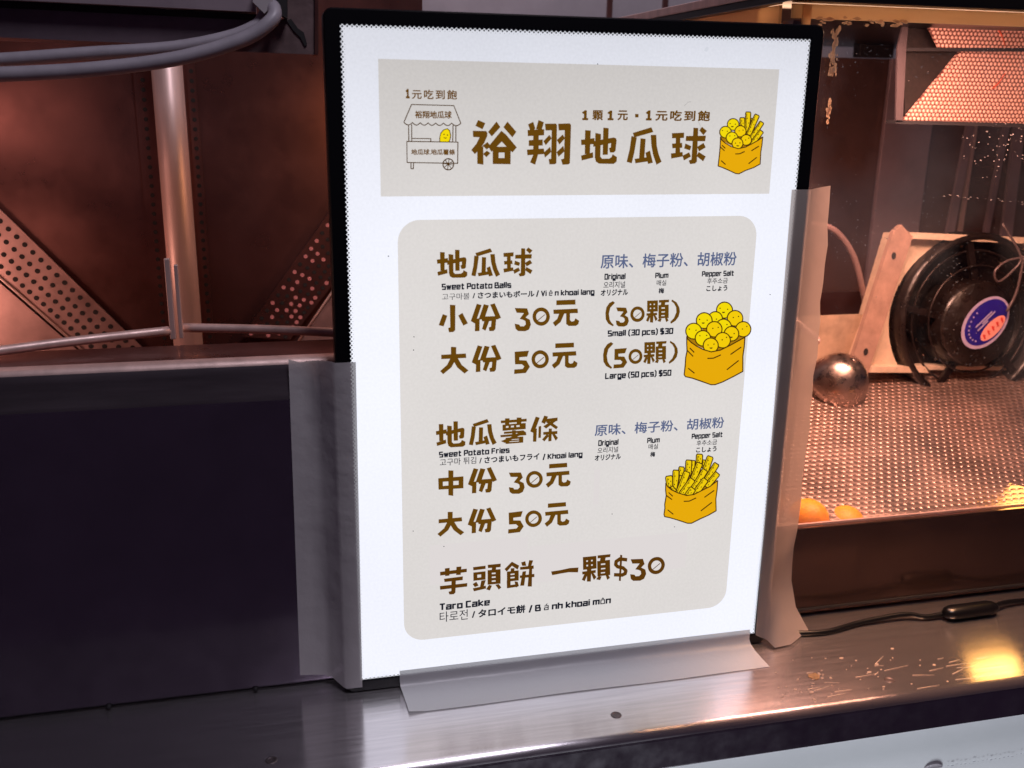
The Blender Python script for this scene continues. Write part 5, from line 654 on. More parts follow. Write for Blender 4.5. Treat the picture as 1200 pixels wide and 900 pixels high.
(38,'ink',[[(1026,3283),(1040,3254),(1050,3258),(1036,3287)],[(1039,3256),(1075,3222),(1082,3230),(1046,3263)],[(1072,3224),(1130,3185),(1135,3194),(1078,3233)],[(1126,3187),(1200,3148),(1205,3157),(1131,3196)],[(1197,3149),(1286,3121),(1288,3131),(1200,3159)],[(1285,3121),(1381,3135),(1378,3146),(1282,3132)],[(1379,3135),(1483,3181),(1477,3191),(1373,3145)],[(1480,3180),(1574,3227),(1567,3237),(1473,3190)],[(1570,3226),(1616,3247),(1610,3257),(1564,3236)],[(1605,3254),(1606,3159),(1618,3157),(1617,3253)],[(1606,3163),(1600,3069),(1612,3067),(1618,3161)],[(1600,3073),(1613,2922),(1625,2922),(1612,3072)],[(1617,2930),(1520,2882),(1527,2872),(1624,2920)],[(1524,2884),(1419,2837),(1425,2827),(1530,2874)],[(1423,2838),(1342,2814),(1347,2803),(1428,2828)],[(1348,2815),(1302,2817),(1303,2806),(1349,2804)],[(1308,2816),(1223,2849),(1220,2839),(1305,2806)],[(1227,2848),(1116,2890),(1113,2879),(1224,2837)],[(1120,2889),(1044,2908),(1042,2898),(1118,2878)],[(1051,2903),(1035,2927),(1026,2922),(1042,2898)],[(1037,2920),(1042,3008),(1030,3010),(1026,2922)],[(1042,3005),(1041,3088),(1030,3089),(1030,3006)],[(1041,3083),(1051,3146),(1039,3149),(1030,3086)],[(1050,3143),(1043,3206),(1032,3206),(1039,3143)],[(1043,3202),(1038,3285),(1026,3285),(1032,3203)],[(1065,3170),(1112,3125),(1120,3133),(1073,3177)],[(1041,3148),(1105,3088),(1112,3095),(1049,3155)],[(1252,3061),(1313,3060),(1312,3071),(1251,3072)],[(1312,3060),(1386,3089),(1381,3099),(1306,3070)],[(1483,3088),(1586,3155),(1578,3164),(1476,3098)],[(1458,2943),(1571,3027),(1563,3036),(1451,2952)],[(1064,2978),(1130,2926),(1137,2934),(1070,2986)]]),
],
'fries_bag_print': [
(0,'bag_dark',[[(917,1861),(1105,1924),(1449,1847),(1357,1775),(1212,1717),(1138,1714),(977,1788)]]),
(1,'ink',[[(1219,2136),(1209,2120),(1211,2033),(1287,2023),(1285,2111),(1274,2129)]]),
(2,'fry',[[(1228,2124),(1220,2118),(1222,2042),(1276,2036),(1274,2112),(1266,2119)]]),
(3,'ink',[[(1235,2107),(1236,2094),(1244,2093),(1243,2106)],[(1254,2086),(1254,2072),(1262,2072),(1262,2085)],[(1234,2072),(1235,2059),(1242,2058),(1242,2071)],[(1248,2053),(1248,2040),(1256,2039),(1256,2052)],[(1227,2112),(1229,2034),(1235,2033),(1233,2111)]]),
(4,'ink',[[(1281,2073),(1274,2062),(1271,1983),(1317,1975),(1320,2054),(1314,2067)]]),
(5,'fry',[[(1289,2060),(1285,2060),(1283,1992),(1307,1988),(1309,2056),(1306,2057)]]),
(6,'ink',[[(1288,2048),(1288,2039),(1296,2038),(1296,2046)],[(1298,2030),(1298,2021),(1305,2020),(1306,2028)],[(1286,2018),(1286,2009),(1294,2008),(1294,2016)],[(1293,2001),(1293,1993),(1301,1991),(1301,2000)],[(1285,2058),(1282,1985),(1288,1984),(1290,2057)]]),
(7,'ink',[[(1168,2076),(1161,2064),(1160,1890),(1211,1882),(1212,2057),(1205,2070)]]),
(8,'fry',[[(1176,2064),(1172,2063),(1172,1899),(1200,1895),(1201,2059),(1197,2061)]]),
(9,'ink',[[(1178,2027),(1178,2018),(1185,2017),(1185,2026)],[(1189,1990),(1189,1981),(1196,1979),(1196,1989)],[(1176,1962),(1176,1952),(1184,1951),(1184,1960)],[(1184,1928),(1184,1919),(1192,1918),(1192,1927)],[(1173,2060),(1172,1892),(1178,1891),(1179,2059)]]),
(10,'ink',[[(1334,2112),(1320,2100),(1278,1956),(1352,1926),(1393,2070),(1387,2090)]]),
(11,'fry',[[(1339,2099),(1330,2096),(1292,1962),(1344,1940),(1382,2074),(1377,2084)]]),
(12,'ink',[[(1338,2065),(1334,2053),(1342,2050),(1345,2062)],[(1346,2028),(1343,2015),(1350,2012),(1354,2024)],[(1319,2010),(1316,1998),(1323,1994),(1327,2007)],[(1324,1977),(1321,1965),(1328,1962),(1332,1974)],[(1335,2088),(1296,1952),(1301,1950),(1341,2086)]]),
(13,'ink',[[(1048,2022),(1038,2008),(1034,1883),(1100,1871),(1104,1997),(1095,2014)]]),
(14,'fry',[[(1055,2010),(1049,2006),(1045,1892),(1089,1884),(1093,1999),(1087,2004)]]),
(15,'ink',[[(1060,1984),(1059,1972),(1067,1971),(1067,1983)],[(1074,1955),(1074,1943),(1081,1942),(1082,1954)],[(1056,1936),(1056,1924),(1063,1922),(1064,1934)],[(1067,1910),(1066,1898),(1074,1896),(1074,1908)],[(1053,2001),(1049,1884),(1054,1883),(1059,2000)]]),
(16,'ink',[[(1114,2085),(1104,2069),(1105,1922),(1179,1912),(1177,2059),(1167,2078)]]),
(17,'fry',[[(1122,2073),(1115,2068),(1116,1932),(1168,1925),(1166,2061),(1159,2068)]]),
(18,'ink',[[(1129,2041),(1129,2028),(1137,2027),(1137,2040)],[(1147,2008),(1147,1995),(1155,1994),(1155,2007)],[(1128,1984),(1128,1971),(1136,1970),(1136,1983)],[(1141,1954),(1141,1941),(1149,1940),(1149,1953)],[(1121,2061),(1122,1923),(1128,1922),(1126,2061)]]),
(19,'ink',[[(1410,2038),(1394,2030),(1299,1869),(1362,1827),(1457,1988),(1456,2008)]]),
(20,'fry',[[(1412,2024),(1404,2023),(1314,1871),(1357,1842),(1447,1995),(1443,2003)]]),
(21,'ink',[[(1397,1985),(1391,1975),(1398,1970),(1404,1980)],[(1392,1942),(1386,1932),(1393,1927),(1399,1937)],[(1359,1924),(1353,1914),(1360,1909),(1366,1920)],[(1352,1887),(1346,1876),(1353,1872),(1359,1882)],[(1406,2016),(1315,1862),(1320,1858),(1411,2013)]]),
(22,'ink',[[(1430,1942),(1412,1937),(1306,1808),(1364,1758),(1470,1888),(1472,1906)]]),
(23,'fry',[[(1430,1928),(1421,1929),(1322,1808),(1361,1774),(1461,1895),(1458,1904)]]),
(24,'ink',[[(1412,1896),(1404,1887),(1411,1882),(1418,1891)],[(1403,1858),(1396,1849),(1402,1843),(1410,1852)],[(1369,1848),(1362,1839),(1368,1833),(1376,1842)],[(1360,1815),(1352,1806),(1358,1800),(1366,1809)],[(1422,1922),(1321,1799),(1326,1795),(1427,1918)]]),
(25,'ink',[[(915,1934),(908,1914),(931,1808),(1012,1814),(988,1921),(972,1939)]]),
(26,'fry',[[(925,1924),(918,1915),(939,1820),(998,1825),(977,1920),(967,1927)]]),
(27,'ink',[[(938,1904),(941,1889),(949,1890),(946,1904)],[(963,1882),(966,1867),(974,1868),(970,1882)],[(946,1860),(949,1846),(956,1846),(953,1861)],[(965,1840),(968,1826),(975,1826),(972,1841)],[(928,1909),(949,1813),(954,1813),(933,1910)]]),
(28,'ink',[[(1229,2055),(1213,2044),(1155,1875),(1227,1842),(1285,2011),(1281,2031)]]),
(29,'fry',[[(1233,2042),(1224,2039),(1169,1880),(1220,1856),(1275,2016),(1270,2025)]]),
(30,'ink',[[(1227,2002),(1223,1990),(1230,1986),(1235,1998)],[(1232,1958),(1228,1946),(1236,1943),(1240,1955)],[(1203,1937),(1198,1925),(1206,1922),(1210,1934)],[(1204,1899),(1200,1887),(1208,1884),(1212,1896)],[(1228,2031),(1173,1871),(1178,1868),(1234,2029)]]),
(31,'ink',[[(1293,1984),(1275,1976),(1173,1796),(1239,1752),(1342,1933),(1340,1953)]]),
(32,'fry',[[(1295,1971),(1285,1970),(1188,1799),(1234,1768),(1332,1940),(1328,1949)]]),
(33,'ink',[[(1278,1926),(1272,1916),(1279,1911),(1285,1922)],[(1272,1879),(1266,1868),(1273,1864),(1279,1874)],[(1237,1858),(1231,1848),(1238,1843),(1244,1854)],[(1229,1817),(1223,1806),(1230,1802),(1236,1812)],[(1288,1962),(1190,1789),(1195,1786),(1293,1958)]]),
(34,'ink',[[(988,1994),(978,1978),(983,1756),(1057,1747),(1051,1969),(1040,1988)]]),
(35,'fry',[[(996,1982),(989,1976),(994,1766),(1046,1760),(1040,1970),(1032,1977)]]),
(36,'ink',[[(1004,1932),(1004,1919),(1012,1918),(1012,1931)],[(1022,1884),(1023,1871),(1030,1870),(1030,1883)],[(1004,1847),(1004,1834),(1012,1833),(1012,1846)],[(1018,1804),(1018,1791),(1026,1790),(1026,1803)],[(995,1970),(1000,1758),(1006,1757),(1000,1970)]]),
(37,'ink',[[(1052,1935),(1045,1926),(1026,1755),(1068,1744),(1087,1916),(1082,1928)]]),
(38,'fry',[[(1058,1923),(1056,1923),(1038,1763),(1058,1758),(1076,1918),(1073,1919)]]),
(39,'ink',[[(1054,1888),(1053,1880),(1061,1878),(1062,1886)],[(1059,1851),(1058,1843),(1066,1841),(1067,1849)],[(1046,1824),(1045,1816),(1053,1814),(1054,1822)],[(1049,1791),(1048,1783),(1056,1781),(1057,1789)],[(1054,1922),(1036,1756),(1042,1755),(1060,1920)]]),
(40,'ink',[[(1105,1977),(1089,1966),(1015,1748),(1089,1714),(1163,1932),(1158,1953)]]),
(41,'fry',[[(1109,1964),(1100,1961),(1029,1754),(1082,1729),(1152,1936),(1147,1946)]]),
(42,'ink',[[(1100,1911),(1096,1899),(1103,1896),(1107,1908)],[(1102,1858),(1098,1846),(1106,1842),(1110,1855)],[(1070,1829),(1065,1816),(1073,1813),(1077,1825)],[(1069,1782),(1065,1770),(1072,1766),(1076,1778)],[(1104,1952),(1034,1743),(1039,1741),(1110,1950)]]),
(43,'ink',[[(1170,1902),(1152,1895),(1048,1745),(1112,1695),(1216,1846),(1217,1867)]]),
(44,'fry',[[(1171,1888),(1161,1888),(1063,1746),(1108,1711),(1207,1853),(1204,1863)]]),
(45,'ink',[[(1154,1850),(1147,1840),(1154,1835),(1161,1845)],[(1148,1807),(1141,1797),(1148,1792),(1155,1802)],[(1112,1794),(1105,1783),(1112,1778),(1119,1788)],[(1104,1756),(1097,1746),(1104,1741),(1111,1751)],[(1164,1880),(1064,1736),(1069,1732),(1168,1876)]]),
(46,'ink',[[(1305,1892),(1287,1885),(1186,1743),(1251,1693),(1352,1835),(1352,1856)]]),
(47,'fry',[[(1306,1878),(1296,1878),(1202,1744),(1248,1709),(1342,1843),(1339,1853)]]),
(48,'ink',[[(1290,1842),(1283,1832),(1290,1827),(1297,1837)],[(1285,1800),(1278,1790),(1284,1785),(1292,1795)],[(1250,1788),(1243,1778),(1249,1773),(1256,1783)],[(1242,1753),(1235,1742),(1242,1737),(1249,1748)],[(1299,1869),(1203,1734),(1208,1730),(1304,1866)]]),
(49,'ink',[[(1180,1810),(1161,1803),(1112,1731),(1179,1679),(1229,1751),(1229,1772)]]),
(50,'fry',[[(1181,1796),(1170,1796),(1127,1733),(1176,1695),(1219,1758),(1216,1769)]]),
(51,'ink',[[(1179,1777),(1171,1766),(1178,1761),(1186,1772)],[(1184,1749),(1177,1738),(1183,1733),(1191,1744)],[(1157,1749),(1149,1739),(1156,1734),(1164,1744)],[(1159,1726),(1152,1715),(1158,1710),(1166,1721)],[(1174,1786),(1129,1722),(1134,1718),(1178,1782)]]),
(52,'ink',[[(960,1813),(964,1800),(1011,1748),(1043,1776),(996,1828),(983,1834)]]),
(53,'fry',[[(973,1809),(972,1807),(1011,1763),(1027,1778),(988,1821),(985,1820)]]),
(54,'ink',[[(980,1802),(986,1795),(992,1800),(986,1807)],[(997,1798),(1003,1791),(1008,1795),(1002,1802)],[(998,1781),(1004,1774),(1009,1779),(1003,1786)],[(1012,1776),(1018,1769),(1023,1774),(1017,1781)],[(973,1804),(1016,1757),(1020,1760),(977,1808)]]),
(55,'bag',[[(917,1861),(938,1828),(976,1792),(1048,1752),(1138,1719),(1212,1722),(1275,1749),(1374,1792),(1449,1847),(1452,1758),(1446,1656),(1458,1533),(1378,1492),(1287,1458),(1210,1424),(1167,1428),(1072,1468),(976,1504),(928,1518),(919,1542),(924,1607),(920,1644),(930,1736),(920,1792)]]),
(56,'ink',[[(911,1861),(934,1823),(943,1828),(921,1865)],[(932,1825),(974,1787),(981,1795),(939,1833)],[(972,1788),(1048,1746),(1052,1756),(977,1798)],[(1045,1748),(1138,1713),(1141,1723),(1047,1758)],[(1137,1713),(1215,1717),(1213,1728),(1135,1724)],[(1213,1716),(1279,1745),(1274,1755),(1207,1727)],[(1276,1744),(1379,1788),(1373,1798),(1270,1754)],[(1376,1787),(1455,1843),(1447,1853),(1369,1796)],[(1444,1850),(1446,1757),(1457,1756),(1455,1848)],[(1446,1762),(1440,1655),(1451,1653),(1457,1759)],[(1440,1658),(1453,1531),(1464,1530),(1451,1658)],[(1457,1539),(1374,1497),(1380,1486),(1463,1528)],[(1378,1498),(1282,1463),(1288,1452),(1383,1488)],[(1286,1464),(1205,1429),(1211,1418),(1292,1453)],[(1211,1430),(1165,1434),(1166,1422),(1212,1418)],[(1171,1432),(1071,1474),(1068,1463),(1168,1422)],[(1075,1472),(976,1510),(973,1500),(1072,1462)],[(979,1509),(926,1524),(925,1513),(978,1498)],[(934,1517),(923,1545),(913,1543),(923,1515)],[(924,1539),(930,1608),(919,1610),(913,1541)],[(930,1605),(925,1646),(914,1647),(919,1605)],[(925,1641),(935,1737),(924,1739),(914,1644)],[(935,1734),(925,1794),(914,1794),(924,1734)],[(925,1790),(922,1863),(912,1864),(914,1791)],[(948,1762),(993,1718),(1000,1726),(954,1769)],[(925,1733),(989,1684),(995,1692),(931,1742)],[(1113,1655),(1172,1652),(1171,1663),(1112,1666)],[(1171,1652),(1242,1680),(1237,1691),(1165,1662)],[(1328,1679),(1425,1743),(1418,1753),(1321,1688)],[(1301,1540),(1411,1620),(1404,1630),(1294,1550)],[(950,1583),(1012,1530),(1018,1538),(956,1591)]]),
],
'mixed_bag_print': [
(0,'bag_dark',[[(1222,5048),(1375,5096),(1621,5047),(1538,4988),(1396,4943),(1234,5017)]]),
(1,'ink',[[(1394,5211),(1388,5198),(1400,5106),(1456,5108),(1444,5201),(1435,5212)]]),
(2,'fry',[[(1402,5202),(1398,5199),(1408,5115),(1445,5116),(1434,5200),(1429,5203)]]),
(3,'ink',[[(1409,5184),(1410,5175),(1417,5176),(1416,5185)],[(1424,5165),(1425,5156),(1432,5156),(1431,5166)],[(1412,5148),(1413,5139),(1420,5139),(1419,5148)],[(1424,5131),(1425,5122),(1432,5122),(1431,5131)],[(1402,5195),(1412,5109),(1417,5109),(1406,5196)]]),
(4,'ink',[[(1447,5260),(1439,5248),(1445,5054),(1504,5052),(1497,5246),(1489,5259)]]),
(5,'fry',[[(1454,5251),(1449,5248),(1455,5062),(1493,5061),(1487,5246),(1482,5250)]]),
(6,'ink',[[(1460,5208),(1460,5198),(1467,5198),(1467,5207)],[(1475,5167),(1475,5158),(1482,5158),(1482,5167)],[(1461,5134),(1461,5124),(1468,5124),(1468,5134)],[(1472,5098),(1472,5088),(1479,5088),(1479,5097)],[(1453,5244),(1459,5056),(1464,5056),(1458,5244)]]),
(7,'ink',[[(1497,5208),(1491,5200),(1481,5103),(1519,5098),(1529,5194),(1525,5204)]]),
(8,'fry',[[(1504,5198),(1501,5198),(1492,5111),(1510,5108),(1519,5196),(1517,5196)]]),
(9,'ink',[[(1501,5180),(1500,5174),(1507,5172),(1508,5179)],[(1507,5159),(1507,5153),(1514,5152),(1514,5158)],[(1496,5144),(1496,5137),(1503,5136),(1503,5143)],[(1501,5125),(1500,5119),(1507,5118),(1508,5124)],[(1500,5197),(1490,5105),(1495,5104),(1504,5196)]]),
(10,'ink',[[(1536,5244),(1524,5235),(1457,5070),(1511,5050),(1578,5215),(1574,5229)]]),
(11,'fry',[[(1539,5233),(1533,5232),(1470,5074),(1505,5061),(1568,5219),(1564,5224)]]),
(12,'ink',[[(1528,5195),(1525,5187),(1531,5184),(1535,5193)],[(1527,5156),(1524,5148),(1530,5146),(1534,5154)],[(1501,5133),(1498,5124),(1505,5122),(1508,5130)],[(1498,5099),(1495,5090),(1502,5088),(1505,5096)],[(1535,5227),(1470,5068),(1475,5066),(1540,5226)]]),
(13,'ink',[[(1590,5185),(1577,5179),(1486,5039),(1533,5013),(1625,5153),(1624,5166)]]),
(14,'fry',[[(1592,5174),(1586,5174),(1499,5042),(1529,5025),(1616,5158),(1613,5162)]]),
(15,'ink',[[(1574,5142),(1570,5135),(1576,5132),(1581,5139)],[(1567,5108),(1562,5100),(1568,5097),(1573,5104)],[(1538,5090),(1534,5082),(1540,5079),(1545,5086)],[(1530,5060),(1525,5052),(1531,5049),(1536,5056)],[(1586,5170),(1498,5036),(1502,5033),(1591,5168)]]),
(16,'ink',[[(1594,5111),(1580,5106),(1490,4986),(1538,4957),(1627,5077),(1628,5090)]]),
(17,'fry',[[(1594,5100),(1588,5101),(1504,4988),(1534,4969),(1619,5082),(1616,5087)]]),
(18,'ink',[[(1578,5073),(1573,5066),(1579,5062),(1584,5069)],[(1571,5042),(1565,5034),(1571,5030),(1577,5038)],[(1543,5028),(1538,5021),(1543,5017),(1549,5024)],[(1534,5001),(1529,4993),(1535,4990),(1540,4997)],[(1589,5096),(1503,4982),(1507,4979),(1593,5094)]]),
(19,'ink',[[(1392,5150),(1392,5137),(1387,5124),(1378,5113),(1366,5104),(1353,5099),(1337,5097),(1322,5099),(1307,5104),(1294,5112),(1284,5123),(1277,5136),(1274,5149),(1274,5163),(1279,5176),(1288,5187),(1299,5195),(1313,5201),(1328,5203),(1344,5201),(1359,5196),(1372,5188),(1382,5177),(1389,5164)]]),
(20,'ball',[[(1382,5150),(1382,5139),(1378,5128),(1371,5119),(1361,5112),(1349,5107),(1337,5106),(1324,5107),(1311,5112),(1300,5118),(1292,5128),(1286,5138),(1283,5150),(1284,5161),(1288,5172),(1295,5181),(1305,5188),(1316,5192),(1329,5194),(1342,5193),(1354,5188),(1365,5182),(1374,5172),(1380,5162)]]),
(21,'ink',[[(1310,5156),(1307,5152),(1301,5152),(1298,5156),(1300,5161),(1306,5161)],[(1360,5152),(1357,5147),(1351,5147),(1348,5151),(1350,5156),(1357,5156)],[(1312,5136),(1341,5136),(1335,5127),(1319,5126)]]),
(22,'ink',[[(1326,5086),(1325,5072),(1320,5059),(1312,5048),(1300,5039),(1286,5034),(1271,5032),(1255,5034),(1240,5039),(1228,5047),(1217,5058),(1210,5071),(1207,5085),(1208,5098),(1213,5111),(1222,5122),(1233,5131),(1247,5136),(1262,5138),(1278,5136),(1292,5131),(1305,5123),(1316,5112),(1323,5099)]]),
(23,'ball',[[(1316,5086),(1315,5074),(1311,5063),(1304,5054),(1294,5047),(1283,5042),(1270,5041),(1257,5042),(1245,5047),(1234,5054),(1225,5063),(1220,5074),(1217,5085),(1218,5096),(1222,5107),(1229,5116),(1238,5123),(1250,5128),(1263,5129),(1276,5128),(1288,5124),(1299,5117),(1307,5108),(1313,5097)]]),
(24,'ink',[[(1243,5099),(1241,5094),(1235,5094),(1231,5098),(1234,5103),(1240,5103)],[(1289,5092),(1287,5088),(1280,5087),(1277,5092),(1280,5097),(1286,5097)]]),
(25,'ink',[[(1464,5094),(1464,5080),(1459,5068),(1451,5057),(1439,5048),(1426,5043),(1411,5041),(1395,5043),(1381,5048),(1368,5056),(1358,5067),(1351,5079),(1348,5093),(1349,5106),(1354,5119),(1362,5129),(1373,5138),(1387,5143),(1402,5145),(1417,5143),(1431,5138),(1444,5130),(1454,5119),(1461,5107)]]),
(26,'ball_deep',[[(1454,5094),(1454,5082),(1450,5072),(1443,5063),(1434,5056),(1422,5052),(1410,5050),(1397,5051),(1385,5056),(1375,5062),(1366,5071),(1360,5082),(1358,5093),(1358,5104),(1362,5114),(1369,5123),(1379,5130),(1390,5134),(1402,5136),(1415,5135),(1427,5130),(1438,5124),(1446,5115),(1452,5105)]]),
(27,'ink',[[(1400,5098),(1398,5093),(1392,5093),(1388,5098),(1391,5102),(1397,5102)],[(1436,5104),(1433,5099),(1427,5099),(1423,5103),(1426,5108),(1432,5108)]]),
(28,'ink',[[(1391,5039),(1390,5025),(1385,5012),(1376,5001),(1365,4992),(1351,4987),(1336,4985),(1320,4987),(1305,4992),(1292,5000),(1282,5011),(1275,5024),(1271,5038),(1272,5052),(1277,5064),(1286,5076),(1297,5084),(1311,5090),(1326,5092),(1342,5090),(1357,5085),(1370,5076),(1380,5065),(1387,5052)]]),
(29,'ball',[[(1381,5039),(1380,5027),(1376,5016),(1369,5007),(1359,5000),(1348,4995),(1335,4994),(1322,4995),(1309,5000),(1298,5007),(1290,5016),(1284,5026),(1281,5038),(1282,5050),(1286,5060),(1293,5069),(1303,5076),(1314,5081),(1327,5083),(1340,5081),(1352,5077),(1363,5070),(1372,5061),(1378,5050)]]),
(30,'ink',[[(1315,5054),(1313,5049),(1306,5049),(1303,5054),(1306,5058),(1312,5058)],[(1362,5055),(1360,5051),(1353,5051),(1350,5055),(1353,5060),(1359,5060)]]),
(31,'ink',[[(1522,5021),(1521,5008),(1516,4996),(1508,4986),(1498,4978),(1485,4973),(1470,4971),(1456,4973),(1442,4978),(1430,4986),(1420,4996),(1414,5008),(1410,5020),(1411,5033),(1416,5045),(1424,5055),(1434,5063),(1447,5068),(1462,5070),(1476,5068),(1490,5064),(1502,5056),(1512,5046),(1518,5034)]]),
(32,'ball_deep',[[(1512,5021),(1511,5010),(1507,5001),(1501,4992),(1492,4986),(1481,4982),(1470,4980),(1458,4981),(1446,4985),(1436,4992),(1428,5000),(1423,5010),(1420,5020),(1421,5031),(1425,5041),(1431,5049),(1440,5056),(1451,5060),(1462,5061),(1474,5060),(1486,5056),(1496,5050),(1504,5041),(1509,5032)]]),
(33,'ink',[[(1467,5021),(1464,5016),(1458,5016),(1454,5021),(1457,5025),(1463,5025)],[(1495,5036),(1493,5031),(1486,5031),(1483,5036),(1486,5041),(1492,5041)]]),
(34,'ink',[[(1443,4991),(1442,4978),(1438,4966),(1429,4955),(1418,4947),(1405,4942),(1390,4940),(1376,4942),(1361,4947),(1349,4955),(1339,4965),(1332,4978),(1329,4991),(1330,5004),(1335,5016),(1343,5027),(1354,5035),(1367,5040),(1382,5042),(1396,5040),(1411,5035),(1423,5027),(1433,5017),(1440,5004)]]),
(35,'ball_deep',[[(1433,4991),(1432,4980),(1428,4970),(1422,4961),(1413,4955),(1402,4950),(1390,4949),(1377,4950),(1366,4954),(1355,4961),(1347,4970),(1342,4980),(1339,4991),(1340,5002),(1344,5012),(1350,5020),(1360,5027),(1370,5031),(1382,5033),(1395,5032),(1406,5027),(1417,5021),(1425,5012),(1430,5002)]]),
(36,'ink',[[(1373,4993),(1370,4988),(1364,4988),(1361,4993),(1363,4998),(1369,4998)],[(1415,4996),(1412,4991),(1406,4991),(1402,4996),(1405,5001),(1411,5001)],[(1375,4975),(1404,4975),(1398,4966),(1382,4966)]]),
(37,'bag',[[(1222,5048),(1234,5021),(1270,4994),(1330,4963),(1396,4946),(1464,4960),(1523,4988),(1581,5019),(1621,5047),(1620,4982),(1614,4920),(1618,4816),(1557,4785),(1481,4760),(1422,4731),(1391,4734),(1328,4761),(1264,4785),(1219,4799),(1221,4836),(1224,4905),(1225,4973)]]),
(38,'ink',[[(1217,5048),(1230,5018),(1239,5021),(1226,5051)],[(1229,5018),(1268,4989),(1274,4996),(1235,5025)],[(1266,4991),(1329,4959),(1334,4966),(1271,4998)],[(1327,4960),(1397,4942),(1399,4950),(1329,4968)],[(1396,4942),(1467,4956),(1464,4965),(1393,4950)],[(1465,4956),(1527,4985),(1522,4993),(1460,4964)],[(1524,4984),(1586,5016),(1580,5024),(1518,4991)],[(1583,5015),(1626,5044),(1619,5052),(1577,5022)],[(1616,5049),(1614,4981),(1624,4980),(1626,5048)],[(1615,4984),(1609,4919),(1619,4918),(1625,4983)],[(1609,4922),(1613,4815),(1623,4814),(1619,4921)],[(1617,4821),(1552,4788),(1558,4780),(1622,4813)],[(1556,4790),(1478,4764),(1482,4756),(1560,4781)],[(1480,4765),(1418,4735),(1423,4727),(1486,4757)],[(1424,4736),(1390,4739),(1389,4730),(1424,4727)],[(1395,4738),(1328,4765),(1324,4757),(1391,4730)],[(1331,4764),(1264,4790),(1261,4781),(1328,4756)],[(1267,4789),(1219,4803),(1216,4795),(1265,4780)],[(1224,4797),(1226,4838),(1216,4838),(1214,4798)],[(1226,4834),(1229,4906),(1219,4907),(1216,4835)],[(1229,4903),(1230,4974),(1220,4975),(1219,4904)],[(1230,4971),(1227,5049),(1217,5049),(1220,4972)],[(1238,4971),(1272,4945),(1278,4952),(1245,4978)],[(1223,4957),(1266,4925),(1272,4931),(1229,4964)],[(1372,4897),(1417,4899),(1416,4908),(1371,4906)],[(1416,4899),(1463,4919),(1458,4928),(1411,4907)],[(1526,4925),(1594,4965),(1588,4973),(1520,4933)],[(1509,4815),(1584,4870),(1577,4877),(1502,4822)],[(1240,4842),(1285,4808),(1291,4815),(1246,4849)]]),
],
'cart_print': [
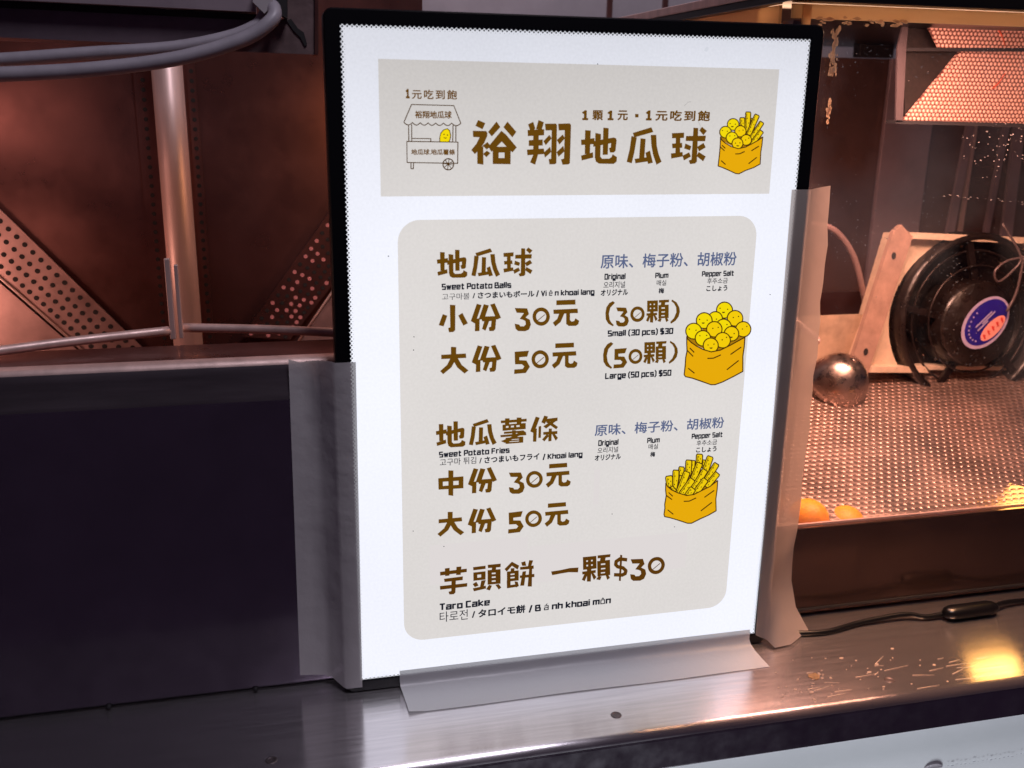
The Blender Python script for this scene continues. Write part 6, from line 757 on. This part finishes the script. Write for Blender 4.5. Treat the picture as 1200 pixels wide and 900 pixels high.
(0,'ink',[[(-1514,5139),(-1451,5277),(-1458,5280),(-1521,5142)],[(-1457,5274),(-1113,5270),(-1113,5277),(-1456,5281)],[(-1118,5274),(-1059,5134),(-1052,5137),(-1111,5276)],[(-1484,5122),(-1484,4993),(-1476,4993),(-1477,5122)],[(-1459,5126),(-1461,4993),(-1453,4993),(-1452,5126)],[(-1124,5121),(-1127,4991),(-1119,4991),(-1116,5121)],[(-1101,5118),(-1101,4991),(-1093,4991),(-1093,5119)],[(-1498,4988),(-1079,4985),(-1078,4992),(-1498,4996)],[(-1084,4990),(-1086,4819),(-1078,4819),(-1076,4990)],[(-1080,4824),(-1498,4830),(-1498,4823),(-1080,4816)],[(-1493,4825),(-1493,4994),(-1500,4993),(-1500,4825)],[(-1456,5012),(-1301,5011),(-1301,5018),(-1456,5019)],[(-1306,5016),(-1306,4992),(-1298,4992),(-1298,5016)],[(-1469,4826),(-1470,4776),(-1462,4776),(-1461,4826)],[(-1467,4774),(-1445,4773),(-1445,4781),(-1467,4781)],[(-1443,4776),(-1440,4826),(-1448,4826),(-1450,4776)],[(-1521,5137),(-1507,5125),(-1502,5131),(-1516,5142)],[(-1509,5126),(-1496,5118),(-1491,5124),(-1505,5133)],[(-1497,5119),(-1483,5116),(-1481,5123),(-1495,5126)],[(-1484,5116),(-1470,5119),(-1471,5126),(-1485,5123)],[(-1471,5118),(-1457,5127),(-1461,5133),(-1475,5124)],[(-1459,5126),(-1445,5137),(-1450,5143),(-1464,5131)],[(-1452,5136),(-1440,5125),(-1435,5130),(-1447,5142)],[(-1442,5126),(-1429,5118),(-1424,5124),(-1437,5132)],[(-1430,5118),(-1417,5115),(-1415,5122),(-1428,5125)],[(-1418,5115),(-1405,5118),(-1406,5126),(-1420,5122)],[(-1406,5118),(-1393,5127),(-1397,5133),(-1410,5124)],[(-1395,5125),(-1382,5137),(-1387,5142),(-1400,5130)],[(-1389,5136),(-1377,5124),(-1372,5130),(-1384,5141)],[(-1378,5126),(-1366,5117),(-1361,5123),(-1374,5132)],[(-1367,5118),(-1354,5115),(-1352,5122),(-1365,5125)],[(-1355,5115),(-1341,5118),(-1343,5125),(-1356,5122)],[(-1343,5118),(-1330,5126),(-1334,5132),(-1347,5124)],[(-1331,5125),(-1319,5137),(-1324,5142),(-1337,5130)],[(-1326,5136),(-1314,5124),(-1309,5129),(-1321,5141)],[(-1316,5126),(-1303,5117),(-1299,5123),(-1311,5131)],[(-1305,5118),(-1292,5114),(-1290,5121),(-1302,5124)],[(-1292,5114),(-1280,5118),(-1282,5125),(-1294,5121)],[(-1281,5117),(-1268,5126),(-1273,5132),(-1285,5123)],[(-1270,5125),(-1258,5136),(-1263,5141),(-1275,5130)],[(-1265,5135),(-1253,5124),(-1247,5129),(-1260,5140)],[(-1254,5125),(-1241,5116),(-1237,5123),(-1250,5131)],[(-1243,5117),(-1229,5114),(-1227,5121),(-1241,5124)],[(-1230,5114),(-1217,5117),(-1219,5124),(-1232,5121)],[(-1218,5117),(-1205,5126),(-1210,5132),(-1222,5123)],[(-1207,5124),(-1194,5136),(-1199,5141),(-1212,5129)],[(-1201,5135),(-1188,5123),(-1183,5129),(-1196,5140)],[(-1190,5125),(-1177,5116),(-1172,5122),(-1186,5131)],[(-1178,5117),(-1164,5114),(-1162,5121),(-1176,5124)],[(-1165,5114),(-1151,5117),(-1153,5124),(-1167,5121)],[(-1152,5116),(-1139,5125),(-1143,5131),(-1157,5122)],[(-1141,5124),(-1128,5136),(-1133,5141),(-1146,5129)],[(-1135,5134),(-1120,5123),(-1115,5129),(-1130,5140)],[(-1122,5124),(-1107,5116),(-1103,5122),(-1118,5130)],[(-1108,5116),(-1093,5113),(-1092,5120),(-1107,5123)],[(-1094,5113),(-1079,5116),(-1081,5124),(-1096,5120)],[(-1080,5116),(-1065,5125),(-1069,5131),(-1084,5122)],[(-1067,5123),(-1052,5135),(-1057,5141),(-1072,5129)],[(-1110,4813),(-1112,4800),(-1121,4802),(-1120,4813)],[(-1112,4800),(-1117,4788),(-1125,4793),(-1121,4802)],[(-1117,4788),(-1125,4778),(-1131,4784),(-1125,4793)],[(-1125,4778),(-1135,4770),(-1140,4778),(-1131,4784)],[(-1135,4770),(-1147,4765),(-1149,4774),(-1140,4778)],[(-1147,4765),(-1160,4764),(-1160,4773),(-1149,4774)],[(-1160,4764),(-1172,4765),(-1170,4774),(-1160,4773)],[(-1172,4765),(-1184,4770),(-1179,4778),(-1170,4774)],[(-1184,4770),(-1194,4778),(-1188,4784),(-1179,4778)],[(-1194,4778),(-1202,4788),(-1194,4793),(-1188,4784)],[(-1202,4788),(-1207,4800),(-1198,4802),(-1194,4793)],[(-1207,4800),(-1208,4813),(-1199,4813),(-1198,4802)],[(-1208,4813),(-1207,4826),(-1198,4823),(-1199,4813)],[(-1207,4826),(-1202,4837),(-1194,4833),(-1198,4823)],[(-1202,4837),(-1194,4847),(-1187,4841),(-1194,4833)],[(-1194,4847),(-1184,4855),(-1179,4847),(-1187,4841)],[(-1184,4855),(-1172,4860),(-1170,4851),(-1179,4847)],[(-1172,4860),(-1159,4862),(-1159,4853),(-1170,4851)],[(-1159,4862),(-1147,4860),(-1149,4851),(-1159,4853)],[(-1147,4860),(-1135,4855),(-1140,4847),(-1149,4851)],[(-1135,4855),(-1124,4848),(-1131,4841),(-1140,4847)],[(-1124,4848),(-1117,4837),(-1125,4833),(-1131,4841)],[(-1117,4837),(-1112,4826),(-1121,4823),(-1125,4833)],[(-1112,4826),(-1110,4813),(-1120,4813),(-1121,4823)],[(-1148,4813),(-1150,4806),(-1156,4802),(-1163,4802),(-1168,4806),(-1171,4813),(-1168,4819),(-1163,4823),(-1156,4823),(-1150,4819)],[(-1161,4810),(-1116,4804),(-1115,4809),(-1160,4816)],[(-1162,4812),(-1136,4777),(-1131,4780),(-1158,4815)],[(-1162,4814),(-1169,4771),(-1163,4770),(-1156,4813)],[(-1160,4816),(-1197,4790),(-1193,4785),(-1157,4811)],[(-1158,4816),(-1202,4822),(-1204,4816),(-1159,4810)],[(-1156,4814),(-1183,4849),(-1188,4845),(-1161,4810)],[(-1157,4811),(-1150,4854),(-1156,4855),(-1162,4812)],[(-1158,4810),(-1122,4836),(-1126,4840),(-1162,4814)]]),
(1,'ball',[[(-1178,5090),(-1166,5093),(-1148,5078),(-1140,5042),(-1144,5013),(-1153,4990),(-1228,4989),(-1230,5021),(-1221,5057),(-1200,5082)]]),
(2,'ink',[[(-1179,5087),(-1164,5090),(-1165,5096),(-1180,5093)],[(-1169,5091),(-1150,5075),(-1145,5080),(-1164,5096)],[(-1152,5079),(-1143,5040),(-1136,5041),(-1145,5080)],[(-1143,5043),(-1148,5012),(-1141,5011),(-1136,5042)],[(-1147,5015),(-1157,4990),(-1150,4988),(-1141,5013)],[(-1152,4993),(-1230,4993),(-1230,4986),(-1152,4987)],[(-1225,4988),(-1226,5022),(-1233,5022),(-1232,4988)],[(-1227,5019),(-1218,5058),(-1224,5059),(-1233,5020)],[(-1219,5054),(-1196,5081),(-1202,5085),(-1224,5059)],[(-1200,5079),(-1176,5088),(-1178,5094),(-1202,5085)],[(-1188,5050),(-1191,5044),(-1197,5044),(-1200,5049),(-1197,5054),(-1191,5054)],[(-1160,5044),(-1163,5039),(-1169,5039),(-1172,5044),(-1169,5049),(-1163,5049)],[(-1198,5023),(-1186,5015),(-1183,5019),(-1195,5028)],[(-1185,5014),(-1172,5020),(-1174,5026),(-1188,5020)]]),
],
}
for nm, lays in DRW.items():
    root_ = bpy.data.objects.new(nm, None)
    objs = []
    for lay, colr, polys in lays: objs.append(flat('layer', polys, L[colr], .00045 + lay*.00002, None))
    # join the print layers of one drawing into one mesh
    bm = bmesh.new(); mats = []
    for o in objs:
        m = o.data.materials[0]
        if m not in mats: mats.append(m)
        n0 = len(bm.faces); bm.from_mesh(o.data); bm.faces.ensure_lookup_table()
        for f in bm.faces[n0:]: f.material_index = mats.index(m)
        d = o.data; bpy.data.objects.remove(o); bpy.data.meshes.remove(d)
    bpy.data.objects.remove(root_)
    me = bpy.data.meshes.new(nm); bm.to_mesh(me); bm.free()
    for m in mats: me.materials.append(m)
    o = bpy.data.objects.new(nm, me); COL.objects.link(o); o.parent = sg_; o.matrix_parent_inverse = Matrix.Translation(sg_.location).inverted()
TXT = [
('stall_slogan_small', '1', -1501.1, -1468.5, 5325.4, 5394.1, 'L', 0.022, 'brown'),
('stall_slogan_small', '元吃到飽', -1451.5, -1088.5, 5319.6, 5393.7, 'B', 0.022, 'brown'),
('stall_slogan', '1', -34.8, 20.9, 5173.7, 5248.9, 'L', 0.035, 'brown'),
('stall_slogan', '顆', 55.9, 149.3, 5171.1, 5253.4, 'B', 0.035, 'brown'),
('stall_slogan', '1', 186.8, 243.2, 5175.2, 5249.5, 'L', 0.035, 'brown'),
('stall_slogan', '元', 276.3, 369.4, 5173.4, 5254.8, 'B', 0.035, 'brown'),
('stall_slogan', '1', 527.7, 582.9, 5177.3, 5255.1, 'L', 0.035, 'brown'),
('stall_slogan', '元吃到飽', 615.1, 1113.1, 5172.7, 5261.7, 'B', 0.035, 'brown'),
('cart_roof_lettering', '裕翔地瓜球', -1428.9, -1131.1, 5171.8, 5231.0, 'B', 0.03, 'brown'),
('cart_side_lettering', '地瓜球.地瓜薯條', -1462.8, -1104.7, 4886.3, 4932.6, 'B', 0.03, 'brown'),
('translation_line', 'Sweet Potato Balls', -1219.2, -614.6, 3776.4, 3828.1, 'L', 0.035, 'black'),
('translation_line', '고구마볼', -1215.9, -979.3, 3688.5, 3744.9, 'B', 0, 'black'),
('translation_line', '/ さつまいもボール', -953.4, -407.8, 3692.0, 3749.5, 'B', 0.04, 'black'),
('translation_line', '/ Vi ê n khoai lang', -394.0, 136.4, 3695.3, 3744.7, 'L', 0.03, 'black'),
('flavour_line', '原味、梅子粉、胡椒粉', 181.7, 1466.7, 3920.8, 4047.8, 'B', 0.018, 'blue'),
('translation_line', 'Original', 222.0, 417.1, 3825.0, 3876.3, 'L', 0.035, 'black'),
('translation_line', '오리지널', 215.8, 416.8, 3747.9, 3807.1, 'B', 0.01, 'black'),
('translation_line', 'オリジナル', 193.5, 447.4, 3680.2, 3738.0, 'B', 0.04, 'black'),
('translation_line', 'Plum', 694.7, 820.8, 3824.5, 3873.4, 'L', 0.035, 'black'),
('translation_line', '매실', 712.4, 803.1, 3756.6, 3808.8, 'B', 0.01, 'black'),
('translation_line', '梅', 734.5, 788.1, 3685.9, 3736.8, 'B', 0.04, 'black'),
('translation_line', 'Pepper Salt', 1140.4, 1451.3, 3828.1, 3876.1, 'L', 0.035, 'black'),
('translation_line', '후추소금', 1195.7, 1397.3, 3760.0, 3812.9, 'B', 0.01, 'black'),
('translation_line', 'こしょう', 1193.5, 1398.8, 3691.5, 3744.6, 'B', 0.04, 'black'),
('translation_line', 'Small (30 pcs) $30', 274.1, 899.7, 3311.5, 3366.2, 'L', 0.035, 'black'),
('translation_line', 'Large (50 pcs) $50', 267.5, 907.1, 2917.8, 2973.9, 'L', 0.035, 'black'),
('translation_line', 'Sweet Potato Fries', -1250.1, -606.5, 2273.3, 2327.1, 'L', 0.035, 'black'),
('translation_line', '고구마 튀김', -1242.8, -913.1, 2192.1, 2259.9, 'B', 0.005, 'black'),
('translation_line', '/ さつまいもフライ', -885.0, -327.8, 2188.2, 2251.8, 'B', 0.04, 'black'),
('translation_line', '/ Khoai lang', -297.9, 83.1, 2184.5, 2237.4, 'L', 0.03, 'black'),
('flavour_line', '原味、梅子粉、胡椒粉', 190.8, 1473.4, 2375.2, 2488.5, 'B', 0.018, 'blue'),
('translation_line', 'Original', 229.7, 426.7, 2279.7, 2334.7, 'L', 0.035, 'black'),
('translation_line', '오리지널', 226.1, 426.9, 2206.5, 2263.5, 'B', 0.01, 'black'),
('translation_line', 'オリジナル', 201.8, 456.3, 2134.5, 2193.4, 'B', 0.04, 'black'),
('translation_line', 'Plum', 707.9, 833.3, 2273.5, 2325.9, 'L', 0.035, 'black'),
('translation_line', '매실', 724.2, 819.2, 2209.9, 2264.2, 'B', 0.01, 'black'),
('translation_line', '梅', 746.5, 795.8, 2133.7, 2186.6, 'B', 0.04, 'black'),
('translation_line', 'Pepper Salt', 1151.8, 1465.7, 2285.6, 2336.8, 'L', 0.035, 'black'),
('translation_line', '후추소금', 1207.2, 1416.3, 2211.9, 2266.8, 'B', 0.01, 'black'),
('translation_line', 'こしょう', 1207.0, 1416.5, 2143.4, 2198.5, 'B', 0.04, 'black'),
('translation_line', 'Taro Cake', -1250.6, -773.6, 763.8, 832.5, 'L', 0.03, 'black'),
('translation_line', '타로전', -1251.1, -984.4, 639.6, 746.1, 'B', 0, 'black'),
('translation_line', '/ タロイモ餅', -946.1, -427.5, 643.6, 733.0, 'B', 0.04, 'black'),
('translation_line', '/ B á nh khoai môn', -396.4, 427.7, 646.8, 714.8, 'L', 0.028, 'black'),
]
def text_mesh(s, off, space=1):
    c = bpy.data.curves.new('t', 'FONT'); c.body = s; c.offset = off; c.space_character = space; c.resolution_u = 3; c.fill_mode = 'FRONT'
    o = bpy.data.objects.new('t', c); COL.objects.link(o)
    dg = bpy.context.evaluated_depsgraph_get(); dg.update()
    me = bpy.data.meshes.new_from_object(o.evaluated_get(dg)); bpy.data.objects.remove(o); bpy.data.curves.remove(c)
    return me
# squared latin lettering drawn as strokes: cap height 6, x-height 4.4
SQ = lambda x, y: [(0, 0), (0, y), (x, y), (x, 0), (0, 0)]
HAT = [(1, 5.5), (2, 6.6), (3, 5.5)]
LAT = {'S': [[(4, 6), (0, 6), (0, 3), (4, 3), (4, 0), (0, 0)]], 'w': [[(0, 4.4), (1.2, 0), (2.5, 4), (3.8, 0), (5, 4.4)]], 'e': [[(0, 2.2), (4, 2.2), (4, 4.4), (0, 4.4), (0, 0), (4, 0)]],
 't': [[(1, 6), (1, 0), (3, 0)], [(0, 4.4), (3, 4.4)]], 'P': [[(0, 0), (0, 6), (4, 6), (4, 2.6), (0, 2.6)]], 'o': [SQ(4, 4.4)], 'a': [[(0, 4.4), (4, 4.4), (4, 0), (0, 0), (0, 2.3), (4, 2.3)]],
 'B': [[(-.3, 0), (-.3, 6)], [(0, 6), (3.6, 6), (3.6, 3.2), (0, 3)], [(3.6, 3), (4.3, 2.6), (4.3, 0), (0, 0)]], 'l': [[(0, 6.3), (0, 0)]], 's': [[(4, 4.4), (0, 4.4), (0, 2.2), (4, 2.2), (4, 0), (0, 0)]],
 'V': [[(0, 6), (2.2, 0), (4.4, 6)]], 'i': [[(0, 4.4), (0, 0)], [(0, 5.8), (0, 6.2)]], 'n': [[(0, 0), (0, 4.4), (4, 4.4), (4, 0)]], 'k': [[(0, 0), (0, 6.3)], [(3.8, 4.4), (.4, 2.2), (4, 0)]],
 'h': [[(0, 0), (0, 6.3)], [(0, 4.2), (4, 4.2), (4, 0)]], 'g': [[(4, 0), (0, 0), (0, 4.4), (4, 4.4), (4, -1.7), (0, -1.7)]], 'O': [SQ(4.4, 6)], 'r': [[(0, 0), (0, 4.4), (2.6, 4.4)]],
 'u': [[(0, 4.4), (0, 0), (4, 0), (4, 4.4)]], 'm': [[(0, 0), (0, 4.4), (6, 4.4), (6, 0)], [(3, 4.4), (3, 0)]], 'p': [[(0, -1.7), (0, 4.4), (4, 4.4), (4, 0), (0, 0)]],
 '(': [[(1.4, 6.8), (0, 5), (0, .6), (1.4, -1.2)]], ')': [[(0, 6.8), (1.4, 5), (1.4, .6), (0, -1.2)]], '3': [[(0, 6), (4, 6), (4, 0), (0, 0)], [(1, 3), (4, 3)]], '0': [SQ(4, 6)],
 '5': [[(4, 6), (0, 6), (0, 3.2), (4, 3.2), (4, 0), (0, 0)]], 'c': [[(4, 4.4), (0, 4.4), (0, 0), (4, 0)]], '$': [[(4, 6), (0, 6), (0, 3), (4, 3), (4, 0), (0, 0)], [(2, 7), (2, -1)]],
 'L': [[(0, 6), (0, 0), (4, 0)]], 'F': [[(4, 6), (0, 6), (0, 0)], [(0, 3), (3.4, 3)]], 'K': [[(0, 0), (0, 6)], [(4.2, 6), (1, 3.1), (4.4, 0)]], 'T': [[(0, 6), (4.4, 6)], [(2.2, 6), (2.2, 0)]],
 '1': [[(0, 4.8), (1.6, 6), (1.6, 0)], [(0, 0), (3.2, 0)]], 'C': [[(4, 6), (0, 6), (0, 0), (4, 0)]], '/': [[(0, -.8), (2.2, 6.6)]], ' ': []}
LAT['\u00ea'] = LAT['e'] + [HAT]; LAT['\u00f4'] = LAT['o'] + [HAT]; LAT['\u00e1'] = LAT['a'] + [[(1.4, 5.5), (2.8, 6.6)]]
def stroke_polys(s, x0, x1, z0, z1, wd=1.7):
    segs = []; x = 0
    for c in s:
        if c == ' ': x += 2.6; continue
        g = LAT[c]; thin = .6 if c in '\u00ea\u00e1\u00f4' else 1
        for pl in g:
            cl = pl[0] == pl[-1]
            for i, (p, q) in enumerate(zip(pl, pl[1:])):
                d = Vector((q[0]-p[0], q[1]-p[1])); Ln = d.length; d /= Ln; n = Vector((-d.y, d.x)); e = .5*wd*thin
                pa = Vector(p) - d*(e*.55 if (i == 0 and not cl) else e*.95) ; pb = Vector(q) + d*(e*.55 if (i == len(pl)-2 and not cl) else e*.95)
                ww = e*(1.0 if abs(d.x) > .5 else 1.12)
                ch = e*.28
                segs.append([(v.x + x, v.y) for v in (pa + n*(ww-ch), pa + n*ww + d*ch, pb + n*ww - d*ch, pb + n*(ww-ch), pb - n*(ww-ch), pb - n*ww - d*ch, pa - n*ww + d*ch, pa - n*(ww-ch))])
        x += max([q[0] for pl in g for q in pl]) + 2.25
    ax = min(q[0] for g in segs for q in g); bx = max(q[0] for g in segs for q in g)
    return [[(x0 + (q[0]-ax)/(bx-ax)*(x1-x0), z0 + (q[1]+.65)/7.3*(z1-z0)) for q in g] for g in segs]
for part, s, x0, x1, z0, z1, mode, off, colr in TXT:
    if mode == 'L':
        flat(part, stroke_polys(s, x0, x1, z0, z1), L[colr], .00065); continue
    me0 = text_mesh(s, 0, 1.28 if part.startswith('stall_slogan') else 1)
    vx = [v.co.x for v in me0.vertices]; vy = [v.co.y for v in me0.vertices]; ax, bx, ay, by = min(vx), max(vx), min(vy), max(vy)
    sh = [(0, 0)] + ([(off*math.cos(k*math.pi/3), off*math.sin(k*math.pi/3)) for k in range(6)] if off else [])
    bm = bmesh.new()
    for i, (dx, dy) in enumerate(sh):     # heavier weight: the glyph printed again a hair to each side
        n0 = len(bm.verts); bm.from_mesh(me0); bm.verts.ensure_lookup_table()
        for v in bm.verts[n0:]:
            X, Y_ = v.co.x + dx, v.co.y + dy
            v.co = ((x0 + (X-ax+off)/(bx-ax+2*off)*(x1-x0))*1e-4, -.00065 - i*4e-6, (z0 + (Y_-ay+off)/(by-ay+2*off)*(z1-z0))*1e-4)
    bpy.data.meshes.remove(me0)
    me = bpy.data.meshes.new(part); bm.to_mesh(me); bm.free(); me.materials.append(L[colr])
    o = bpy.data.objects.new(part, me); COL.objects.link(o); o.parent = sg_; o.matrix_parent_inverse = Matrix.Translation(sg_.location).inverted()
# ---------------------------------------------------------------- tape strips holding the sign
tape_m = tape_mat('grey_tape', (.72, .69, .70), .85, .14)
def sheet_grid(name, rows, m, label, cat='tape'):
    bm = bmesh.new(); V = [[bm.verts.new(p) for p in r] for r in rows]
    for a, b in zip(V, V[1:]):
        for k in range(len(a)-1): bm.faces.new((a[k], a[k+1], b[k+1], b[k]))
    o = link(name, bm, m, None, True); tag(o, label, cat, 'tape strips holding the sign'); return o
# left: from the dark panel up over the frame edge
rows = []
for i in range(25):
    t = i/24; z = .0068 + t*(.318 - .0068)
    xl = -.254 + .0036*t; wv = .0006*math.sin(t*9)
    crease = max(0, t - .82)/.18
    zb = -.002 if t < .02 else 0
    lift = .0012*math.sin(t*13)
    zz = z if i else None
    def zz_(k): return z + ((.006, .005, .004, .003, -.0005, -.001, -.001)[k] if i == 0 else (0, -.003, -.0015, .0005, .001, .0005, .0005)[k] if i == 24 else 0)
    rows.append([(xl, .0192, zz_(0)), (-.241, .0191, zz_(1)), (-.231 + wv, .0182 - lift, zz_(2)), (-.2245, .0142 - .006*crease + lift, zz_(3)), (-.2155, .0015, zz_(4)), (-.2125, -.0016, zz_(5)), (-.1983 + .0028*t, -.0017, zz_(6))])
sheet_grid('tape_strip', rows, tape_m, 'grey translucent tape strip joining the left frame edge to the dark panel')
# bottom: from the sign face down onto the counter
rows = []
for i in range(21):
    t = i/20; x = -.1634 + t*(.1938 + .1634)
    pr = [(-.0018, .0185), (-.0019, .013), (-.0022, .0075), (-.0055, .0036), (-.012, .0016), (-.026, .0010), (-.0437, .0008)]
    row = []
    for k, (y, z) in enumerate(pr):
        fl = max(0, k-2)/4
        row.append((x + fl*(.0005 if t < .5 else .0012) + fl*.001*math.sin(t*7), y - .0006*math.sin(t*11)*fl, z + .0005*fl*(1 + math.sin(t*17))*(.6 if k < 6 else .2)))
    rows.append(row)
rows[0] = [(p[0] + .0008*max(0, k-3), p[1], p[2] + .0006*max(0, k-3)) for k, p in enumerate(rows[0])]
sheet_grid('tape_strip', rows, tape_mat('grey_tape_low', (.70, .69, .72), .84, .18), 'wide grey tape strip fixing the bottom of the sign to the counter')
# right: from the sign face over the frame edge and back to the cabinet post, flaring onto the counter
rows = []
for i in range(25):
    t = i/24; z = .4593*t + .0125*(1-t)
    fl = max(0, 1 - t/.10); f2 = fl*fl
    xi = .1945*t + .2005*(1-t)
    zf = lambda q: z - q
    wob = .0010*math.sin(t*31) + .0006*math.sin(t*73)
    pw = .2555 + .004*math.sin(t*3) + wob
    low = fl
    r = [(xi, -.0017, z - .001*low), (.2055, -.0018, z - .004*low), (.2135, -.0018, z - .008*low)]
    A_ = [Vector((.2145, -.0005, z)), Vector((.236, .018 + .002*math.sin(t*20), z)), Vector((pw, .0355, z))]
    Bm = [Vector((.2160, -.0150, .0025)), Vector((.236, -.012, .0022)), Vector((.2684, .0107, .0016))]
    r += [tuple(a.lerp(b, f2)) for a, b in zip(A_, Bm)]
    rows.append(r)
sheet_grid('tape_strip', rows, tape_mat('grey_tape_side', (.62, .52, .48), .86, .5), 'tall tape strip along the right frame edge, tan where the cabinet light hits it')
